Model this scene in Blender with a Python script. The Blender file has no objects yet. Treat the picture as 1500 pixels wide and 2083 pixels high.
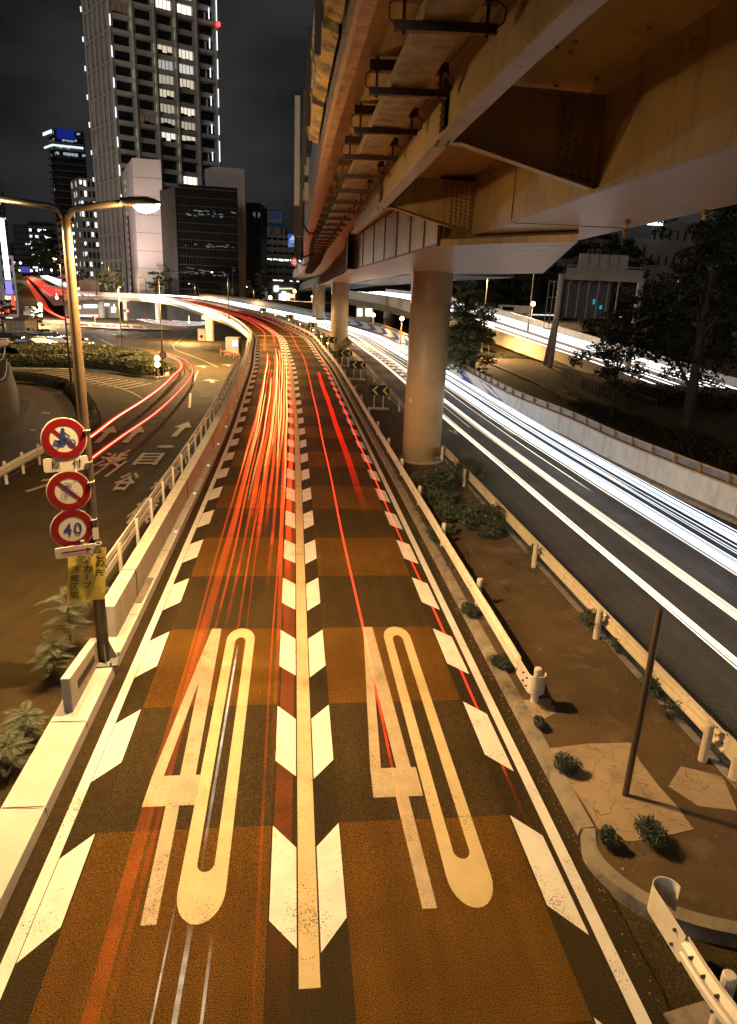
import bpy, math, random
from mathutils import Vector, Matrix
random.seed(7)
SC = bpy.context.scene
COL = SC.collection
# ------------------------------------------------------------------ camera
CAMH = 7.0
PCX, PCY, FPX = 750.0, 1041.5, 1374.0            # principal point and focal length of the 1500 x 2083 photograph
_d = Vector((565.0 - PCX, 5373.0 - PCY, FPX)).normalized()   # direction of the vertical vanishing point
_up = -_d
_f = Vector((0, 0, 1)); _Y = (_f - _up * _f.dot(_up)).normalized()
_X = _Y.cross(_up)
if _X.x < 0: _X = -_X
cam = bpy.data.cameras.new("camera"); camo = bpy.data.objects.new("camera", cam); COL.objects.link(camo)
cam.sensor_fit = 'VERTICAL'; cam.sensor_height = 36.0; cam.lens = 36.0 * FPX / 2083.0
cam.clip_start = 0.1; cam.clip_end = 5000
def w2(v): return Vector((_X.dot(v), _Y.dot(v), _up.dot(v)))
cr, cu, cb = w2(Vector((1, 0, 0))), w2(Vector((0, -1, 0))), w2(Vector((0, 0, -1)))
camo.matrix_world = Matrix(((cr.x, cu.x, cb.x, 0), (cr.y, cu.y, cb.y, 0), (cr.z, cu.z, cb.z, CAMH), (0, 0, 0, 1)))
SC.camera = camo
SC.render.resolution_x = 737; SC.render.resolution_y = 1024
# ------------------------------------------------------------------ sky: night, thin lit cloud
W = bpy.data.worlds.new("World"); SC.world = W; W.use_nodes = True
nt = W.node_tree; nt.nodes.clear()
def N(t, **k):
    n = nt.nodes.new(t)
    for a, b in k.items(): setattr(n, a, b)
    return n
out = N('ShaderNodeOutputWorld'); bg = N('ShaderNodeBackground'); nt.links.new(bg.outputs[0], out.inputs[0])
sky = N('ShaderNodeTexSky'); sky.sky_type = 'NISHITA'; sky.sun_disc = False
sky.sun_elevation = math.radians(-4); sky.sun_rotation = math.radians(200)
tc = N('ShaderNodeTexCoord'); mp = N('ShaderNodeMapping'); mp.inputs['Scale'].default_value = (1.3, 1.3, 2.6)
no = N('ShaderNodeTexNoise'); no.inputs['Scale'].default_value = 1.6; no.inputs['Detail'].default_value = 6; no.inputs['Roughness'].default_value = .5
nt.links.new(tc.outputs['Generated'], mp.inputs[0]); nt.links.new(mp.outputs[0], no.inputs[0])
rm = N('ShaderNodeValToRGB'); rm.color_ramp.elements[0].position = .47; rm.color_ramp.elements[1].position = .68
rm.color_ramp.elements[0].color = (.0, .0, .0, 1); rm.color_ramp.elements[1].color = (.026, .025, .0245, 1)
nt.links.new(no.outputs['Fac'], rm.inputs[0])
sx = N('ShaderNodeSeparateXYZ'); nt.links.new(tc.outputs['Generated'], sx.inputs[0])
r2 = N('ShaderNodeValToRGB'); r2.color_ramp.elements[0].position = 0.0; r2.color_ramp.elements[0].color = (.017, .0165, .0165, 1)
r2.color_ramp.elements[1].position = .4; r2.color_ramp.elements[1].color = (.0035, .0036, .004, 1)
nt.links.new(sx.outputs[2], r2.inputs[0])
ad = N('ShaderNodeMixRGB', blend_type='ADD'); ad.inputs[0].default_value = 1
nt.links.new(r2.outputs[0], ad.inputs[1]); nt.links.new(rm.outputs[0], ad.inputs[2])
sk = N('ShaderNodeMixRGB', blend_type='ADD'); sk.inputs[0].default_value = .01
nt.links.new(ad.outputs[0], sk.inputs[1]); nt.links.new(sky.outputs[0], sk.inputs[2])
nt.links.new(sk.outputs[0], bg.inputs[0]); bg.inputs[1].default_value = 1.0
# weak fill sun added behind the camera to lift facades and sign faces
def sunlamp(strength, color, direction, angle):
    l = bpy.data.lights.new("fill_sun", 'SUN'); l.energy = strength; l.color = color; l.angle = math.radians(angle)
    o = bpy.data.objects.new("fill_sun", l); COL.objects.link(o)
    o.rotation_euler = Vector(direction).to_track_quat('-Z', 'Y').to_euler()
sunlamp(0.38, (1.0, .9, .8), (.45, .85, -.3), 20)
SC.view_settings.view_transform = 'Standard'; SC.view_settings.look = 'None'; SC.view_settings.exposure = 0.0; SC.view_settings.gamma = 1
SC.cycles.max_bounces = 8; SC.cycles.transparent_max_bounces = 40; SC.cycles.sample_clamp_indirect = 4; SC.cycles.caustics_reflective = False
SC.cycles.use_denoising = True
# ------------------------------------------------------------------ pixel -> place helpers
def ray(px, py): return w2(Vector((px - PCX, py - PCY, FPX)))
def G(px, py, z=0.0):
    r = ray(px, py); t = (z - CAMH) / r.z
    return Vector((r.x * t, r.y * t, z))
def atY(px, py, y):
    r = ray(px, py); t = y / r.y
    return Vector((r.x * t, y, CAMH + r.z * t))
def proj(p):
    v = Vector((p[0], p[1], p[2] - CAMH)); x, y, z = cr.dot(v), -cu.dot(v), -cb.dot(v)
    return PCX + FPX * x / z, PCY + FPX * y / z
def zd(y): return 0.0 if y < 24 else (.025 * (y - 24) ** 2 / 16 if y < 32 else .025 * (y - 28))
def zg(y):
    if y < 18: return 0.0
    if y < 135: return -3.0 * (y - 18) / 117
    if y < 240: return -3.0
    return -3.0 + .062 * (y - 240)
def S(px, py, dz=0.0, zf=None):
    zf = zf or zd
    r = ray(px, py); y = 2.5; prev = None
    while y < 900:
        t = y / r.y; g = CAMH + r.z * t - zf(y) - dz
        if g <= 0:
            if prev: y0, g0 = prev; y = y0 + (y - y0) * g0 / (g0 - g)
            t = y / r.y; return Vector((r.x * t, y, zf(y) + dz))
        prev = (y, g); y += .2 if y < 60 else 1.0
    return Vector((r.x * t, y, zf(y) + dz))
def SG(px, py, dz=0.0): return S(px, py, dz, zg)
def horizon(px): return 584 + .0427 * px
def HX(px, y):
    p = atY(px, horizon(px), y); return p.x
# ------------------------------------------------------------------ object helpers
def tag(o, label=None, cat=None, group=None, kind=None):
    if label: o['label'] = label
    if cat: o['category'] = cat
    if group: o['group'] = group
    if kind: o['kind'] = kind
    return o
def empty(name, loc, label=None, cat=None, group=None, rz=0):
    o = bpy.data.objects.new(name, None); COL.objects.link(o); o.location = loc; o.rotation_euler = (0, 0, rz)
    o.empty_display_size = .2
    return tag(o, label, cat, group)
class MB:
    def __init__(s): s.v = []; s.f = []; s.uv = []; s.mi = []; s.cur = 0
    def vert(s, p, uv=(0, 0)): s.v.append(tuple(p)); s.uv.append(uv); return len(s.v) - 1
    def face(s, *pts, uvs=None):
        ids = [s.vert(p, uvs[i] if uvs else (0, 0)) for i, p in enumerate(pts)]
        s.f.append(ids); s.mi.append(s.cur); return s
    def idx(s, ids): s.f.append(list(ids)); s.mi.append(s.cur)
    def box8(s, c):   # c: 4 bottom, 4 top
        b = len(s.v)
        for p in c: s.vert(p)
        for q in ((0, 3, 2, 1), (4, 5, 6, 7), (0, 1, 5, 4), (1, 2, 6, 5), (2, 3, 7, 6), (3, 0, 4, 7)): s.idx([b + i for i in q])
        return s
    def box(s, c, sz, rz=0, bev=0):
        cx, cy, cz = c; hx, hy, hz = sz[0] / 2, sz[1] / 2, sz[2] / 2; ca, sa = math.cos(rz), math.sin(rz)
        def R(x, y, z): return (cx + x * ca - y * sa, cy + x * sa + y * ca, cz + z)
        return s.box8([R(-hx, -hy, -hz), R(hx, -hy, -hz), R(hx, hy, -hz), R(-hx, hy, -hz), R(-hx, -hy, hz), R(hx, -hy, hz), R(hx, hy, hz), R(-hx, hy, hz)])
    def bar(s, a, b, w, h, upv=(0, 0, 1)):
        a, b = Vector(a), Vector(b); d = (b - a).normalized(); u = Vector(upv)
        sd = d.cross(u)
        if sd.length < 1e-4: sd = d.cross(Vector((1, 0, 0)))
        sd.normalize(); u = sd.cross(d); sd *= w / 2; u = u * (h / 2)
        return s.box8([a - sd - u, a + sd - u, b + sd - u, b - sd - u, a - sd + u, a + sd + u, b + sd + u, b - sd + u])
    def tube(s, pts, r, seg=8, cap=True, flat=1.0):
        pts = [Vector(p) for p in pts]; n = len(pts); rr = r if isinstance(r, (list, tuple)) else [r] * n
        b0 = len(s.v); pu = None
        for i, p in enumerate(pts):
            d = (pts[min(i + 1, n - 1)] - pts[max(i - 1, 0)]).normalized()
            u = pu if pu else (Vector((0, 0, 1)) if abs(d.z) < .9 else Vector((1, 0, 0)))
            sd = d.cross(u).normalized(); u = sd.cross(d).normalized(); pu = u
            for k in range(seg):
                a = 2 * math.pi * k / seg
                s.vert(p + sd * math.cos(a) * rr[i] + u * math.sin(a) * rr[i] * flat, (k / seg, i))
        for i in range(n - 1):
            for k in range(seg):
                s.idx([b0 + i * seg + k, b0 + i * seg + (k + 1) % seg, b0 + (i + 1) * seg + (k + 1) % seg, b0 + (i + 1) * seg + k])
        if cap:
            s.idx([b0 + k for k in range(seg)][::-1]); s.idx([b0 + (n - 1) * seg + k for k in range(seg)])
        return s
    def cyl(s, c, r, h, seg=16): return s.tube([c, (c[0], c[1], c[2] + h)], r, seg)
    def strip(s, A, B, uvA=None, uvB=None):
        b = len(s.v); n = len(A)
        for i in range(n): s.vert(A[i], uvA[i] if uvA else (0, 0)); s.vert(B[i], uvB[i] if uvB else (1, 0))
        for i in range(n - 1): s.idx([b + 2 * i, b + 2 * i + 1, b + 2 * i + 3, b + 2 * i + 2])
        return s
    def poly(s, pts): 
        b = len(s.v)
        for p in pts: s.vert(p)
        s.idx(range(b, b + len(pts))); return s
    def prism(s, pts, vec):
        n = len(pts); b = len(s.v); v = Vector(vec)
        for p in pts: s.vert(p)
        for p in pts: s.vert(Vector(p) + v)
        s.idx(range(b, b + n)); s.idx(list(range(b + n, b + 2 * n))[::-1])
        for i in range(n): j = (i + 1) % n; s.idx([b + i, b + n + i, b + n + j, b + j])
        return s
    def sphere(s, c, r, seg=10, rings=6, sz=1.0):
        pts = []; rr = []
        for i in range(rings + 1):
            a = -math.pi / 2 + math.pi * i / rings
            pts.append((c[0], c[1], c[2] + math.sin(a) * r * sz)); rr.append(max(1e-3, math.cos(a) * r))
        b0 = len(s.v)
        for p, q in zip(pts, rr):
            for k in range(seg):
                an = 2 * math.pi * k / seg; s.vert((p[0] + math.cos(an) * q, p[1] + math.sin(an) * q, p[2]))
        for i in range(rings):
            for k in range(seg): s.idx([b0 + i * seg + k, b0 + i * seg + (k + 1) % seg, b0 + (i + 1) * seg + (k + 1) % seg, b0 + (i + 1) * seg + k])
        return s
    def mesh(s, name, mats):
        me = bpy.data.meshes.new(name); me.from_pydata(s.v, [], s.f)
        mats = mats if isinstance(mats, (list, tuple)) else [mats]
        for m in mats: me.materials.append(m)
        if any(s.mi): me.polygons.foreach_set('material_index', s.mi)
        ul = me.uv_layers.new(name='UVMap')
        flat = []
        for f in s.f:
            for i in f: flat += list(s.uv[i])
        ul.data.foreach_set('uv', flat)
        me.update(); return me
    def build(s, name, mats, parent=None, smooth=False, bevel=0, label=None, cat=None, group=None, kind=None):
        me = s.mesh(name, mats)
        o = bpy.data.objects.new(name, me); COL.objects.link(o)
        if parent:
            o.parent = parent
            o.matrix_parent_inverse = Matrix.Identity(4)
            if parent.get('_w', 0): pass
        if smooth:
            me.polygons.foreach_set('use_smooth', [True] * len(me.polygons))
        if bevel:
            m = o.modifiers.new('bevel', 'BEVEL'); m.width = bevel; m.segments = 2; m.limit_method = 'ANGLE'; m.angle_limit = math.radians(40)
        tag(o, label, cat, group, kind); return o
# things built in world coordinates: an empty at origin of the thing, meshes shifted to be local to it
def put(mb, name, mats, root, **k):
    """build a mesh given in world coordinates as child of root (root has no scale)"""
    M = (Matrix.Translation(root.location) @ root.rotation_euler.to_matrix().to_4x4()).inverted()
    pr = root.parent
    if pr is not None: M = M @ (Matrix.Translation(pr.location) @ pr.rotation_euler.to_matrix().to_4x4()).inverted()
    mb.v = [tuple(M @ Vector(v)) for v in mb.v]
    return mb.build(name, mats, root, **k)
def copy_tree(o, parent=None):
    c = o.copy(); COL.objects.link(c)
    if parent: c.parent = parent
    for ch in [x for x in COL.objects if x.parent == o]: copy_tree(ch, c)
    return c
class Curve:
    def __init__(s, pts, step=.5, dense=True):
        P = [Vector(p) for p in pts]
        P = [P[0] * 2 - P[1]] + P + [P[-1] * 2 - P[-2]]
        out = []
        for i in range(1, len(P) - 2):
            a, b, c, d = P[i - 1], P[i], P[i + 1], P[i + 2]
            # centripetal Catmull-Rom
            t0 = 0; t1 = t0 + max(1e-3, (b - a).length ** .5); t2 = t1 + max(1e-3, (c - b).length ** .5); t3 = t2 + max(1e-3, (d - c).length ** .5)
            n = max(2, int((c - b).length / step))
            for k in range(n):
                t = t1 + (t2 - t1) * k / n
                A1 = a * ((t1 - t) / (t1 - t0)) + b * ((t - t0) / (t1 - t0)); A2 = b * ((t2 - t) / (t2 - t1)) + c * ((t - t1) / (t2 - t1)); A3 = c * ((t3 - t) / (t3 - t2)) + d * ((t - t2) / (t3 - t2))
                B1 = A1 * ((t2 - t) / (t2 - t0)) + A2 * ((t - t0) / (t2 - t0)); B2 = A2 * ((t3 - t) / (t3 - t1)) + A3 * ((t - t1) / (t3 - t1))
                out.append(B1 * ((t2 - t) / (t2 - t1)) + B2 * ((t - t1) / (t2 - t1)))
        out.append(P[-2]); s.p = out; s.s = [0.0]
        for i in range(1, len(out)): s.s.append(s.s[-1] + (out[i] - out[i - 1]).length)
        s.len = s.s[-1]
        nn = len(out); raw = [(out[min(i + 1, nn - 1)] - out[max(i - 1, 0)]) for i in range(nn)]
        s.d = []
        for i in range(nn):
            v = Vector((0, 0, 0))
            for j in range(max(0, i - 4), min(nn, i + 5)): v += raw[j].normalized()
            v.z = 0; s.d.append(v.normalized())
        s.s0 = 0
    def loc(s, q):
        q += s.s0
        if q <= 0: return s.p[0] + s.d[0] * q, s.d[0]
        if q >= s.len: return s.p[-1] + s.d[-1] * (q - s.len), s.d[-1]
        lo, hi = 0, len(s.s) - 1
        while hi - lo > 1:
            m = (lo + hi) // 2
            if s.s[m] <= q: lo = m
            else: hi = m
        t = (q - s.s[lo]) / max(1e-9, s.s[hi] - s.s[lo])
        return s.p[lo].lerp(s.p[hi], t), s.d[lo].lerp(s.d[hi], t).normalized()
    def P(s, q, t=0.0, z=0.0):
        p, d = s.loc(q); return Vector((p.x + d.y * t, p.y - d.x * t, p.z + z))
    def near(s, w, lo=None, hi=None):   # (s,t) of a world point
        best = 1e9; q = 0
        for i in range(len(s.p)):
            dd = (s.p[i].x - w.x) ** 2 + (s.p[i].y - w.y) ** 2
            if dd < best: best = dd; q = i
        for _ in range(3):
            p, d = s.loc(s.s[q] - s.s0 if _ == 0 else qq)
            qq = (s.s[q] - s.s0 if _ == 0 else qq) + (Vector((w.x, w.y, 0)) - Vector((p.x, p.y, 0))).dot(d)
        p, d = s.loc(qq); return qq, (w.x - p.x) * d.y - (w.y - p.y) * d.x
def rng(a, b, st):
    n = max(1, int(math.ceil((b - a) / st))); return [a + (b - a) * i / n for i in range(n + 1)]
def sweep(mb, cv, prof, a, b, st=1.0, close=True, cap=True):
    S_ = rng(a, b, st); n = len(prof); b0 = len(mb.v)
    for q in S_:
        for (t, z) in prof: mb.vert(cv.P(q, t, z), (t, q))
    for i in range(len(S_) - 1):
        for k in range(n if close else n - 1):
            j = (k + 1) % n; mb.idx([b0 + i * n + k, b0 + i * n + j, b0 + (i + 1) * n + j, b0 + (i + 1) * n + k])
    if cap and close:
        mb.idx([b0 + k for k in range(n)][::-1]); mb.idx([b0 + (len(S_) - 1) * n + k for k in range(n)])
    return mb
# ------------------------------------------------------------------ materials
def mat(name, color, rough=.6, metal=0.0, noise=None, bump=None, spec=.5, emit=None, estr=0, stain=None, uvspace=False, sampling=None):
    """noise=(scale, amount)  bump=(scale, strength)  stain=(scale, colour, low, high)"""
    m = bpy.data.materials.new(name); m.use_nodes = True; t = m.node_tree; L = t.links
    b = t.nodes['Principled BSDF']; b.inputs['Base Color'].default_value = (*color, 1); b.inputs['Roughness'].default_value = rough
    b.inputs['Metallic'].default_value = metal; b.inputs['Specular IOR Level'].default_value = spec
    tcn = t.nodes.new('ShaderNodeTexCoord'); co = tcn.outputs['Object']
    g = t.nodes.new('ShaderNodeNewGeometry'); co = g.outputs['Position']
    last = None
    if noise:
        n = t.nodes.new('ShaderNodeTexNoise'); n.inputs['Scale'].default_value = noise[0]; n.inputs['Detail'].default_value = 5; L.new(co, n.inputs['Vector'])
        mr = t.nodes.new('ShaderNodeMapRange'); mr.inputs[1].default_value = .3; mr.inputs[2].default_value = .7; mr.inputs[3].default_value = 1 - noise[1]; mr.inputs[4].default_value = 1 + noise[1]
        L.new(n.outputs['Fac'], mr.inputs[0])
        mx = t.nodes.new('ShaderNodeMixRGB'); mx.blend_type = 'MULTIPLY'; mx.inputs[0].default_value = 1; mx.inputs[1].default_value = (*color, 1); L.new(mr.outputs[0], mx.inputs[2]); last = mx.outputs[0]
    if stain:
        n = t.nodes.new('ShaderNodeTexNoise'); n.inputs['Scale'].default_value = stain[0]; n.inputs['Detail'].default_value = 8; n.inputs['Roughness'].default_value = .65; L.new(co, n.inputs['Vector'])
        mr = t.nodes.new('ShaderNodeMapRange'); mr.inputs[1].default_value = stain[2]; mr.inputs[2].default_value = stain[3]; L.new(n.outputs['Fac'], mr.inputs[0])
        mx = t.nodes.new('ShaderNodeMixRGB'); L.new(mr.outputs[0], mx.inputs[0])
        if last: L.new(last, mx.inputs[1])
        else: mx.inputs[1].default_value = (*color, 1)
        mx.inputs[2].default_value = (*stain[1], 1); last = mx.outputs[0]
    if last: L.new(last, b.inputs['Base Color'])
    if bump:
        n = t.nodes.new('ShaderNodeTexNoise'); n.inputs['Scale'].default_value = bump[0]; n.inputs['Detail'].default_value = 4; L.new(co, n.inputs['Vector'])
        bp = t.nodes.new('ShaderNodeBump'); bp.inputs['Strength'].default_value = bump[1]; bp.inputs['Distance'].default_value = .02; L.new(n.outputs['Fac'], bp.inputs['Height']); L.new(bp.outputs[0], b.inputs['Normal'])
    if emit: b.inputs['Emission Color'].default_value = (*emit, 1); b.inputs['Emission Strength'].default_value = estr
    if sampling: m.cycles.emission_sampling = sampling
    return m
def emat(name, color, strength, add=False, sampling='AUTO'):
    m = bpy.data.materials.new(name); m.use_nodes = True; t = m.node_tree; t.nodes.clear()
    o = t.nodes.new('ShaderNodeOutputMaterial'); e = t.nodes.new('ShaderNodeEmission'); e.inputs[0].default_value = (*color, 1); e.inputs[1].default_value = strength
    if add:
        tr = t.nodes.new('ShaderNodeBsdfTransparent'); a = t.nodes.new('ShaderNodeAddShader'); t.links.new(tr.outputs[0], a.inputs[0]); t.links.new(e.outputs[0], a.inputs[1]); t.links.new(a.outputs[0], o.inputs[0])
    else: t.links.new(e.outputs[0], o.inputs[0])
    m.cycles.emission_sampling = sampling
    return m
SOD = (1.0, .61, .24)
MT = {}
MT['conc'] = mat('concrete', (.52, .48, .42), .75, noise=(1.3, .14), bump=(30, .35), stain=(2.2, (.25, .22, .19), .56, .78))
MT['concd'] = mat('old_concrete', (.26, .22, .17), .8, noise=(2.5, .25), bump=(18, .5), stain=(3.0, (.09, .08, .07), .5, .7))
MT['white'] = mat('white_paint', (.76, .7, .6), .45, noise=(4, .08), stain=(1.6, (.4, .33, .25), .62, .85))
MT['cream'] = mat('cream_steel', (.6, .52, .38), .45, noise=(1.5, .1), stain=(1.2, (.3, .22, .13), .6, .85), bump=(3, .05))
MT['dirtyst'] = mat('viaduct_steel', (.36, .25, .11), .38, noise=(.9, .16), stain=(1.1, (.2, .14, .08), .55, .8), bump=(2, .08))
MT['soffst'] = mat('viaduct_underside', (.5, .32, .15), .3, noise=(.9, .12), stain=(2.1, (.3, .22, .13), .55, .8), bump=(6, .08))
MT['bluest'] = mat('grey_blue_steel', (.16, .165, .2), .4, noise=(1.2, .12), stain=(2, (.08, .07, .08), .55, .8))
MT['rust'] = mat('dark_brown_steel', (.06, .032, .02), .6, noise=(8, .3))
MT['pole'] = mat('brown_pole_paint', (.06, .04, .022), .36, noise=(5, .15), spec=.6)
MT['polegrey'] = mat('grey_pole_paint', (.3, .29, .27), .45, noise=(5, .12))
MT['galv'] = mat('galvanised_steel', (.42, .43, .45), .4, metal=.5, noise=(6, .15))
MT['dark'] = mat('black_plastic', (.015, .015, .017), .5)
MT['rubber'] = mat('tyre_rubber', (.02, .02, .02), .8)
MT['trunk'] = mat('bark', (.07, .05, .035), .9, noise=(6, .3), bump=(14, .6))
MT['glassd'] = mat('dark_window_glass', (.012, .012, .014), .12, spec=.8)
# ------------------------------------------------------------------ course of the roads (world metres)
O2 = Vector((-.4, 5.19, 0))
_c = [(-.4 + .118 * 16, 5.19 - 15.9, 0)] + [tuple(O2)] 
for px, py in [(604, 893), (597, 802), (591, 747), (582, 717), (572, 688), (556, 676), (540, 666), (520, 656), (500, 648), (480, 642), (440, 630), (400, 618), (360, 610)]:
    _c.append(tuple(S(px, py)))
for px, py, y in [(300, 604, 216), (215, 600, 236), (130, 588, 275), (95, 572, 380), (60, 553, 600)]:
    p = atY(px, py, y); _c.append((p.x, p.y, p.z))
MAIN = Curve(_c, .6)
# straight start must run through O2: set s=0 there
_s, _t = MAIN.near(O2); MAIN.s0 = _s
WALLC = [(1500, 975), (1370, 928), (1293, 897), (1200, 857), (1100, 810), (1041, 792), (968, 754), (909, 725), (836, 684), (777, 659), (704, 641), (620, 627), (567, 617), (513, 612), (460, 607), (407, 603)]
_w = [S(px, py, 1.45) for px, py in WALLC]
_w = [Vector((p.x, p.y, p.z - 1.45)) for p in _w]
# keep the far end parallel to the main carriageway
_w2 = [p for p in _w if p.y < 150]
_w2 = [_w2[0] + (_w2[0] - _w2[1]) * 4] + _w2
_w2[0].z = 0
for y in (185, 215, 250, 330, 560):
    q = min(rng(0, MAIN.len - MAIN.s0, 2), key=lambda s: abs(MAIN.P(s).y - y)); p = MAIN.P(q, 19.5 if y < 230 else 15); _w2.append(Vector((p.x, p.y, MAIN.P(q).z + .3)))
WALL = Curve(_w2, 1.0); WALL.s0 = WALL.near(Vector((13.05, 22.87, 0)))[0]
RAILL = [(1120, 1396), (1088, 1360), (1019, 1262), (926, 1126), (846, 995), (794, 915), (760, 858), (730, 810), (704, 766), (678, 722)]
RAILR = [(1498, 1530), (1415, 1441), (1236, 1262), (1131, 1147), (1000, 1005), (905, 905), (824, 829), (795, 801), (742, 745), (707, 713)]
_rl = [S(px, py, .75) for px, py in RAILL]; _rr = [S(px, py, .75) for px, py in RAILR]
_rl = [Vector((p.x, p.y, p.z - .75)) for p in _rl]; _rr = [Vector((p.x, p.y, p.z - .75)) for p in _rr]
def ext(lst, offs):
    for s in offs[0]:
        p = MAIN.P(s, offs[1]); lst.append(p)
    return lst
# ------------------------------------------------------------------ road materials
def road_mat(name, base, base2, brown, dark, mask, s0, half, uvside=0):
    """asphalt with coloured bands; uv = (t, s) in metres"""
    m = bpy.data.materials.new(name); m.use_nodes = True; t = m.node_tree; L = t.links; b = t.nodes['Principled BSDF']
    def nd(k, **kw):
        n = t.nodes.new(k)
        for a, v in kw.items(): setattr(n, a, v)
        return n
    def ma(op, a, b_=None, c=None):
        n = nd('ShaderNodeMath', operation=op)
        for i, x in enumerate((a, b_, c)):
            if x is None: continue
            if isinstance(x, (int, float)): n.inputs[i].default_value = x
            else: L.new(x, n.inputs[i])
        return n.outputs[0]
    uv = nd('ShaderNodeUVMap'); sp = nd('ShaderNodeSeparateXYZ'); L.new(uv.outputs[0], sp.inputs[0]); T, Sv = sp.outputs[0], sp.outputs[1]
    g = nd('ShaderNodeNewGeometry'); pos = g.outputs['Position']
    nz = nd('ShaderNodeTexNoise'); nz.inputs['Scale'].default_value = 70; nz.inputs['Detail'].default_value = 2; L.new(pos, nz.inputs[0])
    nb = nd('ShaderNodeTexNoise'); nb.inputs['Scale'].default_value = .7; nb.inputs['Detail'].default_value = 6; L.new(pos, nb.inputs[0])
    vo = nd('ShaderNodeTexVoronoi'); vo.inputs['Scale'].default_value = 90; L.new(pos, vo.inputs[0])
    # long wear along the wheel paths
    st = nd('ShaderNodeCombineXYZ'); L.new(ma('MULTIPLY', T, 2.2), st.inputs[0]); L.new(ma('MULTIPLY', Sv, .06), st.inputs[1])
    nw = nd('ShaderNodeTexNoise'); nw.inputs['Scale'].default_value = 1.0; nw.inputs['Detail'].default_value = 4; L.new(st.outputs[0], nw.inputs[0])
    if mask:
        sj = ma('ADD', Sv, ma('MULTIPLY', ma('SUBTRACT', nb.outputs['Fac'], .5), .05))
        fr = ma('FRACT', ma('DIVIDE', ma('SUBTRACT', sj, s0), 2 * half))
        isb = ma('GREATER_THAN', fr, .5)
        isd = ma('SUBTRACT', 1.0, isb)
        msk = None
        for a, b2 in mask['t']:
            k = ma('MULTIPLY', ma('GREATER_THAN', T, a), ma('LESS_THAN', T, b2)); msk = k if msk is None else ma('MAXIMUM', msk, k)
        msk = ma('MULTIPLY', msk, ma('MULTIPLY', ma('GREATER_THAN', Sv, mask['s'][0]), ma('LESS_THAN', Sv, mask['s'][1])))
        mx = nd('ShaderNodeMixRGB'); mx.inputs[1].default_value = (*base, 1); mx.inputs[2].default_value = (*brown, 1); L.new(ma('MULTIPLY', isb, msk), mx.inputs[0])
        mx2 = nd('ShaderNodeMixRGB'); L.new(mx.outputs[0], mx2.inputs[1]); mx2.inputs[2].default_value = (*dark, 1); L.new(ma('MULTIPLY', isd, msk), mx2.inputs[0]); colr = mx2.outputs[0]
    else:
        mx = nd('ShaderNodeMixRGB'); mx.inputs[1].default_value = (*base, 1); mx.inputs[2].default_value = (*base2, 1); L.new(nb.outputs['Fac'], mx.inputs[0]); colr = mx.outputs[0]
    mr = nd('ShaderNodeMapRange'); mr.inputs[1].default_value = .35; mr.inputs[2].default_value = .65; mr.inputs[3].default_value = .3; mr.inputs[4].default_value = 1.8; L.new(nz.outputs['Fac'], mr.inputs[0])
    m1 = nd('ShaderNodeMixRGB', blend_type='MULTIPLY'); m1.inputs[0].default_value = 1; L.new(colr, m1.inputs[1]); L.new(mr.outputs[0], m1.inputs[2])
    mr2 = nd('ShaderNodeMapRange'); mr2.inputs[1].default_value = .3; mr2.inputs[2].default_value = .7; mr2.inputs[3].default_value = .62; mr2.inputs[4].default_value = 1.36
    L.new(ma('ADD', ma('MULTIPLY', nb.outputs['Fac'], .5), ma('MULTIPLY', nw.outputs['Fac'], .5)), mr2.inputs[0])
    m2 = nd('ShaderNodeMixRGB', blend_type='MULTIPLY'); m2.inputs[0].default_value = 1; L.new(m1.outputs[0], m2.inputs[1]); L.new(mr2.outputs[0], m2.inputs[2])
    # sparse pale grit
    sp2 = nd('ShaderNodeTexNoise'); sp2.inputs['Scale'].default_value = 130; sp2.inputs['Detail'].default_value = 1; L.new(pos, sp2.inputs[0])
    gr = nd('ShaderNodeMapRange'); gr.inputs[1].default_value = .68; gr.inputs[2].default_value = .76; gr.inputs[4].default_value = .55; L.new(sp2.outputs['Fac'], gr.inputs[0])
    m3 = nd('ShaderNodeMixRGB'); L.new(gr.outputs[0], m3.inputs[0]); L.new(m2.outputs[0], m3.inputs[1]); m3.inputs[2].default_value = (.26, .2, .12, 1)
    L.new(m3.outputs[0], b.inputs['Base Color'])
    b.inputs['Roughness'].default_value = .8; b.inputs['Specular IOR Level'].default_value = .22
    bp = nd('ShaderNodeBump'); bp.inputs['Strength'].default_value = 1.0; bp.inputs['Distance'].default_value = .02
    L.new(ma('ADD', vo.outputs['Distance'], nz.outputs['Fac']), bp.inputs['Height']); L.new(bp.outputs[0], b.inputs['Normal'])
    return m
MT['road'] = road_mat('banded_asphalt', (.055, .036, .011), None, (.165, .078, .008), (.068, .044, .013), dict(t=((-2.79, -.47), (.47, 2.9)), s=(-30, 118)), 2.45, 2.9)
MT['road2'] = road_mat('grey_asphalt', (.095, .085, .078), (.085, .08, .078), (.17, .085, .04), (.07, .062, .055), dict(t=((6.7, 9.6),), s=(40, 120)), 42, 2.9)
MT['ground'] = road_mat('worn_asphalt', (.062, .041, .013), (.09, .06, .02), None, None, None, 0, 1)
MT['paint'] = mat('road_paint', (.76, .74, .72), .6, noise=(3, .09), bump=(60, .3), stain=(6, (.42, .36, .27), .6, .8))
MT['paintold'] = mat('worn_road_paint', (.47, .37, .25), .65, noise=(3, .12), bump=(60, .4), stain=(7, (.4, .31, .2), .55, .8))
MT['paintyel'] = mat('yellow_road_paint', (.58, .46, .26), .6, noise=(3, .1), bump=(60, .3), stain=(6, (.36, .24, .1), .6, .8))
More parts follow.
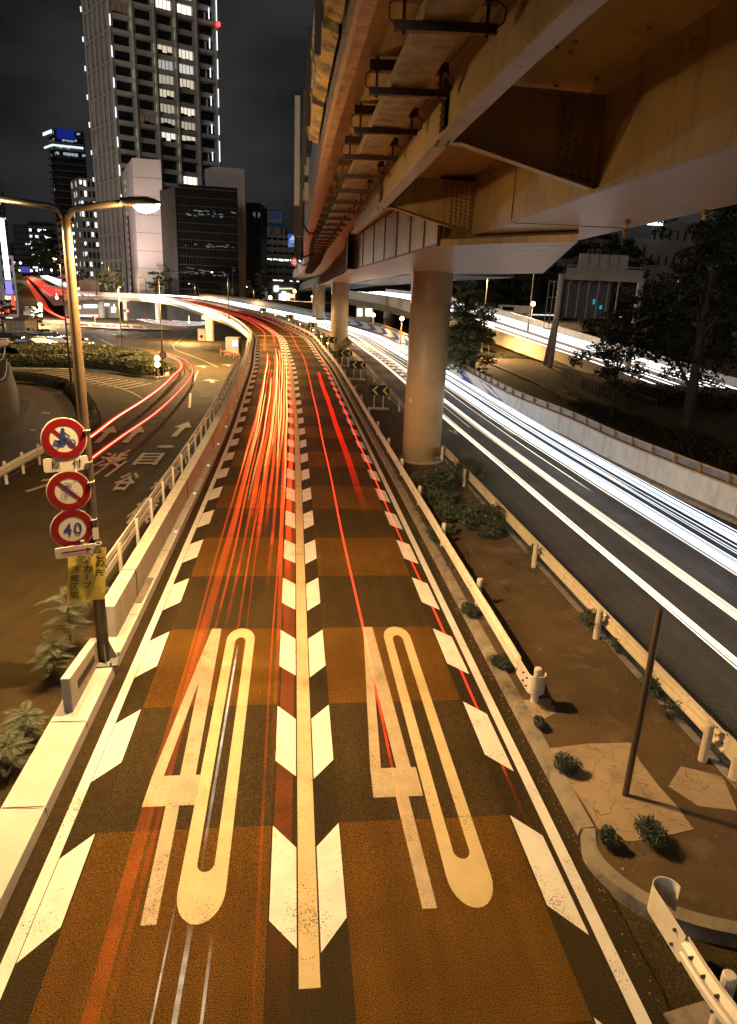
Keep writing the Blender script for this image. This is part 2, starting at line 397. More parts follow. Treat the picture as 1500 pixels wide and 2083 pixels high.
def wear(m, amount=.5):
    t = m.node_tree; L = t.links; b = t.nodes['Principled BSDF']; g = t.nodes.new('ShaderNodeNewGeometry')
    a = t.nodes.new('ShaderNodeTexNoise'); a.inputs['Scale'].default_value = 55; a.inputs['Detail'].default_value = 3; L.new(g.outputs['Position'], a.inputs['Vector'])
    c = t.nodes.new('ShaderNodeTexNoise'); c.inputs['Scale'].default_value = 1.1; c.inputs['Detail'].default_value = 7; c.inputs['Roughness'].default_value = .7; L.new(g.outputs['Position'], c.inputs['Vector'])
    s = t.nodes.new('ShaderNodeMath'); s.operation = 'MULTIPLY_ADD'; s.inputs[1].default_value = .9; L.new(c.outputs['Fac'], s.inputs[0]); L.new(a.outputs['Fac'], s.inputs[2])
    r = t.nodes.new('ShaderNodeMapRange'); r.inputs[1].default_value = 1.14 - amount * .12; r.inputs[2].default_value = 1.2 - amount * .1; r.inputs[4].default_value = .8; L.new(s.outputs[0], r.inputs[0])
    src = b.inputs['Base Color'].links[0].from_socket; mx = t.nodes.new('ShaderNodeMixRGB'); L.new(r.outputs[0], mx.inputs[0]); L.new(src, mx.inputs[1]); mx.inputs[2].default_value = (.09, .065, .035, 1); L.new(mx.outputs[0], b.inputs['Base Color'])
wear(MT['paint'], .3); wear(MT['paintold'], .8); wear(MT['paintyel'], .5)
MT['median'] = mat('median_mortar', (.09, .055, .022), .85, noise=(1.1, .3), bump=(14, 1.0), stain=(1.7, (.19, .13, .07), .55, .76))
SEND = MAIN.len - MAIN.s0
# ------------------------------------------------------------------ roads
def lift_sheet(name, m, cv, t0, t1, a, b, z, st=1.0, nt=1, **k):
    mb = MB()
    for j in range(nt):
        ta = t0 + (t1 - t0) * j / nt; tb = t0 + (t1 - t0) * (j + 1) / nt
        S_ = rng(a, b, st)
        mb.strip([cv.P(q, ta, z) for q in S_], [cv.P(q, tb, z) for q in S_], [(ta, q) for q in S_], [(tb, q) for q in S_])
    return mb.build(name, m, **k)
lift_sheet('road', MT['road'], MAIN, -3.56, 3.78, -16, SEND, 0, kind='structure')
def wall_t(s):
    p = MAIN.P(s, 0); best = 1e9
    lo, hi = 9, 24
    d = MAIN.loc(s)[1]; n = Vector((d.y, -d.x, 0))
    bt = 15
    for i in range(1, len(WALL.p)):
        a = WALL.p[i - 1]; b = WALL.p[i]
        fa = (a - p).dot(d * 1) ; fb = (b - p).dot(d)
        if fa <= 0 < fb and 8 < (a - p).dot(n) < 25:
            r = -fa / (fb - fa); bt = (a.lerp(b, r) - p).dot(n); break
    return bt
_wt = [(s, wall_t(s)) for s in rng(0, 150, 6)]
def wt(s):
    if s <= 0: return wt(0.001) + (-s) * .1
    if s >= 150: return _wt[-1][1]
    i = min(len(_wt) - 2, int(s / 6)); r = s / 6 - i
    i0 = max(0, i - 1); i3 = min(len(_wt) - 1, i + 2)
    a, b, c, d = _wt[i0][1], _wt[i][1], _wt[i + 1][1], _wt[i3][1]
    return .5 * (2 * b + (c - a) * r + (2 * a - 5 * b + 4 * c - d) * r * r + (3 * b - a - 3 * c + d) * r ** 3)
print('WT', [(round(a), round(b, 1)) for a, b in _wt])
def WP(s, t=0, z=0): return MAIN.P(s, wt(s) + t, z)
mb = MB()
S_ = rng(-10, SEND, 1.5)
for f0, f1 in ((0, .25), (.25, .5), (.5, .75), (.75, 1)):
    def tt(s, f): return 6.66 + (wt(s) - 6.66) * f
    mb.strip([MAIN.P(q, tt(q, f0)) for q in S_], [MAIN.P(q, tt(q, f1)) for q in S_], [(tt(q, f0), q) for q in S_], [(tt(q, f1), q) for q in S_])
mb.build('carriageway', MT['road2'], kind='structure')
# median: kerb + paving
mb = MB()
S_ = rng(2.0, 150, 1.0)
mb.strip([MAIN.P(q, 3.97, .13) for q in S_], [MAIN.P(q, 6.5, .13) for q in S_])
mb.build('median_paving', MT['median'], kind='structure')
mb = MB(); sweep(mb, MAIN, [(3.74, -.05), (3.78, .13), (3.97, .15), (3.97, -.05)], 2.0, 150, 1.0)
mb.build('median_kerb', MT['concd'], kind='structure')
mb = MB(); sweep(mb, MAIN, [(6.5, -.05), (6.5, .15), (6.66, .13), (6.7, -.05)], .8, 150, 1.0)
mb.build('median_far_kerb', MT['concd'], kind='structure')
# rounded nose of the median: kerb sweeps away to the right
nose_px = [(1169, 1728), (1186, 1752), (1215, 1790), (1262, 1830), (1330, 1872), (1420, 1905), (1510, 1925), (1640, 1950)]
nose = [MAIN.P(2.0, 3.78)] + [G(px, py, 0) for px, py in nose_px[1:]]
NC = Curve(nose, .15)
mb = MB(); sweep(mb, NC, [(0, -.05), (-.03, .13), (-.2, .15), (-.2, -.05)], 0, NC.len, .15)
mb.build('median_nose_kerb', MT['concd'], kind='structure')
mb = MB(); pts = [NC.P(q, -.2, .13) for q in rng(0, NC.len, .3)]
mb.strip(pts, [MAIN.P(2.0, 3.97 + (6.6 - 3.97) * i / (len(pts) - 1), .13) for i in range(len(pts))]); mb.build('median_nose_paving', MT['median'], kind='structure')
# main ground sheet
mb = MB()
ys = [-40, -10, 0, 6, 12, 18, 25, 35, 50, 70, 90, 110, 135, 170, 200, 240, 300, 400, 600, 900, 2500]
xs = [-2500, -700, -300, -150, -80, -40, -25, -15, -8, -4, 0, 10, 30, 80, 300, 2500]
for j in range(len(ys) - 1):
    for i in range(len(xs) - 1):
        def gz(x, y): return zg(y) - (.03 if x < -3 else .05) - (0 if y < 240 or x < 20 else 0)
        q = [(xs[i], ys[j]), (xs[i + 1], ys[j]), (xs[i + 1], ys[j + 1]), (xs[i], ys[j + 1])]
        mb.face(*[(x, y, gz(x, y)) for x, y in q], uvs=[(x, y) for x, y in q])
mb.build('ground', MT['ground'], kind='structure')
# ------------------------------------------------------------------ left strip, barrier wall, flyover body
mb = MB(); sweep(mb, MAIN, [(-3.52, -.05), (-3.55, .17), (-4.12, .19), (-4.12, -.3)], -8, 30, 1.0)
mb.build('concrete_kerb_strip', mat('kerb_concrete', (.56, .54, .52), .7, noise=(1.3, .1), bump=(30, .4), stain=(5, (.4, .33, .22), .6, .8)), kind='structure')
mb = MB(); sweep(mb, MAIN, [(-3.52, -.05), (-3.55, .17), (-3.76, .18), (-3.76, -.05)], 30, SEND, 1.0)
mb.build('flyover_kerb', MT['conc'], kind='structure')
fly = empty('flyover', tuple(MAIN.P(60, -4)), 'curved concrete flyover bending left over the junction with white parapet', 'flyover')
mb = MB(); sweep(mb, MAIN, [(-3.76, -.1), (-3.76, .87), (-4.06, .87), (-4.06, -.4)], 7.6, 300, 1.0); put(mb, 'parapet', MT['white'], fly)
# girder under the parapet once the embankment ends
mb = MB(); sweep(mb, MAIN, [(-4.06, -.3), (-3.3, -1.25), (2, -1.55), (8, -1.6), (13, -1.25), (13, -.2), (-3.5, -.06)], 84, 300, 1.5); put(mb, 'deck_girder', MT['cream'], fly)
mb = MB()
S_ = rng(14, 84, 1.5)
mb.strip([MAIN.P(q, -4.07, -.1) for q in S_], [Vector((MAIN.P(q, -4.07).x, MAIN.P(q, -4.07).y, zg(MAIN.P(q).y) - .3)) for q in S_]); 
a = MAIN.P(84, -4.07); b = MAIN.P(84, 10)
mb.face((a.x, a.y, a.z - .1), (b.x, b.y, b.z - .1), (b.x, b.y, -4), (a.x, a.y, -4)); put(mb, 'side_wall', MT['white'], fly)
mb2 = MB()   # posts of the parapet's notched outer face
for k, q in enumerate(rng(56, 290, 1.6)):
    mb = MB(); a = MAIN.P(q, -4.12, .35); b = MAIN.P(q, -4.12, .8)
    if k < 96: mb.bar(a, b, .1, .1); put(mb, 'parapet_rib', MT['concd'], fly)
    else: mb2.bar(a, b, .1, .1)
put(mb2, 'parapet_ribs', MT['concd'], fly, kind='stuff')
mb = MB(); sweep(mb, MAIN, [(-4.0, .97), (-4.0, 1.03), (-4.06, 1.03), (-4.06, .97)], 30, 290, 1.5)
for q in rng(30, 290, 2.0): mb.bar(MAIN.P(q, -4.03, .86), MAIN.P(q, -4.03, 1.0), .05, .05)
put(mb, 'top_rail', MT['concd'], fly)
for q in rng(9.5, 150, 8.2): mb = MB(); mb.bar(MAIN.P(q, -3.752, .2), MAIN.P(q, -3.752, .868), .02, .012, (0, 1, 0)); mb.bar(MAIN.P(q, -3.76, .872), MAIN.P(q, -4.05, .872), .02, .006); put(mb, 'expansion_gap', MT['rust'], fly)
mb = MB()
for q in rng(-5, 30, 2.03): mb.bar(MAIN.P(q, -3.56, .193), MAIN.P(q, -4.1, .193), .014, .006); mb.bar(MAIN.P(q, -3.533, .0), MAIN.P(q, -3.545, .17), .014, .006, (0, 1, 0))
mb.build('kerb_joints', MT['rust'], kind='structure')
for px, t, r in ((427, -2.6, .95), (322, 3.5, .9), (258, -1.5, 1.1), (207, -2.2, 1.1), (128, -2.0, 1.0)):
    q = min(rng(60, 290, 1), key=lambda s_: abs(proj(MAIN.P(s_, t, -3))[0] - px)); p = MAIN.P(q, t); gz_ = zg(p.y); top = p.z - 1.2
    mb = MB(); mb.cyl((p.x, p.y, gz_ - .2), r, top - gz_ + .3, 24); put(mb, 'pier', MT['conc'], fly)
    mb = MB(); mb.box((p.x, p.y, top - .1), (r * 2.9, r * 2.6, .7)); put(mb, 'pier_cap', MT['conc'], fly)
# white guard panel railing standing left of the barrier wall
def rail_railing():
    root = empty('white_railing', tuple(MAIN.P(9, -4.45)), 'white post and plank railing along the outside of the low concrete barrier', 'railing')
    for z in (.72, .98):
        mb = MB(); sweep(mb, MAIN, [(-4.38, z), (-4.38, z + .16), (-4.42, z + .16), (-4.42, z)], 8.3, 52, 1.0); put(mb, 'rail', MT['white'], root)
    for q in rng(8.6, 52, 1.9):
        mb = MB(); a = MAIN.P(q, -4.33); mb.bar((a.x, a.y, a.z - .1), (a.x, a.y, a.z + 1.14), .07, .07); put(mb, 'post', MT['white'], root)
rail_railing()
# ------------------------------------------------------------------ guard rails
def wprof(t, side, z=.42):   # W shaped beam, side=+1 faces +t
    o = []
    for dz, dt in ((0, 0), (.04, .0), (.09, .06), (.15, .06), (.18, .015), (.21, .06), (.27, .06), (.32, 0), (.36, 0)):
        o.append((t + side * dt, z + dz))
    back = [(x - side * .012, zz) for x, zz in o[::-1]]
    return o + back
def guardrail(label, side, beamt, postt, a, b, first, step, m, ends=(), zpost=.82, group='guard rails of the median'):
    root = empty('guard_rail', tuple(MAIN.P(first, postt, .1)), label, 'guard rail', group)
    mb = MB(); sweep(mb, MAIN, wprof(beamt, side), a, b, .6); put(mb, 'beam', m, root, smooth=False)
    q = first; k = 0
    while q < b:
        p = MAIN.P(q, postt, 0)
        mb = MB(); mb.tube([(p.x, p.y, p.z - .1), (p.x, p.y, p.z + zpost - .015), (p.x, p.y, p.z + zpost)], [.07, .07, .055], 14); po = put(mb, 'post', m, root, smooth=False)
        if k < 5:
            for dz in (.52, .68):
                for dq in (-.09, .09): mb = MB(); mb.tube([MAIN.P(q + dq, beamt + side * .03, dz), MAIN.P(q + dq, beamt + side * .075, dz)], .016, 6); put(mb, 'bolt', MT['rust'], po)
        q += step; k += 1
    return root
def endcurl(root, p0, dirv, turn, m, r=.15, name='end_wing'):
    """rounded end plate; p0 start, heading dirv, turning left(+)/right(-)"""
    d = Vector(dirv).normalized(); n = Vector((-d.y, d.x, 0)) * turn
    pts = [Vector(p0), Vector(p0) + d * .2, Vector(p0) + d * .4, Vector(p0) + d * .6]
    c = pts[-1] + n * r
    for i in range(1, 21):
        a = math.pi * 1.02 * i / 20; pts.append(c - n * math.cos(a) * r + d * math.sin(a) * r)
    A = [p + Vector((0, 0, .0)) for p in pts]; Bt = [p + Vector((0, 0, .36)) for p in pts]
    mb = MB(); mb.strip(A, Bt); o = put(mb, name, m, root)
    sm = o.modifiers.new('thick', 'SOLIDIFY'); sm.thickness = .012
gl = guardrail('long white guard rail nearest the red lane, its near end curled', -1, 4.0, 4.17, 5.5, 150, 5.05, 4.0, MT['white'])
p = MAIN.P(5.55, 3.97, .42); endcurl(gl, p, -MAIN.loc(5)[1], 1, MT['white'])
gr = guardrail('cream guard rail on the far edge of the median beside the headlight trails', 1, 6.52, 6.36, 3.1, 150, 3.3, 4.05, MT['cream'])
p = MAIN.P(3.15, 6.55, .42); endcurl(gr, p, -MAIN.loc(3)[1], -1, MT['cream'])
# short guard rail in the bottom right corner
g3 = empty('guard_rail', tuple(G(1475, 2075, 0)), 'short bolted guard rail with curled end in the bottom right corner', 'guard rail')
top = [(1352, 1815), (1400, 1905), (1455, 1990), (1510, 2060), (1600, 2170)]
gp = [G(px, py, .78) for px, py in top]; gp = [Vector((p.x, p.y, 0)) for p in gp]
GC = Curve(gp, .2)
mb = MB(); sweep(mb, GC, wprof(0, 1), .55, GC.len, .2); put(mb, 'beam', MT['white'], g3)
endcurl(g3, GC.P(.55, .03, .42), -GC.loc(.5)[1], -1, MT['white'], .16)
for q in (1.02, 2.6):
    p = GC.P(q, -.15); mb = MB(); mb.tube([(p.x, p.y, -.1), (p.x, p.y, .80), (p.x, p.y, .82)], [.07, .07, .055], 14); po = put(mb, 'post', MT['white'], g3)
    for dq in (-.62, -.3, -.1, .1):
        for dz in (.5, .7): mb = MB(); mb.tube([GC.P(q + dq, .03, dz), GC.P(q + dq, .075, dz)], .018, 8); put(mb, 'bolt', MT['rust'], po)
mb = MB(); c = GC.P(1.1, -.15); mb.box((c.x, c.y, .01), (.75, .75, .05), .3); mb.build('post_footing', MT['concd'], label='pale square concrete footing under the corner guard rail post', cat='footing')
# ------------------------------------------------------------------ wall beyond the right carriageway
rw = empty('retaining_wall', tuple(WP(20)), 'low pale wall on the far side of the headlight trails, with a rail on top', 'wall')
def sweepW(mb, prof, a, b, st=1.0):
    S_ = rng(a, b, st); n = len(prof); b0 = len(mb.v)
    for q in S_:
        for (t, z) in prof: mb.vert(WP(q, t, z), (t, q))
    for i in range(len(S_) - 1):
        for k in range(n): j = (k + 1) % n; mb.idx([b0 + i * n + k, b0 + i * n + j, b0 + (i + 1) * n + j, b0 + (i + 1) * n + k])
    mb.idx([b0 + k for k in range(n)][::-1]); mb.idx([b0 + (len(S_) - 1) * n + k for k in range(n)])
mb = MB(); sweepW(mb, [(-.35, -.05), (-.3, .12), (0, .14), (0, -.05)], -10, 240); mb.build('gutter', MT['concd'], kind='structure')
MT['wallw'] = mat('washed_wall', (.62, .62, .6), .6, noise=(2, .1), stain=(1.5, (.38, .36, .34), .55, .8), bump=(25, .2))
for k, (a, b) in enumerate([(-10, 8.6), (8.66, 16.0), (16.06, 24.4), (24.46, 240)]):
    mb = MB(); sweepW(mb, [(0, -.1), (.06, 1.08), (.26, 1.08), (.3, -.1)], a, b); put(mb, 'wall_panel', MT['wallw'], rw)
MT['sodrail'] = mat('brown_rail_paint', (.42, .27, .13), .5, noise=(4, .15))
mb = MB(); sweepW(mb, [(.02, 1.08), (.02, 1.15), (.3, 1.15), (.3, 1.08)], -10, 240); put(mb, 'coping', MT['sodrail'], rw)
mb = MB(); sweepW(mb, [(.12, 1.44), (.12, 1.5), (.2, 1.5), (.2, 1.44)], -10, 240); put(mb, 'rail', MT['sodrail'], rw)
mb = MB(); sweepW(mb, [(.15, 1.17), (.15, 1.43), (.17, 1.43), (.17, 1.17)], -10, 240); put(mb, 'infill_panel', mat('rail_infill', (.14, .12, .11), .35, metal=.4, noise=(3, .3)), rw)
for k, q in enumerate(rng(-8, 235, 1.55)):
    if k > 95: break
    mb = MB(); a = WP(q, .1, 1.15); b = WP(q, .1, 1.5); mb.bar(a, b, .07, .09); put(mb, 'rail_post', MT['sodrail'], rw)
# land behind that wall
mb = MB(); S_ = rng(-12, 240, 3)
def rz(q): return .75
for a, b in ((.3, 5.5), (5.5, 14), (14, 40), (40, 400)):
    mb.strip([WP(q, a, .8) for q in S_], [WP(q, b, .8 if b < 30 else .4) for q in S_], [(a, q) for q in S_], [(b, q) for q in S_])
mb.build('side_road', MT['ground'], kind='structure')
mb = MB(); sweepW(mb, [(4.3, .7), (4.3, .93), (4.45, .95), (4.45, .7)], -10, 60); mb.build('side_road_kerb', MT['concd'], kind='structure')
MT['soil'] = mat('soil', (.09, .062, .035), .95, noise=(2, .4), bump=(8, .9))
mb = MB(); S_ = rng(-10, 60, 2); mb.strip([WP(q, 4.45, .9) for q in S_], [WP(q, 8.2, .95) for q in S_]); mb.strip([WP(q, 8.2, .95) for q in S_], [WP(q, 60, 1.0) for q in S_]); mb.build('verge_soil', MT['soil'], kind='structure')
# ------------------------------------------------------------------ viaduct overhead
def streaks(m, colr, amount=.55, sc=2.2):
    t = m.node_tree; L = t.links; b = t.nodes['Principled BSDF']; g = t.nodes.new('ShaderNodeNewGeometry'); mp_ = t.nodes.new('ShaderNodeMapping'); mp_.inputs['Scale'].default_value = (1, 1, .12); L.new(g.outputs['Position'], mp_.inputs[0])
    n = t.nodes.new('ShaderNodeTexNoise'); n.inputs['Scale'].default_value = sc * 3; n.inputs['Detail'].default_value = 6; L.new(mp_.outputs[0], n.inputs['Vector'])
    r = t.nodes.new('ShaderNodeMapRange'); r.inputs[1].default_value = .52; r.inputs[2].default_value = .72; r.inputs[4].default_value = amount; L.new(n.outputs['Fac'], r.inputs[0])
    src = b.inputs['Base Color'].links[0].from_socket; mx = t.nodes.new('ShaderNodeMixRGB'); L.new(r.outputs[0], mx.inputs[0]); L.new(src, mx.inputs[1]); mx.inputs[2].default_value = (*colr, 1); L.new(mx.outputs[0], b.inputs['Base Color'])
streaks(MT['dirtyst'], (.13, .075, .03)); streaks(MT['white'], (.42, .33, .22), .4, 1.2); streaks(MT['wallw'], (.32, .29, .26), .6, .8); streaks(MT['bluest'], (.06, .055, .06)); streaks(MT['cream'], (.3, .2, .1), .4)
VD = empty('viaduct', tuple(G(1000, 496, 8.1)), 'steel box girder viaduct crossing overhead with riveted brackets', 'viaduct')
M_ = MT['dirtyst']
BL = [(4.1, -6), (3.45, 1), (2.86, 6.16), (2.52, 8.77), (2.17, 12.5), (1.83, 16.0)]
BR = [(5.5, -6), (5.0, 1), (4.72, 6.0), (4.43, 9.25), (4.23, 12.0), (4.08, 14.9)]
IG = [(2.4, -6), (1.65, 1), (1.26, 4.9), (1.0, 6.3), (.7, 8.9), (-.08, 15.9), (-.77, 21.6)]
def lerp_at(pl, y):
    for (x0, y0), (x1, y1) in zip(pl, pl[1:]):
        if y <= y1 or (x1, y1) == pl[-1]: return x0 + (x1 - x0) * (y - y0) / (y1 - y0)
CBL = Curve([(x, y, 0) for x, y in BL], .4); CIG = Curve([(x, y, 0) for x, y in IG], .4)
SL = [(1.35, -6), (.35, 2), (-.24, 6.9), (-.77, 10.95), (-2.04, 21.7), (-3.64, 35.4), (-5.6, 54), (-8.6, 82), (-12.76, 112)]
E1 = atY(606, 571, 165); E2 = atY(616, 592, 165)
SL += [(E1.x, 165), (E1.x + 4, 190), (E1.x + 20, 225)]
DL = Curve([(x, y, 9.45 + (0 if y < 22 else (y - 22) * .006)) for x, y in SL], 1.0)
ys = [-6, -3, 0, 3, 6, 9, 12, 15.6]
# near box girder
zb, zt = 8.3, 9.45
mb = MB(); c = []
for y in ys:
    xl, xr = lerp_at(BL, y), lerp_at(BR, y); c.append([(xl, y, zb), (xr, y, zb), (xr, y, zt + .02), (xl, y, zt + .02)])
mb.strip([q[0] for q in c], [q[1] for q in c]); put(mb, 'box_soffit', MT['soffst'], VD)
mb = MB(); mb.strip([q[0] for q in c], [q[3] for q in c]); mb.strip([q[1] for q in c], [q[2] for q in c]); put(mb, 'box_web', M_, VD)
mb = MB(); mb.strip([(q[0][0] - .035, q[0][1], zb - .0) for q in c], [(q[0][0] - .035, q[0][1], zb + .03) for q in c]); mb.strip([(q[0][0] - .035, q[0][1], zb + .03) for q in c], [(q[0][0] + .01, q[0][1], zb + .032) for q in c]); mb.strip([(q[0][0] - .035, q[0][1], zb - .003) for q in c], [(q[0][0] + .03, q[0][1], zb - .003) for q in c])
mb.strip([(q[0][0] + .02, q[0][1], zt - .16) for q in c], [(q[0][0] - .05, q[0][1], zt) for q in c]); put(mb, 'web_edge_plate', M_, VD)
# longitudinal I girder
yi = [-6, -3, 0, 2, 4, 6, 8, 9, 10, 12, 14, 16, 18, 20, 21.6]
mb = MB()
def gx(y): return lerp_at(IG, y)
fw = .19
for y0, y1 in zip(yi, yi[1:]):
    for xa, xb, za, zb_ in ((-fw / 2, fw / 2, 8.78, 8.81), (-.012, .012, 8.81, 9.44), (-.08, .08, 9.41, 9.445)):
        mb.box8([(gx(y0) + xa, y0, za), (gx(y0) + xb, y0, za), (gx(y1) + xb, y1, za), (gx(y1) + xa, y1, za), (gx(y0) + xa, y0, zb_), (gx(y0) + xb, y0, zb_), (gx(y1) + xb, y1, zb_), (gx(y1) + xa, y1, zb_)])
put(mb, 'stringer', M_, VD)
# deck slab with overhang
mb = MB(); S_ = rng(0, DL.len, 1.5)
def dz(p): return p.z
L = [DL.P(q, 0, 0) for q in S_]; R = []
for q in S_:
    p = DL.P(q, 0, 0)
    w = 6.6 if p.y < 16 else 8.0
    R.append(DL.P(q, w, 0))
up = lambda A, h: [p + Vector((0, 0, h)) for p in A]
mb.strip(L, R); put(mb, 'deck_underside', mat('deck_underside_paint', (.46, .34, .17), .42, noise=(.8, .2), stain=(1.3, (.2, .12, .05), .52, .75), bump=(5, .1)), VD)
mb = MB(); mb.strip(up(L, .25), up(R, .25)); mb.strip(R, up(R, .9)); put(mb, 'deck', MT['concd'], VD)
mb = MB()
def shift(cv, t, z): return [cv.P(q, t, z) for q in S_]
mb.strip(shift(DL, -.02, -.1), shift(DL, .1, -.1)); mb.strip(shift(DL, .1, -.1), shift(DL, .1, .02)); mb.strip(shift(DL, -.02, -.1), shift(DL, -.02, .12)); put(mb, 'edge_beam', mat('edge_beam', (.5, .3, .14), .4, noise=(6, .4), stain=(8, (.2, .1, .04), .5, .7)), VD)
mb = MB(); mb.strip(shift(DL, -.06, .12), shift(DL, -.1, 1.1)); mb.strip(shift(DL, -.1, 1.1), shift(DL, .1, 1.1)); mb.strip(shift(DL, .1, 1.1), shift(DL, .1, .12)); mb.strip(shift(DL, -.06, .12), shift(DL, .1, .12)); put(mb, 'edge_parapet', MT['bluest'], VD)
# bulged translucent covers on the edge parapet (near the camera)
MT['cover'] = mat('yellow_glazed_cover', (.55, .36, .1), .2, noise=(4, .5), stain=(3, (.12, .1, .07), .45, .6))
for a, b in ((0.3, 5.5), (6.1, 9.2), (9.5, 12.2), (12.5, 15)):
    for z0, z1 in ((.2, .62), (.72, 1.2)):
        mb = MB(); sweep(mb, DL, [(-.1, z0), (-.26, z0 + .06), (-.3, (z0 + z1) / 2), (-.26, z1 - .06), (-.1, z1)], a + 5, b + 5, .4); put(mb, 'glazed_cover', MT['cover'], VD)
for q in rng(8, 60, 3.4):
    mb = MB(); mb.bar(DL.P(q, -.32, .0), DL.P(q, -.32, 1.3), .05, .07); put(mb, 'parapet_post', MT['pole'], VD)
# conduit tray and hangers
TR = lambda y: lerp_at([(x, y_) for x, y_ in SL], y) * .45 + lerp_at(IG + [(-1.9, 31), (-2.6, 37), (-4.2, 54), (-9.5, 100)], y) * .55
tray = empty('cable_tray', (TR(12), 12, 9.2), 'galvanised cable trough on dark hangers under the viaduct edge', 'cable tray')
MT['zincy'] = mat('weathered_zinc', (.34, .25, .13), .5, noise=(40, .5), stain=(5, (.12, .08, .04), .4, .62))
yy = rng(-4, 100, 1.5); mb = MB()
for y0, y1 in zip(yy, yy[1:]):
    dzz = (0 if y0 < 22 else (y0 - 22) * .006)
    mb.box8([(TR(y0) - .19, y0, 9.16 + dzz), (TR(y0) + .19, y0, 9.16 + dzz), (TR(y1) + .19, y1, 9.16 + dzz), (TR(y1) - .19, y1, 9.16 + dzz), (TR(y0) - .19, y0, 9.3 + dzz), (TR(y0) + .19, y0, 9.3 + dzz), (TR(y1) + .19, y1, 9.3 + dzz), (TR(y1) - .19, y1, 9.3 + dzz)])
put(mb, 'trough', MT['zincy'], tray)
hy = [4.6, 6.45] + [8.3 + 1.82 * i for i in range(44)]
for y in hy:
    x = TR(y); d = (0 if y < 22 else (y - 22) * .006); mb = MB()
    mb.bar((x - .42, y, 9.12 + d), (x + .42, y, 9.12 + d), .07, .07); mb.bar((x - .42, y + .02, 9.36 + d), (x - .1, y + .02, 9.36 + d), .12, .1); mb.bar((x + .24, y + .02, 9.36 + d), (x + .42, y + .02, 9.36 + d), .12, .1)
    for s in (-.34, .34): mb.tube([(x + s, y, 9.06 + d), (x + s, y, 9.45 + d)], .016, 6); mb.tube([(x + s, y, 9.3 + d), (x + s, y, 9.42 + d)], .035, 6)
    mb.tube([(x - .34, y, 9.36 + d), (x - .46, y - .02, 9.27 + d), (x - .46, y - .02, 9.17 + d), (x - .38, y, 9.11 + d)], .008, 5)
    mb.tube([(x + .34, y, 9.36 + d), (x + .48, y - .02, 9.27 + d), (x + .47, y - .02, 9.17 + d), (x + .38, y, 9.11 + d)], .008, 5)
    put(mb, 'hanger', MT['rust'], tray)
# brackets between stringer and box with splice plates
MT['boltp'] = mat('bolt_paint', (.15, .1, .05), .35)
def bracket(y):
    o = empty('bracket', (0, 0, 0)); COL.objects.unlink(o); bpy.data.objects.remove(o)
    xi = lerp_at(IG, y); xb = lerp_at(BL, y - .15)
    A0 = Vector((xi + .09, y, 8.8)); A1 = Vector((xi + .02, y, 9.43)); B0 = Vector((xb, y - .13, 8.34)); B1 = Vector((xb, y - .13, 9.3))
    K = Vector((xi + .24, y, 8.79))
    mb = MB(); w = Vector((0, .012, 0))
    mb.box8([A0 - w, K - w, K + w, A0 + w, A1 - w, Vector((K.x, K.y, 9.41)) - w, Vector((K.x, K.y, 9.41)) + w, A1 + w])
    mb.box8([K - w, B0 - w, B0 + w, K + w, Vector((K.x, K.y, 9.41)) - w, B1 - w, B1 + w, Vector((K.x, K.y, 9.41)) + w])
    fl = Vector((0, .085, 0))
    mb.bar(K, B0 + Vector((-.03, 0, 0)), .2, .022); mb.bar(A0 - Vector((.1, 0, 0)), K, .2, .022)
    mb.bar(Vector((K.x, K.y, 9.41)), B1, .16, .02)
    br = put(mb, 'bracket', MT['dirtyst'], VD)
    # splice plate with bolt rows
    mb = MB(); f = lambda u, v, d: (K.lerp(B0, u)).lerp(Vector((K.x, K.y, 9.41)).lerp(B1, u), v) + Vector((0, -d, 0))
    mb.box8([f(.68, .04, .012), f(.97, .04, .012), f(.97, .04, .026), f(.68, .04, .026), f(.68, .97, .012), f(.97, .97, .012), f(.97, .97, .026), f(.68, .97, .026)])
    sp = put(mb, 'splice_plate', MT['dirtyst'], br)
    mb = MB()
    for i in range(5):
        for j in range(11):
            c = f(.715 + .057 * i, .08 + .084 * j, .026); mb.tube([c, c + Vector((0, -.018, 0)), c + Vector((0, -.026, 0))], [.024, .022, .014], 8)
    put(mb, 'bolt_field', MT['boltp'], br, kind='stuff')
    # splice on the stringer
    mb = MB(); x = xi - .012
    mb.box8([(x - .02, y - .3, 8.86), (x, y - .3, 8.86), (x, y - .02, 8.86), (x - .02, y - .02, 8.86), (x - .02, y - .3, 9.38), (x, y - .3, 9.38), (x, y - .02, 9.38), (x - .02, y - .02, 9.38)])
    for i in range(4):
        for j in range(7): c = Vector((x - .02, y - .27 + .07 * i, 8.9 + .075 * j)); mb.tube([c, c + Vector((-.02, 0, 0))], .017, 8)
    for i in range(5):
        for j in (-.06, .06): c = Vector((xi + j, y - .16 + .07 * i, 8.78)); mb.tube([c, c - Vector((0, 0, .016))], .016, 8)
    put(mb, 'stringer_splice', MT['boltp'], VD)
for y in (2.0, 9.0, 15.3): bracket(y)
mb = MB(); mb.face((1.2, 15.45, 8.1), (1.95, 15.62, 8.1), (1.95, 15.62, 9.45), (1.2, 15.45, 9.45)); put(mb, 'closing_plate', M_, VD)
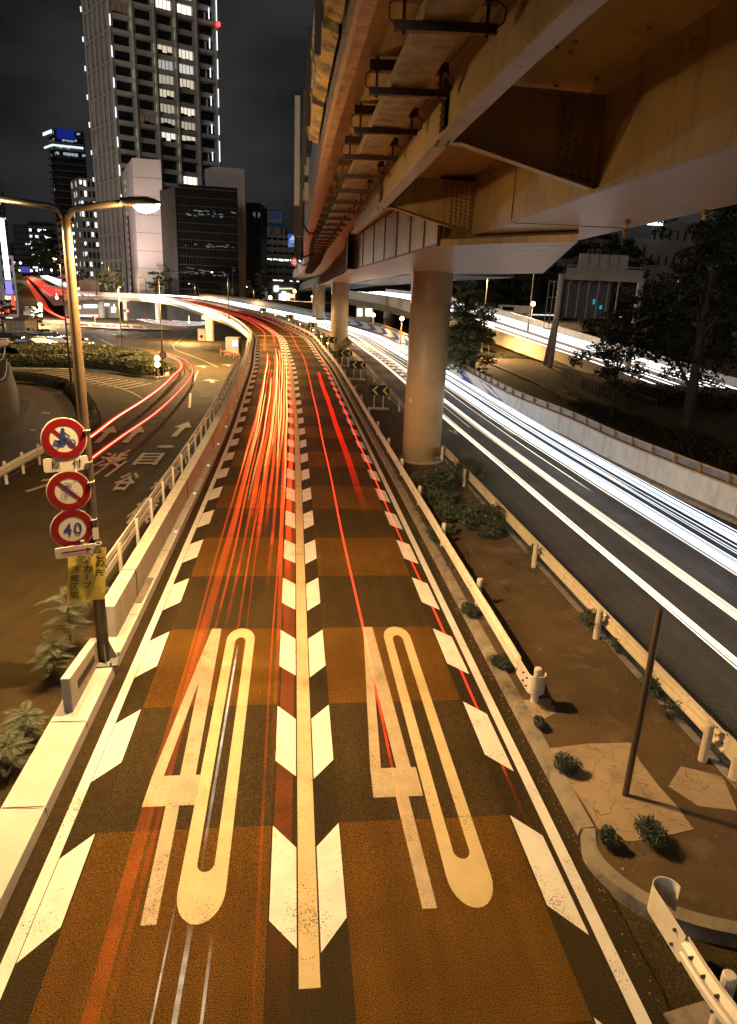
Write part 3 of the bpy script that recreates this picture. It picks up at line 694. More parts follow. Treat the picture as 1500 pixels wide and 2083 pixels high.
# lifting lugs on the box web
for y in (3.4, 5.2, 7.0, 13.6, 14.9):
    mb = MB(); x = lerp_at(BL, y); c = Vector((x, y, 9.25)); mb.tube([c + Vector((-.0, 0, -.06)), c + Vector((-.07, 0, -.05)), c + Vector((-.085, 0, 0)), c + Vector((-.07, 0, .05)), c + Vector((0, 0, .06))], .018, 6); put(mb, 'lifting_lug', M_, VD)
mb = MB()
for k in range(34):
    y = random.uniform(-1, 14); f = random.uniform(.1, .9); x = lerp_at(IG, y) * (1 - f) + lerp_at(BL, y) * f; mb.tube([(x, y, 9.445), (x, y, 9.42)], random.uniform(.018, .03), 8)
put(mb, 'deck_bolts', M_, VD, kind='stuff')
for y in (9.9, 11.3, 12.6):
    x = lerp_at(BR, y) - (0 if y > 12 else .5 if y > 11 else .05) ; mb = MB(); mb.box((x, y, 8.27), (.06, .12, .06)); mb.bar((x, y, 8.3), (x, y, 8.18), .1, .012); put(mb, 'bracket_lug', M_, VD)
for off, zz, r in ((.5, 9.38, .018), (.56, 9.39, .012), (-.3, 9.36, .02)):
    mb = MB(); mb.tube([(lerp_at(IG, y) + off + .015 * math.sin(y * 2.1), y, zz + .012 * math.sin(y * 3)) for y in rng(-5, 15.2, .5)], r, 6); put(mb, 'cable', MT['rust'], VD)
for y in (5.6, 12.3):
    mb = MB(); xb = lerp_at(BL, y); xr_ = lerp_at(BR, y); mb.bar((xb - .004, y, 8.33), (xb - .004, y, 9.43), .02, .012, (0, 1, 0)); mb.bar((xb, y, 8.297), (xr_, y + .1, 8.297), .02, .01); put(mb, 'weld_seam', MT['boltp'], VD)
# pier-head box: clad underside and panelled flank
SZ = 8.1
P4 = [G(716, 550, SZ), G(890, 501, SZ), G(1000, 496, SZ), G(1175, 492, SZ), G(1105, 556, SZ), G(1000, 558, SZ), G(715, 558, SZ)]
mb = MB(); mb.poly(P4)
so = put(mb, 'clad_underside', None or mat('clad_panels', (.5, .38, .24), .33, noise=(1.2, .12), stain=(.8, (.35, .28, .2), .55, .8)), VD)
m = so.data.materials[0]; t = m.node_tree; bs = t.nodes['Principled BSDF']     # board joints
g = t.nodes.new('ShaderNodeNewGeometry'); mpn = t.nodes.new('ShaderNodeMapping'); mpn.inputs['Rotation'].default_value = (0, 0, math.radians(22)); wv = t.nodes.new('ShaderNodeTexWave'); wv.bands_direction = 'Y'; wv.inputs['Scale'].default_value = .22; wv.inputs['Distortion'].default_value = 0
t.links.new(g.outputs['Position'], mpn.inputs[0]); t.links.new(mpn.outputs[0], wv.inputs['Vector'])
cr_ = t.nodes.new('ShaderNodeValToRGB'); cr_.color_ramp.elements[0].position = .0; cr_.color_ramp.elements[0].color = (.25, .25, .25, 1); cr_.color_ramp.elements[1].position = .035; cr_.color_ramp.elements[1].color = (1, 1, 1, 1); t.links.new(wv.outputs['Color'], cr_.inputs[0])
old = bs.inputs['Base Color'].links[0].from_socket; mx = t.nodes.new('ShaderNodeMixRGB'); mx.blend_type = 'MULTIPLY'; mx.inputs[0].default_value = .8; t.links.new(old, mx.inputs[1]); t.links.new(cr_.outputs[0], mx.inputs[2]); t.links.new(mx.outputs[0], bs.inputs['Base Color'])
H_ = [P4[0], P4[1], P4[3], P4[4], P4[6]]
# flank: SZ to stringer level, drawn as separate panels with dark joints
mb = MB(); a, b = P4[0], P4[1]
top = 9.4
mb.face((a.x, a.y, SZ), (b.x, b.y, SZ), (b.x, b.y, top), (a.x, a.y, top)); put(mb, 'flank', M_, VD)
mb = MB(); nrm = Vector((-(b.y - a.y), b.x - a.x, 0)).normalized() * .02
for px in (717, 739, 760, 782, 806, 833, 861, 890):
    r = ray(px, 520); # crossing of this column with the flank line
    d = Vector((r.x, r.y)); e = Vector((b.x - a.x, b.y - a.y)); det = d.x * -e.y + d.y * e.x
    k = (a.x * -e.y + a.y * e.x) / det; x, y = r.x * k, r.y * k
    mb.bar((x, y, SZ), (x, y, top), .04, .05)
mb.bar((a.x, a.y, SZ + .03), (b.x, b.y, SZ + .03), .05, .05); put(mb, 'joint_strip', MT['rust'], VD)
mb = MB(); q0, q1 = P4[1], P4[3]
mb.face((q0.x, q0.y, SZ), (q1.x, q1.y, SZ), (q1.x, q1.y, SZ + .13), (q0.x, q0.y, SZ + .13)); 
mb.face((q1.x, q1.y, SZ), (P4[4].x, P4[4].y, SZ), (P4[4].x, P4[4].y, 9.4), (q1.x, q1.y, 9.4))
mb.face((P4[4].x, P4[4].y, SZ), (P4[6].x, P4[6].y, SZ), (P4[6].x, P4[6].y, 9.4), (P4[4].x, P4[4].y, 9.4)); put(mb, 'end_plate', M_, VD)
mb = MB(); mb.face((q0.x, q0.y - .01, SZ + .13), (q1.x, q1.y - .01, SZ + .13), (q1.x, q1.y - .01, SZ + .17), (q0.x, q0.y - .01, SZ + .17)); put(mb, 'dark_joint', MT['rust'], VD)  # dark brown strip along the top of the end plate
mb = MB()
for px, py in ((905, 562), (948, 562)): 
    pass
# second span: dark web, pale soffit, curving away
VL = [(P4[0].x - .15, P4[0].y - 1.5, 8.1), (-1.75, 37, 8.12), (-3.3, 54, 8.3), (-6.1, 83, 8.45), (-9.4, 112, 8.6), (E2.x, 165, E2.z), (E2.x + 7, 190, 9.3), (E2.x + 22, 220, 9.5)]
VC = Curve(VL, 1.0); S_ = rng(0, VC.len, 1.5)
mb = MB(); mb.strip([VC.P(q) for q in S_], [VC.P(q, 0, DLz - VC.P(q).z) if False else VC.P(q, 0, 1.32) for q in S_]); put(mb, 'far_web', MT['bluest'], VD)
mb = MB(); mb.strip([VC.P(q) for q in S_], [VC.P(q, 2.6) for q in S_]); mb.strip([VC.P(q, 2.6) for q in S_], [VC.P(q, 2.6, 1.3) for q in S_]); put(mb, 'far_soffit', MT['soffst'], VD)
mb = MB()
for q in rng(1.2, 150, 1.1): mb.bar(VC.P(q, -.03, .02), VC.P(q, -.03, 1.3), .03, .04)
put(mb, 'web_stiffener', MT['bluest'], VD, kind='stuff')
mb = MB()
for q in rng(.5, 60, .45):
    for dzv in (.07, .16, 1.15, 1.24): mb.tube([VC.P(q, 0, dzv), VC.P(q, -.03, dzv)], .02, 6)
put(mb, 'web_rivets', MT['bluest'], VD, kind='stuff')
# dark cross girder under the further spans and right-hand girder
mb = MB(); sweep(mb, VC, [(3.6, .15), (3.6, 1.2), (8.5, 1.2), (8.5, .15)], 6, 160, 2); put(mb, 'far_girder', MT['bluest'], VD)
# columns
def column(x, y, r, z0, z1, label):
    o = empty('viaduct_column', (x, y, z0), label, 'column')
    mb = MB(); mb.cyl((x, y, z0 - .1), r, z1 - z0 + .12, 48); put(mb, 'shaft', mat('column_paint', (.56, .42, .24), .42, noise=(.7, .12), stain=(1.2, (.33, .24, .13), .58, .85), bump=(2, .1)), o, smooth=True)
    for f in o.children: pass
    mb = MB(); mb.tube([(x, y, z1 - 1.25), (x, y, z1)], r + .012, 48, cap=False); put(mb, 'upper_sleeve', mat('column_sleeve', (.4, .31, .18), .4, noise=(.7, .12)), o, smooth=True)
    mb = MB(); mb.tube([(x, y, z0 - .02), (x, y, z0 + .16), (x, y, z0 + .2)], [r + .12, r + .12, r + .02], 48, cap=False); put(mb, 'base_collar', MT['concd'], o, smooth=True)
    return o
c1 = MAIN.P(24.6, 5.35); cb_ = G(858, 947, 0)
c1 = column(2.22, 29.5, .84, .13, 8.12, 'thick cream painted round column with weeds at its foot, nearest the camera')
mb = MB(); mb.box((2.22 - .62, 29.5 - .62, 2.9), (.16, .02, .2), -.75); put(mb, 'number_plate', MT['white'], c1)
c2 = column(-4.05, 76.6, .95, 1.2, 8.45, 'second round column standing behind the curve warning sign')
for px, py, r in ((640, 645, .35), (652, 650, .68)):
    p = atY(px, py, 118 if px == 640 else 112); column(p.x, p.y, r, p.z, 8.7, 'slim far column left of the pair' if px == 640 else 'broad far column right of the pair')
# ------------------------------------------------------------------ lamp standard by the near barrier
def sodium(name, loc, power, r=.12, col=SOD):
    if name == 'sodium_or_fill':      # cut-off lantern or added fill: throws its light downwards only
        l = bpy.data.lights.new(name, 'SPOT'); l.spot_size = math.radians(172); l.spot_blend = .35
    else: l = bpy.data.lights.new(name, 'POINT')
    l.energy = power; l.color = col; l.shadow_soft_size = r
    o = bpy.data.objects.new(name, l); COL.objects.link(o); o.location = loc; return o
PB = G(213, 1345, .19)
LAMPZ = 8.15
lamp = empty('lamp_standard', tuple(PB), 'tall brown twin-armed street lamp with road signs strapped to it', 'street lamp')
mb = MB(); mb.tube([(PB.x, PB.y, .2), (PB.x, PB.y, 2.0), (PB.x, PB.y, 7.75), (PB.x, PB.y, LAMPZ - .12)], [.11, .1, .075, .07], 16); put(mb, 'pole', MT['pole'], lamp, smooth=True)
mb = MB()
for k in range(4):
    a = math.pi / 2 * k + .5; d = Vector((math.cos(a), math.sin(a), 0)); mb.prism([Vector((PB.x, PB.y, .22)) + d * .1, Vector((PB.x, PB.y, .22)) + d * .24, Vector((PB.x, PB.y, .62)) + d * .1], Vector((-d.y, d.x, 0)) * .012)
mb.box((PB.x, PB.y, .205), (.5, .5, .03), .3)
for sx in (-.2, .2):
    for sy in (-.2, .2): mb.tube([(PB.x + sx, PB.y + sy, .21), (PB.x + sx, PB.y + sy, .29)], .02, 6)
put(mb, 'base_plate', MT['galv'], lamp)
for sg in (-1, 1):
    L1 = .88 if sg > 0 else 1.14
    pts = [(PB.x + sg * .0, PB.y, LAMPZ - .35), (PB.x + sg * .02, PB.y, LAMPZ - .16), (PB.x + sg * .1, PB.y, LAMPZ - .04), (PB.x + sg * .22, PB.y, LAMPZ + .0), (PB.x + sg * L1, PB.y, LAMPZ + .09)]
    mb = MB(); mb.tube(pts, .05, 12); ar = put(mb, 'arm', MT['pole'], lamp, smooth=True)
    hx = PB.x + sg * L1
    sec = [(0, .075, .075), (.1, .08, .08), (.14, .11, .09), (.4, .13, .1), (.54, .1, .07), (.62, .05, .03)]
    mb = MB(); b0 = 0; n = 16
    for (dx, w, h) in sec:
        for k in range(n):
            a = 2 * math.pi * k / n; zz = math.sin(a) * h; mb.vert((hx + sg * dx, PB.y + math.cos(a) * w, LAMPZ + .1 + (zz if zz > 0 else zz * .55)))
    for i in range(len(sec) - 1):
        for k in range(n): mb.idx([i * n + k, i * n + (k + 1) % n, (i + 1) * n + (k + 1) % n, (i + 1) * n + k])
    mb.idx(list(range(n))); mb.idx([(len(sec) - 1) * n + k for k in range(n)][::-1])
    hd = put(mb, 'lamp_head', MT['pole'], ar, smooth=True)
    mb = MB()
    sec = [(.2, .05, .02), (.26, .1, .07), (.38, .12, .1), (.5, .09, .07), (.58, .04, .02)]
    for (dx, w, h) in sec:
        for k in range(n):
            a = 2 * math.pi * k / n; zz = math.sin(a) * h; mb.vert((hx + sg * dx, PB.y + math.cos(a) * w, LAMPZ + .055 + (zz if zz < 0 else zz * .2)))
    for i in range(len(sec) - 1):
        for k in range(n): mb.idx([i * n + k, i * n + (k + 1) % n, (i + 1) * n + (k + 1) % n, (i + 1) * n + k])
    if sg > 0 or True: put(mb, 'lens', emat('lens_glow', (1, .76, .38), 60, sampling='NONE'), ar, smooth=True)
    sodium('lens_glow', (hx + sg * .4, PB.y, LAMPZ - .14), 330 if sg > 0 else 150)
    sodium('sodium_or_fill', (hx + sg * .41, PB.y, LAMPZ - .17), 5600 if sg > 0 else 2800)
# ------------------------------------------------------------------ markings on the curved roads, given in (s, t)
def stpoly(mb, pts, z=.005, cv=MAIN):
    mb.poly([cv.P(s, t, z) for s, t in pts])
def stline(mb, t0, t1, a, b, z=.005, st=1.0, tf=None):
    S_ = rng(a, b, st); f = tf or (lambda q, t: t)
    mb.strip([MAIN.P(q, f(q, t0), z) for q in S_], [MAIN.P(q, f(q, t1), z) for q in S_], [(t0, q) for q in S_], [(t1, q) for q in S_])
mb = MB(); stline(mb, -.11, .12, .1, 90, .006); mb.build('centre_line', MT['paintyel'], kind='structure')
mb = MB(); stline(mb, -.11, .12, 90, 300, .006); mb.build('centre_line', MT['paint'], kind='structure')
mb = MB(); stline(mb, -3.3, -3.15, -14, 300); mb.build('edge_line', MT['paint'], kind='structure')
mb = MB(); stline(mb, 3.34, 3.5, -14, 300); mb.build('edge_line', MT['paint'], kind='structure')
mb = MB(); mbc = MB()
for k in range(-3, 70):
    o = 2.86 * k
    if o > 150: break
    stpoly(mb, [(2.03 + o, -3.14), (2.44 + o, -2.81), (1.03 + o, -2.81), (.61 + o, -3.14)])
    stpoly(mb, [(2.44 + o, 2.92), (2.03 + o, 3.26), (.5 + o, 3.27), (.93 + o, 2.92)])
    if o > -2:
        stpoly(mbc, [(2.44 + o, -.45), (2.03 + o, -.13), (.57 + o, -.13), (.95 + o, -.45)])
        stpoly(mbc, [(2.03 + o, .14), (2.44 + o, .46), (.93 + o, .46), (.5 + o, .14)])
mb.build('edge_dashes', MT['paint'], kind='structure'); mbc.build('centre_dashes', MT['paint'], kind='structure')
mb = MB(); stline(mb, -3.1, 3.3, 88.6, 89.6, .004); mb.build('expansion_joint', MT['paintold'], kind='structure')
def four(t, s, mir=0):
    w = lambda a: t + a
    mb = MB()
    mb.poly([MAIN.P(a, w(b), .008) for a, b in [(8.25, .37), (8.25, .57), (6.15, .37), (3.54, .19), (3.54, 0.02)]])
    mb.poly([MAIN.P(a, w(b), .008) for a, b in [(8.25, .57), (3.54, .66), (3.54, .43), (6.15, .37)]])
    mb.poly([MAIN.P(a, w(b), .008) for a, b in [(3.54, .02), (3.54, .74), (2.9, .74), (2.9, 0.0)]])
    mb.poly([MAIN.P(a, w(b), .008) for a, b in [(2.9, .33), (2.9, .52), (.98, .56), (.98, .38)]])
    return mb
def zero(t):
    mb = MB(); n = 14; A = []; Bq = []
    s0, s1, hw, iw = 1.42, 7.75, .29, .11
    for i in range(n + 1):
        a = math.pi * i / n; A.append((s1 + math.sin(a) * .5, t - hw * math.cos(a))); Bq.append((s1 - .1 + math.sin(a) * .2, t - iw * math.cos(a)))
    for i in range(n + 1):
        a = math.pi * i / n; A.append((s0 - math.sin(a) * .47, t + hw * math.cos(a))); Bq.append((s0 + .42 - math.sin(a) * .14, t + iw * math.cos(a)))
    A.append(A[0]); Bq.append(Bq[0])
    mb.strip([MAIN.P(a, b, .008) for a, b in A], [MAIN.P(a, b, .008) for a, b in Bq]); return mb
four(-2.3, 0).build('painted_digit_four', MT['paintold'], kind='structure')
four(1.0, 0).build('painted_digit_four', MT['paintold'], kind='structure')
zero(-1.28).build('painted_digit_zero', MT['paintyel'], kind='structure')
zero(2.06).build('painted_digit_zero', MT['paintyel'], kind='structure')
# right carriageway
mb = MB(); stline(mb, 6.95, 7.07, -8, 150); mb.build('right_edge_line', MT['paintold'], kind='structure')
mb = MB()
for k in range(12, 56):
    o = 2.2 * k
    if o < 38: continue
    stpoly(mb, [(o + 1.0, 9.35), (o + 1.3, 9.75), (o + .3, 9.75), (o, 9.35)]); stpoly(mb, [(o + 1.3, 9.95), (o + 1.0, 10.35), (o, 10.35), (o + .3, 9.95)])
stline(mb, 9.79, 9.9, 32, 130)
mb.build('lane_dashes', MT['paint'], kind='structure')
mb = MB()
for o in (30, 34.5):
    stpoly(mb, [(o, 11.9), (o + .35, 12.0), (o + 2.0, 12.0), (o + 2.0, 11.8), (o + .35, 11.8)])
    stpoly(mb, [(o + .0, 8.6), (o + 1.2, 8.9), (o + 1.2, 8.75), (o + .3, 8.5)]); stpoly(mb, [(o + 1.2, 8.3), (o, 8.6), (o + .2, 8.75), (o + 1.2, 8.5)])
mb.build('worn_arrows', MT['paintold'], kind='structure')
# blue and white chevron boards on the far wall
MT['blue'] = mat('blue_sign_paint', (.02, .055, .32), .4, noise=(3, .2)); MT['boardw'] = mat('board_white', (.66, .64, .6), .45, noise=(2, .12))
bd = empty('chevron_wall_board', tuple(WP(40, 0, .6)), 'long blue and white chevron board fixed along the far wall', 'sign board')
mb = MB(); S_ = rng(37.5, 150, .7); mb.strip([WP(q, -.012, .16) for q in S_], [WP(q, .03, 1.02) for q in S_]); put(mb, 'board', MT['boardw'], bd)
for k in range(30):
    o = 38 + 7.6 * k
    if o > 140: break
    mb = MB(); z0, z1, zm = .17, 1.0, .46; w = 3.3
    f = lambda q, z: WP(q, -.02 + .045 * (z - .16) - .004, z)
    mb.face(f(o + 3.2, z0), f(o + w + 3.2, z0), f(o + w, zm), f(o, zm)); mb.face(f(o, zm), f(o + w, zm), f(o + w + 3.2, z1), f(o + 3.2, z1))
    put(mb, 'chevron', MT['blue'], bd)
# ------------------------------------------------------------------ light streaks (long exposure headlights and tail lights), each a real glowing strand at lamp height
def streak_mat(name, col, strength, fade=None, sampling='AUTO'):
    m = emat(name, col, strength, add=True, sampling=sampling); t = m.node_tree
    e = [n for n in t.nodes if n.type == 'EMISSION'][0]
    uv = t.nodes.new('ShaderNodeUVMap'); sp = t.nodes.new('ShaderNodeSeparateXYZ'); t.links.new(uv.outputs[0], sp.inputs[0])
    v = None
    if fade:
        mr = t.nodes.new('ShaderNodeMapRange'); mr.interpolation_type = 'SMOOTHSTEP'
        mr.inputs[1].default_value = fade[0]; mr.inputs[2].default_value = fade[1]; mr.inputs[3].default_value = fade[2]; mr.inputs[4].default_value = 1
        t.links.new(sp.outputs[1], mr.inputs[0]); v = mr.outputs[0]
    md = t.nodes.new('ShaderNodeMath'); md.operation = 'MODULO'; md.inputs[1].default_value = 2; t.links.new(sp.outputs[0], md.inputs[0])
    if v:
        mv = t.nodes.new('ShaderNodeMath'); mv.operation = 'MULTIPLY'; t.links.new(v, mv.inputs[0]); t.links.new(md.outputs[0], mv.inputs[1]); v = mv.outputs[0]
    else: v = md.outputs[0]
    n = t.nodes.new('ShaderNodeTexNoise'); n.inputs['Scale'].default_value = 1; n.inputs['Detail'].default_value = 3
    c = t.nodes.new('ShaderNodeCombineXYZ'); a = t.nodes.new('ShaderNodeMath'); a.operation = 'MULTIPLY'; a.inputs[1].default_value = .05; t.links.new(sp.outputs[1], a.inputs[0])
    b = t.nodes.new('ShaderNodeMath'); b.operation = 'MULTIPLY'; b.inputs[1].default_value = 9; t.links.new(sp.outputs[0], b.inputs[0])
    t.links.new(b.outputs[0], c.inputs[0]); t.links.new(a.outputs[0], c.inputs[1]); t.links.new(c.outputs[0], n.inputs['Vector'])
    m1 = t.nodes.new('ShaderNodeMapRange'); m1.inputs[1].default_value = .32; m1.inputs[2].default_value = .68; m1.inputs[3].default_value = strength * .45; m1.inputs[4].default_value = strength * 1.5; t.links.new(n.outputs['Fac'], m1.inputs[0])
    o = m1.outputs[0]
    if v:
        mm = t.nodes.new('ShaderNodeMath'); mm.operation = 'MULTIPLY'; t.links.new(o, mm.inputs[0]); t.links.new(v, mm.inputs[1]); o = mm.outputs[0]
    t.links.new(o, e.inputs[1]); return m
def strand(mb, tf, a, b, w, z=.68, h=.03, st=1.0, soft=5.0):
    S_ = rng(a, b, st); b0 = len(mb.v)
    ph = random.uniform(0, 9); ix = random.randint(0, 40) * 2
    for q in S_:
        t = tf(q) if callable(tf) else tf
        t += .05 * math.sin(q * .09 + ph) + .014 * math.sin(q * .5 + ph * 2)
        fl = max(0, min(1, (q - a) / soft, (b - q) / 1.0)); fl = fl * fl * (3 - 2 * fl); ww = w
        for dt, dzv in ((-ww / 2, 0), (0, h / 2), (ww / 2, 0), (0, -h / 2)): mb.vert(MAIN.P(q, t + dt, z + dzv), (ix + fl, q))
    for i in range(len(S_) - 1):
        for k in range(4): j = (k + 1) % 4; mb.idx([b0 + i * 4 + k, b0 + i * 4 + j, b0 + (i + 1) * 4 + j, b0 + (i + 1) * 4 + k])
def stuff(mb, name, m, label, cat='light streaks'):
    return mb.build(name, m, kind='stuff', label=label, cat=cat)
far = lambda t0: (lambda q: t0 - max(0, q - 85) * .028)
mb = MB()
def bundle(mb, tc, sp, n, w0, w1, a=-7, b=235):
    for _ in range(n): strand(mb, far(tc + random.gauss(0, sp)), a, b, random.uniform(w0, w1), z=random.uniform(.6, .78))
bundle(mb, 11.3, .2, 13, .01, .05); bundle(mb, 12.85, .14, 9, .01, .045); bundle(mb, 11.85, .05, 2, .015, .03); bundle(mb, 12.4, .3, 2, .01, .02)
mb2 = MB(); strand(mb2, far(11.3), -7, 235, .36, z=.6); strand(mb2, far(12.85), -7, 235, .3, z=.6)
stuff(mb2, 'headlight_streaks', streak_mat('headlight_veil', (.68, .77, 1), .33), 'soft bluish veil around the broad headlight streaks')
stuff(mb, 'headlight_streaks', streak_mat('headlight_white', (.78, .87, 1), .85), 'broad blue-white headlight streaks along the far lanes of the right carriageway')
mb = MB()
for t, w, a in ((8.1, .03, -7), (8.2, .02, -7), (10.45, .045, 17), (12.1, .045, 17), (9.9, .03, 40), (10.9, .03, -2), (12.3, .02, 26), (8.18, .04, 30), (9.2, .03, 38)): strand(mb, far(t), a, 235, w, soft=2.0)
bundle(mb, 8.16, .04, 3, .015, .03)
stuff(mb, 'headlight_streaks', streak_mat('headlight_warm', (1, .88, .64), 1.0), 'thin warm white headlight streaks nearest the cream guard rail')
mb = MB()
for t, w in ((9.45, .13), (9.62, .03), (9.3, .03)): strand(mb, far(t), -7, 235, w)
bundle(mb, 9.5, .1, 7, .015, .05)
stuff(mb, 'headlight_streaks', streak_mat('headlight_cream', (1, .84, .58), .5), 'broad cream headlight streak down the middle of the right carriageway')
mb = MB()
for t in (7.6, 8.6, 9.3, 10.1, 10.6, 11.0, 11.6, 12.2, 12.7): strand(mb, far(t), 60, 240, .2, soft=25)
stuff(mb, 'headlight_streaks', streak_mat('headlight_far', (1, .97, .92), .3), 'merged white headlight glow where the right carriageway bends away')
core = (1, .5, .16); red = (1, .055, .008); org = (1, .17, .02)
mb = MB()
for t, w, a, b in ((-2.04, .05, 17.5, 56), (-1.95, .05, 20, 60), (-1.8, .04, 16, 38), (-1.57, .06, 14, 45), (-1.2, .1, 17, 58), (-1.12, .05, 21, 66), (-.78, .07, 17.5, 62), (-.62, .045, 22, 58), (-.46, .07, 14, 60), (-.9, .04, 24, 64)): strand(mb, t, a, b, w)
stuff(mb, 'tail_light_streaks', streak_mat('tail_core', (1, .36, .1), 1.5, (16, 36, .2)), 'bright yellow-orange tail light streaks bunched in the left lane')
mb = MB()
for t, w, a, b in ((-1.98, .11, 0, 62), (-2.08, .05, 2, 58), (-1.75, .05, 4, 56), (-1.4, .12, 12, 60), (-.95, .1, 12, 64), (-.3, .16, 6, 60), (-1.55, .06, 6, 50), (-1.2, .14, 10, 62), (-.72, .08, 8, 66), (-.48, .09, 2, 62), (-1.3, .03, 5, 60), (-.62, .03, 3, 60), (-1.9, .06, -2, 20), (-.52, .035, -2, 20), (-1.1, .03, 4, 16), (-1.3, .03, 4, 18)): strand(mb, t, a, b, w, z=.66)
stuff(mb, 'tail_light_streaks', streak_mat('tail_orange', (1, .07, .01), .7, (3, 27, .16)), 'red-orange halo streaks around the bunched tail lights in the left lane')
mb = MB()
strand(mb, -.28, -1, 20, .24, z=.3)
strand(mb, -2.0, -3, 8, .16, z=.5)
stuff(mb, 'tail_light_streaks', streak_mat('tail_faint', (1, .1, .01), .12), 'faint red glow beside the centre line in the foreground')
mb = MB()
strand(mb, 2.78, 1.4, 66, .035)
strand(mb, 1.19, 1.2, 62, .04)
stuff(mb, 'tail_light_streaks', streak_mat('tail_red', (1, .03, .012), 1.9, (0, 12, .6)), 'thin red tail light streaks along the right lane')
mb = MB(); strand(mb, 1.95, 10, 47, .23, z=.9, soft=8)
stuff(mb, 'tail_light_streaks', streak_mat('tail_thick', (1, .008, .002), .6, (12, 30, .04)), 'one thick red streak in the right lane, fading towards the viewer')
mb = MB()
for t, w, a, b in ((-2.2, .2, 62, 215), (-1.2, .25, 70, 215), (1.2, .1, 62, 140), (2.8, .1, 66, 140), (-.6, .15, 62, 120), (-2.9, .3, 120, 250), (.8, .2, 130, 250), (2.4, .2, 150, 250)): strand(mb, t, a, b, w)
stuff(mb, 'tail_light_streaks', streak_mat('tail_far', (1, .04, .015), .8), 'dark red streaks on the far bend of the flyover')
mb = MB()
for t, a, b, w in ((-1.24, .4, 6.2, .035), (-1.2, -3, .4, .05), (-1.4, -3, .6, .02), (-1.05, -3, .2, .03)): strand(mb, t, a, b, w, z=.75)
m = streak_mat('flicker', (1, .85, .55), .5); t_ = m.node_tree; 
stuff(mb, 'indicator_streaks', m, 'flickering pale streaks over the left painted zero')
# ------------------------------------------------------------------ chevron boards on the median
MT['signblk'] = mat('black_sign_face', (.008, .008, .007), .45); MT['signyel'] = mat('yellow_sign_face', (.7, .6, .14), .4, noise=(12, .06))
def yaw_to_cam(p): return math.atan2(-(0 - p[0]), (0 - p[1]) * -1) if False else math.atan2(0 - p[0], -(0 - p[1]))
def local_panel(name, w, h, z, m, parent, th=.03, y=0, x=0, rad=0):
    mb = MB()
    if rad:
        pts = []
        for cx, cz, a0 in ((w / 2 - rad, h / 2 - rad, 0), (-w / 2 + rad, h / 2 - rad, 90), (-w / 2 + rad, -h / 2 + rad, 180), (w / 2 - rad, -h / 2 + rad, 270)):
            for k in range(5): a = math.radians(a0 + k * 22.5); pts.append((x + cx + rad * math.cos(a), y, z + cz + rad * math.sin(a)))
        mb.prism(pts, (0, th, 0))
    else: mb.box((x, y + th / 2, z), (w, th, h))
    return mb.build(name, m, parent)
def facepoly(mb, pts, y): mb.poly([(a, y, b) for a, b in pts])
def chevron_board(w=1.25, h=.62, zc=1.2):
    r = empty('chevron_sign', (0, 0, 0))
    local_panel('panel', w, h, zc, MT['signblk'], r, .03)
    for cx in (-w * .24, w * .26):
        mb = MB(); a = w * .2; b = h * .42; k = w * .13
        mb.prism([(cx - a / 2, -.004, zc), (cx + a / 2, -.004, zc + b), (cx + a / 2 - k * .0 + k * .9, -.004, zc + b), (cx + a / 2 - a + k * .9, -.004, zc)], (0, .003, 0)); mb.prism([(cx - a / 2, -.004, zc), (cx - a / 2 + k * .9, -.004, zc), (cx + a / 2 + k * .9, -.004, zc - b), (cx + a / 2, -.004, zc - b)], (0, .003, 0))
        mb.build('chevron', MT['signyel'], r)
    for s in (-.28, .28): mb = MB(); mb.tube([(s * w / 1.25, .05, -.1), (s * w / 1.25, .05, zc + h / 2)], .03, 8); mb.build('post', MT['white'], r)
    mb = MB(); mb.box((0, .05, .0), (w, .35, .28)); mb.build('concrete_base', MT['conc'], r)
    return r
proto = chevron_board()
clab = ['largest and nearest black chevron board with two yellow left-pointing arrows on the median', 'second chevron board from the viewer, left of the thick column', 'chevron board directly under the yellow diamond sign', 'chevron board half hidden behind the second column', 'chevron board on the bend just left of the second column', 'chevron board second from the far end of the row', 'farthest and smallest chevron board on the bend']
for i, (s, t) in enumerate([(36.2, 5.15), (48.6, 5.12), (57, 4.95), (70.2, 4.9), (93, 5.3), (112, 5.3), (133, 5.3)]):
    o = proto if i == 0 else copy_tree(proto)
    p = MAIN.P(s, t, .1); o.location = p; o.rotation_euler = (0, 0, math.atan2(-p.x, p.y) * 1.0 + .0)
    o.rotation_euler.z = -math.atan2(p.x, p.y) + .05
    o['label'] = clab[i]; o['category'] = 'road sign'; o['group'] = 'chevron boards round the bend'
p = MAIN.P(54, 4.75, .1)
ds = empty('curve_warning_sign', tuple(p), 'yellow diamond curve warning sign on a thin pole before the second column', 'road sign'); ds.rotation_euler.z = -math.atan2(p.x, p.y)
mb = MB(); mb.tube([(0, 0, 0), (0, 0, 2.9)], .035, 10); mb.build('pole', MT['pole'], ds)
mb = MB(); c = 2.45; r = .5; mb.prism([(0, -.05, c - r), (r, -.05, c), (0, -.05, c + r), (-r, -.05, c)], (0, .015, 0)); mb.build('panel', mat('faded_yellow', (.42, .3, .07), .5, noise=(6, .2)), ds)
mb = MB(); pts = [(.02, 2.2), (.08, 2.35), (.06, 2.5), (-.04, 2.62)]
mb.tube([(a, -.055, b) for a, b in pts], .03, 6); mb.prism([(-.14, -.056, 2.6), (-.06, -.056, 2.75), (.03, -.056, 2.6)], (0, .004, 0)); mb.build('arrow', MT['signblk'], ds)
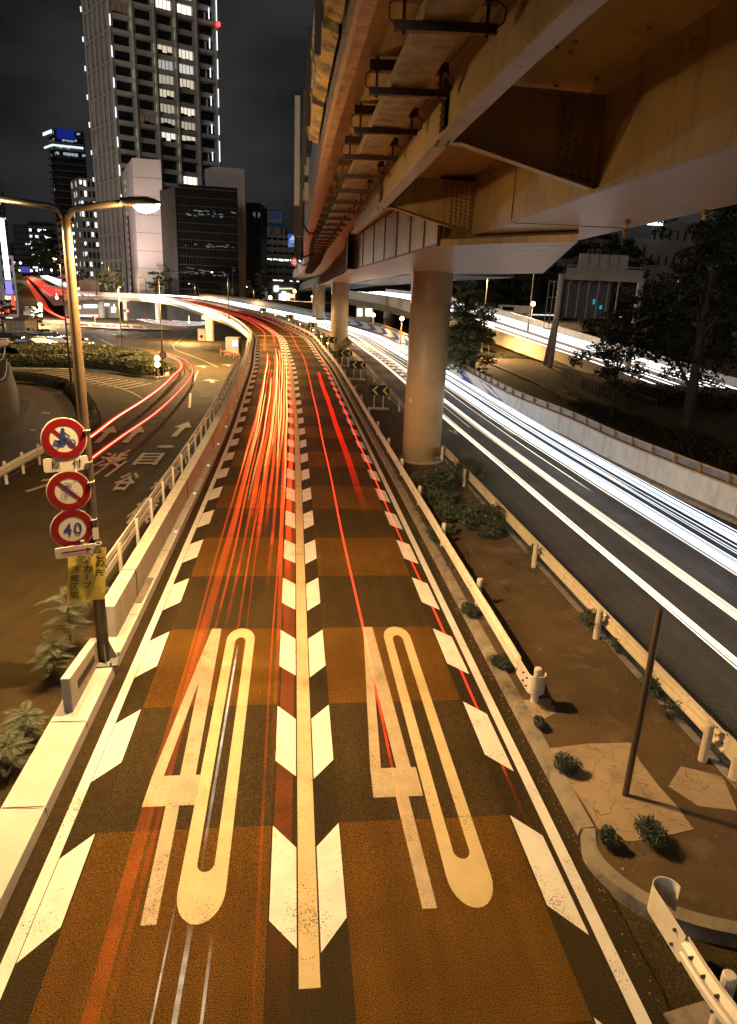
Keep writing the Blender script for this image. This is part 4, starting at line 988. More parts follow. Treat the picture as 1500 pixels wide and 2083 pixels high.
# little amber delineator lamps along the rail
dlm = emat('amber_glow', (1, .62, .25), 14, sampling='NONE')
pr = empty('delineator_lamp', (0, 0, 0))
mb = MB(); mb.cyl((0, 0, .1), .035, .82, 8); mb.build('post', MT['white'], pr); mb = MB(); mb.sphere((0, 0, .98), .085, 10, 6); mb.build('lamp', dlm, pr)
dpx = [(668, 698), (655, 684), (636, 671), (615, 659), (596, 650), (568, 641), (542, 634)]
dn = ['nearest', 'second', 'third', 'fourth', 'fifth', 'sixth', 'farthest']
for i, (px, py) in enumerate(dpx):
    o = pr if i == 0 else copy_tree(pr); q, t = MAIN.near(S(px, py, .98)); o.location = MAIN.P(q, 4.5)
    tag(o, 'small glowing amber lamp on the median rail, %s of seven round the bend' % dn[i], 'lamp', 'amber delineator lamps')
# ------------------------------------------------------------------ text
def text_polys(s, size=1.0, offset=0.0):
    c = bpy.data.curves.new('t', 'FONT'); c.body = s; c.size = size; c.align_x = 'CENTER'; c.align_y = 'CENTER'; c.offset = offset; c.resolution_u = 4
    o = bpy.data.objects.new('t', c); COL.objects.link(o)
    bpy.context.view_layer.update(); dg = bpy.context.evaluated_depsgraph_get(); me = bpy.data.meshes.new_from_object(o.evaluated_get(dg))
    V = [(v.co.x, v.co.y) for v in me.vertices]; F = [list(p.vertices) for p in me.polygons]
    bpy.data.objects.remove(o); bpy.data.curves.remove(c); bpy.data.meshes.remove(me)
    if V:
        x0, x1 = min(v[0] for v in V), max(v[0] for v in V); y0, y1 = min(v[1] for v in V), max(v[1] for v in V)
        V = [(a - (x0 + x1) / 2, b - (y0 + y1) / 2) for a, b in V]
        return V, F, x1 - x0, y1 - y0
    return [], [], 1, 1
def text_mesh(mb, s, fn, size=1.0, offset=0.0, fit=None):
    V, F, w, h = text_polys(s, size, offset); b = len(mb.v)
    kx = fit[0] / w if fit else 1; ky = fit[1] / h if fit else 1
    for a, c in V: mb.vert(fn(a * kx, c * ky))
    for f in F: mb.idx([b + i for i in f])
# ------------------------------------------------------------------ signs strapped to the lamp standard
MT['signred'] = mat('red_sign_face', (.2, .005, .008), .38, noise=(9, .05)); MT['signwhite'] = mat('white_sign_face', (.68, .62, .52), .4, noise=(3, .08), stain=(5, (.5, .42, .3), .6, .85)); MT['signblue'] = mat('blue_sign_face', (.02, .045, .24), .4)
YA = math.radians(32)
def sign_root(px, py, label, dy=-.3):
    p = atY(px, py, PB.y + dy); o = empty('road_sign', tuple(p), label, 'road sign', 'signs on the lamp standard'); o.rotation_euler.z = YA; return o
def disc(mb, r, y0, y1, n=48):
    mb.prism([(r * math.cos(2 * math.pi * k / n), y0, r * math.sin(2 * math.pi * k / n)) for k in range(n)], (0, y1 - y0, 0))
def ring(mb, r0, r1, y, n=48, cx=0, cz=0):
    A = [(cx + r0 * math.cos(2 * math.pi * k / n), y, cz + r0 * math.sin(2 * math.pi * k / n)) for k in range(n + 1)]; Bq = [(cx + r1 * math.cos(2 * math.pi * k / n), y, cz + r1 * math.sin(2 * math.pi * k / n)) for k in range(n + 1)]
    mb.strip(A, Bq)
def line(mb, a, b, w, y):
    dx, dz = b[0] - a[0], b[1] - a[1]; l = math.hypot(dx, dz); nx, nz = -dz / l * w / 2, dx / l * w / 2
    mb.poly([(a[0] - nx, y, a[1] - nz), (b[0] - nx, y, b[1] - nz), (b[0] + nx, y, b[1] + nz), (a[0] + nx, y, a[1] + nz)])
def clamp(o, z=0.0, dx=.3):
    mb = MB(); mb.tube([(.1, .06, z), (dx + .02, .06, z)], .022, 8); mb.tube([(.12, .05, z - .08), (.12, .05, z + .1)], .035, 10)
    mb.tube([(dx, -.02, z), (dx + .1, .0, z), (dx + .13, .1, z), (dx + .05, .17, z)], .014, 6); mb.build('clamp', MT['galv'], o)
def prohibition(px, py, label, slash=True):
    o = sign_root(px, py, label)
    mb = MB(); disc(mb, .36, 0, .02); mb.build('panel', MT['signwhite'], o)
    mb = MB(); ring(mb, .225, .345, -.003); mb.build('red_ring', MT['signred'], o)
    if slash:
        mb = MB(); line(mb, (-.17, .17), (.17, -.17), .055, -.004); mb.build('red_bar', MT['signred'], o)
    clamp(o, .12); return o
o = prohibition(131, 893, 'round red and white sign with a blue motorcycle rider, topmost on the pole')
mb = MB(); Y = -.007
ring(mb, .036, .06, Y, 24, -.12, -.075); ring(mb, .036, .06, Y, 24, .115, -.07)
for poly in ([(-.15, -.03), (-.03, -.01), (.06, .02), (.05, -.04), (.0, -.1), (-.07, -.1)], [(-.16, .0), (-.07, -.02), (-.06, -.05), (-.14, -.04)], [(-.05, -.01), (.0, -.01), (.01, .07), (.04, .06), (.1, .035), (.1, .05), (.045, .09), (.01, .13), (-.035, .12), (-.06, .05)], [(-.04, .0), (.03, .0), (.02, -.08), (-.01, -.08), (-.005, -.03), (-.05, -.03)]): facepoly(mb, poly, Y)
line(mb, (.06, .03), (.115, -.07), .02, Y); line(mb, (.05, .06), (.085, .03), .014, Y); facepoly(mb, [(-.01 + .032 * math.cos(a * .5), .155 + .034 * math.sin(a * .5)) for a in range(13)], Y)
mb.build('motorcycle_symbol', MT['signblue'], o)
o = sign_root(135, 944, 'white plate reading two kanji between the two upper round signs')
local_panel('panel', .7, .24, 0, MT['signwhite'], o, .02, rad=.035)
mb = MB(); text_mesh(mb, '原', lambda a, b: (a - .16, -.004, b), fit=(.135, .15), offset=.012); text_mesh(mb, '付', lambda a, b: (a + .17, -.004, b), fit=(.14, .15), offset=.012); mb.build('lettering', MT['signblk'], o); clamp(o, 0)
o = prohibition(141, 999, 'round red and white sign with a handcart above a bicycle, middle of the pole')
mb = MB(); Y = -.007
ring(mb, .063, .072, Y, 28, -.03, .085); ring(mb, .0, .014, Y, 10, -.03, .085)
for k in range(12): a = math.pi * k / 6; line(mb, (-.03, .085), (-.03 + .066 * math.cos(a), .085 + .066 * math.sin(a)), .006, Y)
line(mb, (-.12, .03), (.11, .16), .009, Y); line(mb, (.09, .17), (.12, .14), .008, Y); line(mb, (-.12, .04), (-.1, .02), .01, Y)
ring(mb, .046, .053, Y, 24, -.085, -.09); ring(mb, .046, .053, Y, 24, .095, -.085)
for a, b in (((-.085, -.09), (-.035, -.09)), ((-.035, -.09), (.05, -.02)), ((-.085, -.09), (-.05, -.02)), ((-.05, -.02), (.05, -.015)), ((-.035, -.09), (-.06, .0)), ((.095, -.085), (.05, .01)), ((.05, .01), (.08, .02)), ((-.08, .0), (-.045, .0))): line(mb, a, b, .008, Y)
mb.build('cart_and_bicycle_symbol', MT['signblue'], o)
o = prohibition(148, 1076, 'round speed limit sign reading 40, lowest of the three discs', False)
mb = MB(); text_mesh(mb, '4', lambda a, b: (a - .082, -.005, b), fit=(.14, .215), offset=.012); text_mesh(mb, '0', lambda a, b: (a + .085, -.005, b), fit=(.13, .215), offset=.012); mb.build('digits', MT['signblue'], o)
o = sign_root(156, 1121, 'white plate with a long red arrow pointing right, just over the yellow notice', -.42)
local_panel('panel', .68, .19, 0, MT['signwhite'], o, .02, rad=.03)
mb = MB(); line(mb, (-.24, 0), (.18, 0), .032, -.004); facepoly(mb, [(.16, .045), (.26, 0), (.16, -.045), (.175, 0)], -.005); mb.build('red_arrow', MT['signred'], o); clamp(o, .06)
o = sign_root(177, 1169, 'crinkled yellow notice with three columns of black Japanese writing', -.3)
o.rotation_euler.y = math.radians(6)
MT['notice'] = mat('yellow_notice', (.85, .66, .12), .5, noise=(5, .1), bump=(4, .5))
mb = MB(); n = 8
for i in range(n):
    for j in range(n):
        def q(a, b): return (-.315 + .63 * a / n, .006 * math.sin(a * 1.3 + b) , -.5 + 1.0 * b / n)
        mb.face(q(i, j), q(i + 1, j), q(i + 1, j + 1), q(i, j + 1))
pn = mb.build('panel', MT['notice'], o); sm = pn.modifiers.new('t', 'SOLIDIFY'); sm.thickness = .004; sm.offset = -1
mb = MB(); Y = -.012
for ch, x, z in (('こ', .21, .36), ('の', .21, .2), ('先', .21, .03), ('急', .0, .29), ('カ', .0, .12), ('ブ', .02, -.19), ('連', -.2, .12), ('続', -.2, -.05), ('区', -.2, -.21), ('間', -.2, -.37)):
    text_mesh(mb, ch, lambda a, b, x=x, z=z: (a + x, Y, b + z), fit=(.135, .135), offset=.006)
line(mb, (.0, .02), (.0, -.09), .016, Y); mb.build('lettering', MT['signblk'], o)
mb = MB(); p = atY(195, 1085, PB.y - .1); mb.box((p.x, p.y, p.z), (.1, .015, .22), YA); mb.build('pole_number_plate', MT['signwhite'], label='tiny white number plate strapped to the pole beside the speed sign', cat='plate')
# ------------------------------------------------------------------ end block of the low wall
blk = empty('wall_end_block', tuple(MAIN.P(5.7, -3.9, .18)), 'white concrete end block with a narrow engraved panel beside the lamp post', 'concrete block')
mb = MB(); f = lambda s, t, z: MAIN.P(s, t, z)
mb.box8([f(5.0, -3.99, .15), f(5.0, -3.84, .15), f(6.7, -3.84, .15), f(6.7, -3.99, .15), f(5.0, -3.99, .82), f(5.0, -3.84, .82), f(6.7, -3.84, .66), f(6.7, -3.99, .66)]); put(mb, 'block', MT['white'], blk, bevel=.015)
mb = MB(); mb.box8([f(5.35, -3.845, .42), f(5.35, -3.832, .42), f(6.35, -3.832, .36), f(6.35, -3.845, .36), f(5.35, -3.845, .56), f(5.35, -3.832, .56), f(6.35, -3.832, .5), f(6.35, -3.845, .5)]); put(mb, 'engraved_panel', mat('bronze_grille', (.06, .05, .045), .6, noise=(60, .9), bump=(60, 1)), blk)
mb = MB(); mb.box8([f(9.2, -3.74, .185), f(9.2, -3.6, .185), f(10.6, -3.6, .185), f(10.6, -3.74, .185), f(9.2, -3.74, .2), f(9.2, -3.6, .2), f(10.6, -3.6, .2), f(10.6, -3.74, .2)]); mb.build('gully_cover', MT['concd'], kind='structure')
for k, q in enumerate(rng(14, 62, 4.0)):
    mb = MB(); p = MAIN.P(q, -3.62, .2); mb.box((p.x, p.y, p.z), (.08, .1, .03)); o = mb.build('road_stud', emat('stud', (1, .85, .6), .9, sampling='NONE') if k == 0 else bpy.data.materials['stud'], label='small pale reflector stud on the left kerb strip, %s counting from the viewer' % ['first', 'second', 'third', 'fourth', 'fifth', 'sixth', 'seventh', 'eighth', 'ninth', 'tenth', 'eleventh', 'twelfth', 'thirteenth', 'fourteenth'][k], cat='stud', group='reflector studs on the left kerb')
# ------------------------------------------------------------------ weeds
def leafmat(name, c, var=.4):
    m = mat(name, c, .7, noise=(7, var)); b = m.node_tree.nodes['Principled BSDF']; b.inputs['Subsurface Weight'].default_value = 0
    return m
MT['weed'] = leafmat('weed_leaf', (.05, .068, .042)); MT['hedge'] = leafmat('hedge_leaf', (.085, .09, .032)); MT['tree'] = leafmat('tree_leaf', (.1, .11, .045)); MT['fern'] = leafmat('sumac_leaf', (.075, .1, .06)); MT['stem'] = mat('stem', (.1, .06, .03), .6)
def leafclump(mb, c, rx, ry, rz, n, ls, seed=None, shell=.35):
    R_ = random.Random(seed if seed is not None else random.random())
    for _ in range(n):
        while True:
            x, y, z = R_.uniform(-1, 1), R_.uniform(-1, 1), R_.uniform(-1, 1); d = x * x + y * y + z * z
            if shell < d <= 1: break
        p = Vector((c[0] + x * rx, c[1] + y * ry, c[2] + z * rz)); a = Vector((R_.gauss(0, 1), R_.gauss(0, 1), R_.gauss(0, .6))).normalized(); b = a.cross(Vector((R_.gauss(0, 1), R_.gauss(0, 1), R_.gauss(0, 1)))).normalized(); l = ls * R_.uniform(.6, 1.4)
        mb.face(p - a * l, p + b * l * .45, p + a * l, p - b * l * .45)
def weed(p, r, h, n, ls, label, group='weeds on the median'):
    o = empty('weed', tuple(p), label, 'weed', group)
    mb = MB()
    for k in range(5): a = random.uniform(0, 6.28); mb.tube([p, p + Vector((math.cos(a) * r * .4, math.sin(a) * r * .4, h * .5)), p + Vector((math.cos(a) * r * .7, math.sin(a) * r * .7, h * .9))], [.008, .006, .003], 4)
    put(mb, 'stem', MT['stem'], o)
    mb = MB()
    for k in range(7):
        a = random.uniform(0, 6.28); d = r * random.uniform(.0, .65); leafclump(mb, p + Vector((math.cos(a) * d, math.sin(a) * d, h * random.uniform(.35, .8))), r * .5, r * .5, h * .3, n // 7, ls, random.random(), 0)
    put(mb, 'leaves', MT['weed'], o)
WD = [(880, 1100, .22, 'low weed by the median kerb level with the column foot'), (916, 1088, .2, 'weed just behind the near guard rail below the column'), (950, 1252, .2, 'leafy weed at the kerb halfway along the near guard rail'), (1022, 1355, .19, 'leafy weed at the kerb left of the curled rail end'), (1098, 1482, .12, 'small weed under the curled end of the near guard rail'), (1153, 1572, .17, 'bushy weed at the kerb edge on the cracked slab'), (1318, 1712, .22, 'roundest weed, at the foot of the leaning brown pipe'), (1245, 1722, .13, 'straggly weed left of the round one at the slab edge'),
      (1208, 1285, .3, 'weed under the cream guard rail at mid length'), (1258, 1330, .24, 'weed under the cream guard rail below the mid one'), (1340, 1420, .26, 'weed beside the brown pipe under the cream rail'), (1385, 1465, .26, 'weed nearest the end of the cream rail'), (1085, 1142, .3, 'weed under the cream rail near its third post')]
for px, py, r, lab in WD: weed(G(px, py, .13), r * 1.5, r * 1.6, 1500, .022 if r < .25 else .03, lab)
for (px, py, r, h, lab) in [(885, 1005, .85, 1.0, 'dark bush at the right foot of the near column'), (955, 985, .75, .9, 'dark bush pressing through the cream rail by the column'), (905, 1030, .5, .5, 'low bush in front of the column foot'), (975, 1075, .75, .6, 'spreading bush against the cream guard rail'), (925, 1060, .5, .45, 'low spreading bush in the middle of the median'), (1000, 1090, .5, .45, 'bush just right of the spreading one by the cream rail')]: weed(G(px, py, .13), r * 1.35, h * 1.25, 2400, .055, lab, 'bushes round the column foot')
mb = MB()
for k in range(260):
    q = random.uniform(9, 52); t = random.uniform(4.0, 4.5) if random.random() < .8 else random.uniform(4, 6.3); p = MAIN.P(q, t, .2); leafclump(mb, p, .18, .18, .14, 26, .035, random.random(), 0)
mb.build('low_weeds', MT['weed'], kind='stuff', label='strip of low weeds growing along the median kerb', cat='weeds')
# sumac with long compound leaves left of the lamp post
def frond(mb, mbs, p, d, L, droop, n=13, ls=.1):
    pts = []; v = Vector(d).normalized(); q = Vector(p)
    for i in range(n + 1):
        pts.append(q.copy()); q = q + v * (L / n); v = (v + Vector((0, 0, -droop / n))).normalized()
    mbs.tube(pts, [.006] * len(pts), 4)
    for i in range(2, n + 1):
        ax = (pts[i] - pts[i - 1]).normalized(); sd = ax.cross(Vector((0, 0, 1))).normalized(); l = ls * math.sin(math.pi * (.15 + .8 * i / (n + 1))) * 1.1
        for s in (-1, 1):
            dr = (sd * s + ax * .35 + Vector((0, 0, -.25 + random.uniform(-.15, .15)))).normalized(); w = ax * l * .14
            b = pts[i]; mbs2 = mb; mbs2.face(b, b + dr * l * .45 + w, b + dr * l, b + dr * l * .45 - w)
for (s, t, h, n, lab) in [(7.4, -4.6, 1.25, 30, 'tallest sumac shoot with fern-like leaves behind the end block'), (6.3, -4.55, .8, 24, 'dark sumac shoot spreading left of the end block'), (8.6, -4.3, .95, 12, 'small sumac shoot behind the lamp post under the yellow notice'), (4.6, -4.45, .45, 22, 'low sumac shoot below the end block at the edge of the strip'), (3.9, -4.45, .4, 20, 'lowest sumac shoot near the left edge of the picture')]:
    p = MAIN.P(s, t); p.z = 0; o = empty('sumac_plant', tuple(p), lab, 'plant', 'sumac plants by the lamp post')
    ml, ms = MB(), MB(); ms.tube([p, p + Vector((0, 0, h * .5)), p + Vector((.03, .02, h))], [.015, .012, .007], 6)
    for k in range(n):
        a = 2.4 * k + random.uniform(-.3, .3); z = h * (.25 + .75 * (k + 1) / n); frond(ml, ms, p + Vector((0, 0, z)), (math.cos(a), math.sin(a), .55), random.uniform(.38, .62) * (.6 + .4 * min(1, h)), 1.1)
    put(ml, 'leaves', MT['fern'], o); put(ms, 'stem', MT['stem'], o)
# ------------------------------------------------------------------ brown pipe and cracked slab on the median
pb = G(1272, 1618, .13); pt = atY(1345, 1238, pb.y)
pp = empty('bare_pole', tuple(pb), 'bare brown steel pipe standing on the cracked slab', 'pole')
mb = MB(); mb.tube([pb, pt], .047, 16); put(mb, 'pipe', MT['pole'], pp, smooth=False)
def cracks(m, scale, width, colr, amount=.85, warp=.25):
    t = m.node_tree; L = t.links; b = t.nodes['Principled BSDF']; g = t.nodes.new('ShaderNodeNewGeometry')
    n = t.nodes.new('ShaderNodeTexNoise'); n.inputs['Scale'].default_value = 3; n.inputs['Detail'].default_value = 5; L.new(g.outputs['Position'], n.inputs['Vector'])
    sc = t.nodes.new('ShaderNodeVectorMath'); sc.operation = 'SCALE'; sc.inputs['Scale'].default_value = warp * 2; L.new(n.outputs['Color'], sc.inputs[0])
    ad_ = t.nodes.new('ShaderNodeVectorMath'); ad_.operation = 'ADD'; L.new(g.outputs['Position'], ad_.inputs[0]); L.new(sc.outputs[0], ad_.inputs[1])
    v = t.nodes.new('ShaderNodeTexVoronoi'); v.feature = 'DISTANCE_TO_EDGE'; v.inputs['Scale'].default_value = scale; L.new(ad_.outputs[0], v.inputs['Vector'])
    mr = t.nodes.new('ShaderNodeMapRange'); mr.inputs[1].default_value = 0; mr.inputs[2].default_value = width; mr.inputs[3].default_value = amount; mr.inputs[4].default_value = 0; L.new(v.outputs['Distance'], mr.inputs[0])
    src = b.inputs['Base Color'].links[0].from_socket; mx = t.nodes.new('ShaderNodeMixRGB'); L.new(mr.outputs[0], mx.inputs[0]); L.new(src, mx.inputs[1]); mx.inputs[2].default_value = (*colr, 1); L.new(mx.outputs[0], b.inputs['Base Color'])
cracks(MT['median'], .75, .009, (.04, .025, .012), .8, .5)
cracks(MT['road'], .22, .0028, (.02, .016, .01), .7, .8); cracks(MT['road2'], .2, .003, (.03, .028, .026), .6, .8); cracks(MT['ground'], .16, .003, (.02, .016, .01), .7, .9); cracks(MT['conc'], .5, .004, (.16, .12, .08), .6, .5)
MT['slab'] = mat('pale_mortar_slab', (.36, .27, .18), .85, noise=(2, .15), bump=(16, .5), stain=(2.5, (.22, .15, .09), .5, .75)); cracks(MT['slab'], 1.9, .014, (.07, .045, .025))
mb = MB(); mb.prism([G(px, py, .128) for px, py in [(1108, 1525), (1195, 1514), (1283, 1512), (1302, 1550), (1340, 1600), (1378, 1642), (1411, 1688), (1375, 1697), (1290, 1712), (1232, 1712), (1190, 1640), (1135, 1560)]], (0, 0, .014)); mb.build('cracked_slab', MT['slab'], kind='structure')
for pts in ([(1060, 1425), (1120, 1422), (1132, 1450), (1095, 1470), (1072, 1455)], [(1385, 1560), (1470, 1580), (1500, 1650), (1420, 1640), (1360, 1600)], [(1000, 1130), (940, 1165), (925, 1150), (950, 1120)]):
    mb = MB(); mb.prism([G(px, py, .129) for px, py in pts], (0, 0, .012)); mb.build('mortar_patch', MT['slab'], kind='structure')

# gravel and litter on the median and along the kerbs
R_ = random.Random(5); mb = MB()
for k in range(900):
    if k % 3: s_, t_ = R_.uniform(.8, 22), R_.choice([R_.uniform(4.0, 6.4), R_.gauss(4.12, .08), R_.gauss(6.35, .1)])
    else: s_, t_ = R_.uniform(-1, 16), R_.gauss(3.68, .05)
    if not (3.55 < t_ < 6.48): continue
    p = MAIN.P(s_, t_, .135 if t_ > 3.8 else .004); r = R_.uniform(.004, .014) * (2 if R_.random() < .03 else 1)
    a = R_.uniform(0, 6.28); q = [p + Vector((math.cos(a + i * 1.57) * r * R_.uniform(.7, 1.3), math.sin(a + i * 1.57) * r * R_.uniform(.7, 1.3), 0)) for i in range(4)]; tp = p + Vector((0, 0, r * 1.1))
    for i in range(4): mb.face(q[i], q[(i + 1) % 4], tp)
mb.build('gravel', MT['slab'], kind='stuff', label='loose grit and small stones over the median and kerb', cat='gravel')
mb = MB()
for k in range(260):
    s_, t_ = R_.uniform(1, 18), R_.uniform(3.98, 6.4); p = MAIN.P(s_, t_, .139); a = R_.uniform(0, 6.28); l = R_.uniform(.012, .03); u = Vector((math.cos(a), math.sin(a), R_.uniform(0, .3))) * l; v = Vector((-math.sin(a), math.cos(a), R_.uniform(0, .3))) * l * .5
    mb.face(p - u, p + v, p + u, p - v)
mb.build('dead_leaves', mat('dead_leaf', (.2, .1, .04), .8, noise=(20, .5)), kind='stuff', label='scattered dry leaves on the median', cat='leaves')
mb = MB()
for k in range(60):
    p = G(1340, 1890, .0) + Vector((R_.gauss(0, .09), R_.gauss(0, .05), .01)); q = p + Vector((R_.gauss(0, .07), R_.gauss(0, .07), R_.uniform(0, .06))); mb.tube([p, q], .003, 3)
mb.build('twig_litter', MT['stem'], kind='stuff', label='clump of dry twigs caught beside the corner guard rail end', cat='litter')
mb = MB()
for k in range(420):   # dry grass tufts in joints
    s_ = R_.uniform(1.5, 15); t_ = R_.choice([R_.gauss(6.42, .04), R_.gauss(4.05, .05), R_.uniform(4.1, 6.3)]) if R_.random() < .9 else R_.uniform(4, 6.3)
    if R_.random() < .5 and 4.3 < t_ < 6.2: continue
    p = MAIN.P(s_, t_, .13); h = R_.uniform(.03, .11); d = Vector((R_.gauss(0, .35), R_.gauss(0, .35), 1)) * h; w_ = Vector((R_.gauss(0, 1), R_.gauss(0, 1), 0)).normalized() * .003
    mb.face(p - w_, p + w_, p + d)
mb.build('grass_blades', MT['weed'], kind='stuff', label='sparse blades of grass in the median joints', cat='grass')
# ------------------------------------------------------------------ left: junction, island, pavement
def gpoly(pxs, z, dz=0): 
    out_ = []
    for px, py in pxs:
        p = SG(px, py, z); out_.append(Vector((p.x, p.y, p.z + dz)))
    return out_
def gz(p, z=0): return Vector((p[0], p[1], zg(p[1]) + z))
def flat(name, m, pxs, z, label=None, **k):
    """ground patch following the slope of the ground"""
    P = [SG(px, py, z) for px, py in pxs]; mb = MB(); mb.poly(P)
    return mb.build(name, m, **k)
def gline(mb, pts, w, z=.012, st=1.0, closed=False):
    cv = Curve([SG(px, py) for px, py in pts], st)
    S_ = rng(0, cv.len, st); mb.strip([gz(cv.P(q, -w / 2), z) for q in S_], [gz(cv.P(q, w / 2), z) for q in S_]); return cv
def gdash(mb, pts, w, on, off, z=.012):
    cv = Curve([SG(px, py) for px, py in pts], .5); q = 0
    while q < cv.len - on:
        mb.face(gz(cv.P(q, -w / 2), z), gz(cv.P(q, w / 2), z), gz(cv.P(q + on, w / 2), z), gz(cv.P(q + on, -w / 2), z)); q += on + off
MT['grass'] = mat('dry_grass', (.075, .07, .03), .9, noise=(5, .4), bump=(12, .8))
isl = [(20, 752), (100, 753), (173, 754), (230, 758), (277, 764), (320, 772), (342, 768), (346, 757), (330, 745), (305, 734), (250, 716), (173, 707), (90, 709), (20, 716), (-120, 722), (-120, 752)]
P = gpoly(isl, 0); C0 = sum(P, Vector()) / len(P)
mb = MB(); mb.poly([p + Vector((0, 0, .16)) for p in P]); 
for i in range(len(P)): a, b = P[i], P[(i + 1) % len(P)]; mb.face(a - Vector((0, 0, .2)), b - Vector((0, 0, .2)), b + Vector((0, 0, .16)), a + Vector((0, 0, .16)))
mb.build('traffic_island', MT['conc'], kind='structure')
mb = MB(); mb.poly([C0.lerp(p, .965) + Vector((0, 0, .18)) for p in P]); mb.build('island_grass', MT['grass'], kind='structure')
def hedge(pxs, w, h, label, n, ls, m=None, z0=.15, wob=.25, group='clipped hedges'):
    cv = Curve([SG(px, py) for px, py in pxs], .6); p0 = gz(cv.P(cv.len / 2)); o = empty('hedge', tuple(p0), label, 'hedge', group)
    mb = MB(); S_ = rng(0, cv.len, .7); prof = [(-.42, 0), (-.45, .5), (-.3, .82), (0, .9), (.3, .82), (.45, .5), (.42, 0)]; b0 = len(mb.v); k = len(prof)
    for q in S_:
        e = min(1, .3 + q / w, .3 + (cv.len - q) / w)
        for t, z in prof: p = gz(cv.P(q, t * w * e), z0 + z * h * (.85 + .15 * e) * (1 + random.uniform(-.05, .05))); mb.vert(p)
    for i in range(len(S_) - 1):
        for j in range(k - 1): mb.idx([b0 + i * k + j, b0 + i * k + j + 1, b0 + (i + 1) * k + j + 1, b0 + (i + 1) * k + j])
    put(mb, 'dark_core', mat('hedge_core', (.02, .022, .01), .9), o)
    mb = MB(); R_ = random.Random(3)
    for _ in range(n):
        q = R_.uniform(0, cv.len); e = min(1, .3 + q / w, .3 + (cv.len - q) / w); a = R_.uniform(-.1, math.pi + .1); t = math.cos(a) * .5 * w * e; z = z0 + max(.05, math.sin(a)) * h * (.96 + R_.uniform(-.12, .1))
        p = gz(cv.P(q, t * (1 + R_.uniform(-.05, .05))), z); u = Vector((R_.gauss(0, 1), R_.gauss(0, 1), R_.gauss(0, .8))).normalized(); v = u.cross(Vector((R_.gauss(0, 1), R_.gauss(0, 1), R_.gauss(0, 1)))).normalized(); l = ls * R_.uniform(.6, 1.4)
        mb.face(p - u * l, p + v * l * .5, p + u * l, p - v * l * .5)
    put(mb, 'foliage', m or MT['hedge'], o); return o
hedge([(-60, 746), (0, 747), (60, 748), (120, 749), (190, 751), (250, 756), (300, 764), (328, 768)], 3.0, 1.15, 'long clipped hedge at the front of the traffic island', 9000, .13)
hedge([(20, 724), (80, 720), (150, 717), (220, 724), (262, 738)], 9.0, 1.1, 'wide dark hedge filling the back of the traffic island', 9000, .2)
hedge([(265, 735), (290, 744), (312, 752), (330, 760)], 4.5, .7, 'low bright green hedge on the rounded tip of the island', 4000, .12)
hedge([(28, 776), (70, 780), (110, 787), (140, 797)], 1.3, .7, 'narrow clipped hedge behind the brick pavement', 4500, .07)
hedge([(143, 800), (160, 815), (176, 838), (182, 862), (172, 885), (150, 905)], 1.2, .8, 'rounded hedge between the pavement and the slip road, left of the lamp post', 5200, .06)
# brick pavement
MT['brick'] = mat('brick_paving', (.16, .09, .055), .6, spec=.2, noise=(2, .25), bump=(6, .3))
t = MT['brick'].node_tree; b = t.nodes['Principled BSDF']; g = t.nodes.new('ShaderNodeNewGeometry'); bt = t.nodes.new('ShaderNodeTexBrick'); bt.inputs['Scale'].default_value = 1.6; bt.inputs['Mortar Size'].default_value = .018
mp2 = t.nodes.new('ShaderNodeMapping'); mp2.inputs['Rotation'].default_value = (0, 0, .35); t.links.new(g.outputs['Position'], mp2.inputs[0]); t.links.new(mp2.outputs[0], bt.inputs['Vector'])
bt.inputs['Color1'].default_value = (.13, .075, .045, 1); bt.inputs['Color2'].default_value = (.08, .05, .035, 1); bt.inputs['Mortar'].default_value = (.04, .03, .025, 1); t.links.new(bt.outputs['Color'], b.inputs['Base Color'])
flat('pavement', MT['brick'], [(20, 781), (70, 784), (115, 790), (140, 800), (156, 820), (165, 845), (158, 872), (136, 900), (90, 925), (40, 950), (0, 972), (-60, 1005), (-300, 1100), (-300, 800)], .14, kind='structure')
MT['kerbdk'] = mat('dark_tactile_strip', (.05, .04, .03), .6)
flat('drain_strip', MT['kerbdk'], [(36, 804), (73, 812), (75, 816), (56, 868), (50, 874), (0, 898), (-60, 925), (-60, 918), (0, 890), (44, 866), (62, 817), (35, 809)], .146, kind='structure')
P = [SG(px, py, .14) for px, py in [(165, 845), (158, 872), (136, 900), (90, 925), (40, 950), (0, 972), (-60, 1005), (-200, 1070)]]
mb = MB(); mb.strip(P, [p - Vector((0, 0, .2)) for p in P]); mb.build('pavement_kerb', MT['concd'], kind='structure')
for pts in ([(84, 837), (103, 838), (101, 843), (84, 842)], [(63, 873), (74, 873), (73, 876), (62, 876)]): flat('pavement_cover', mat('pink_cover', (.4, .22, .18), .4), pts, .15, kind='structure')
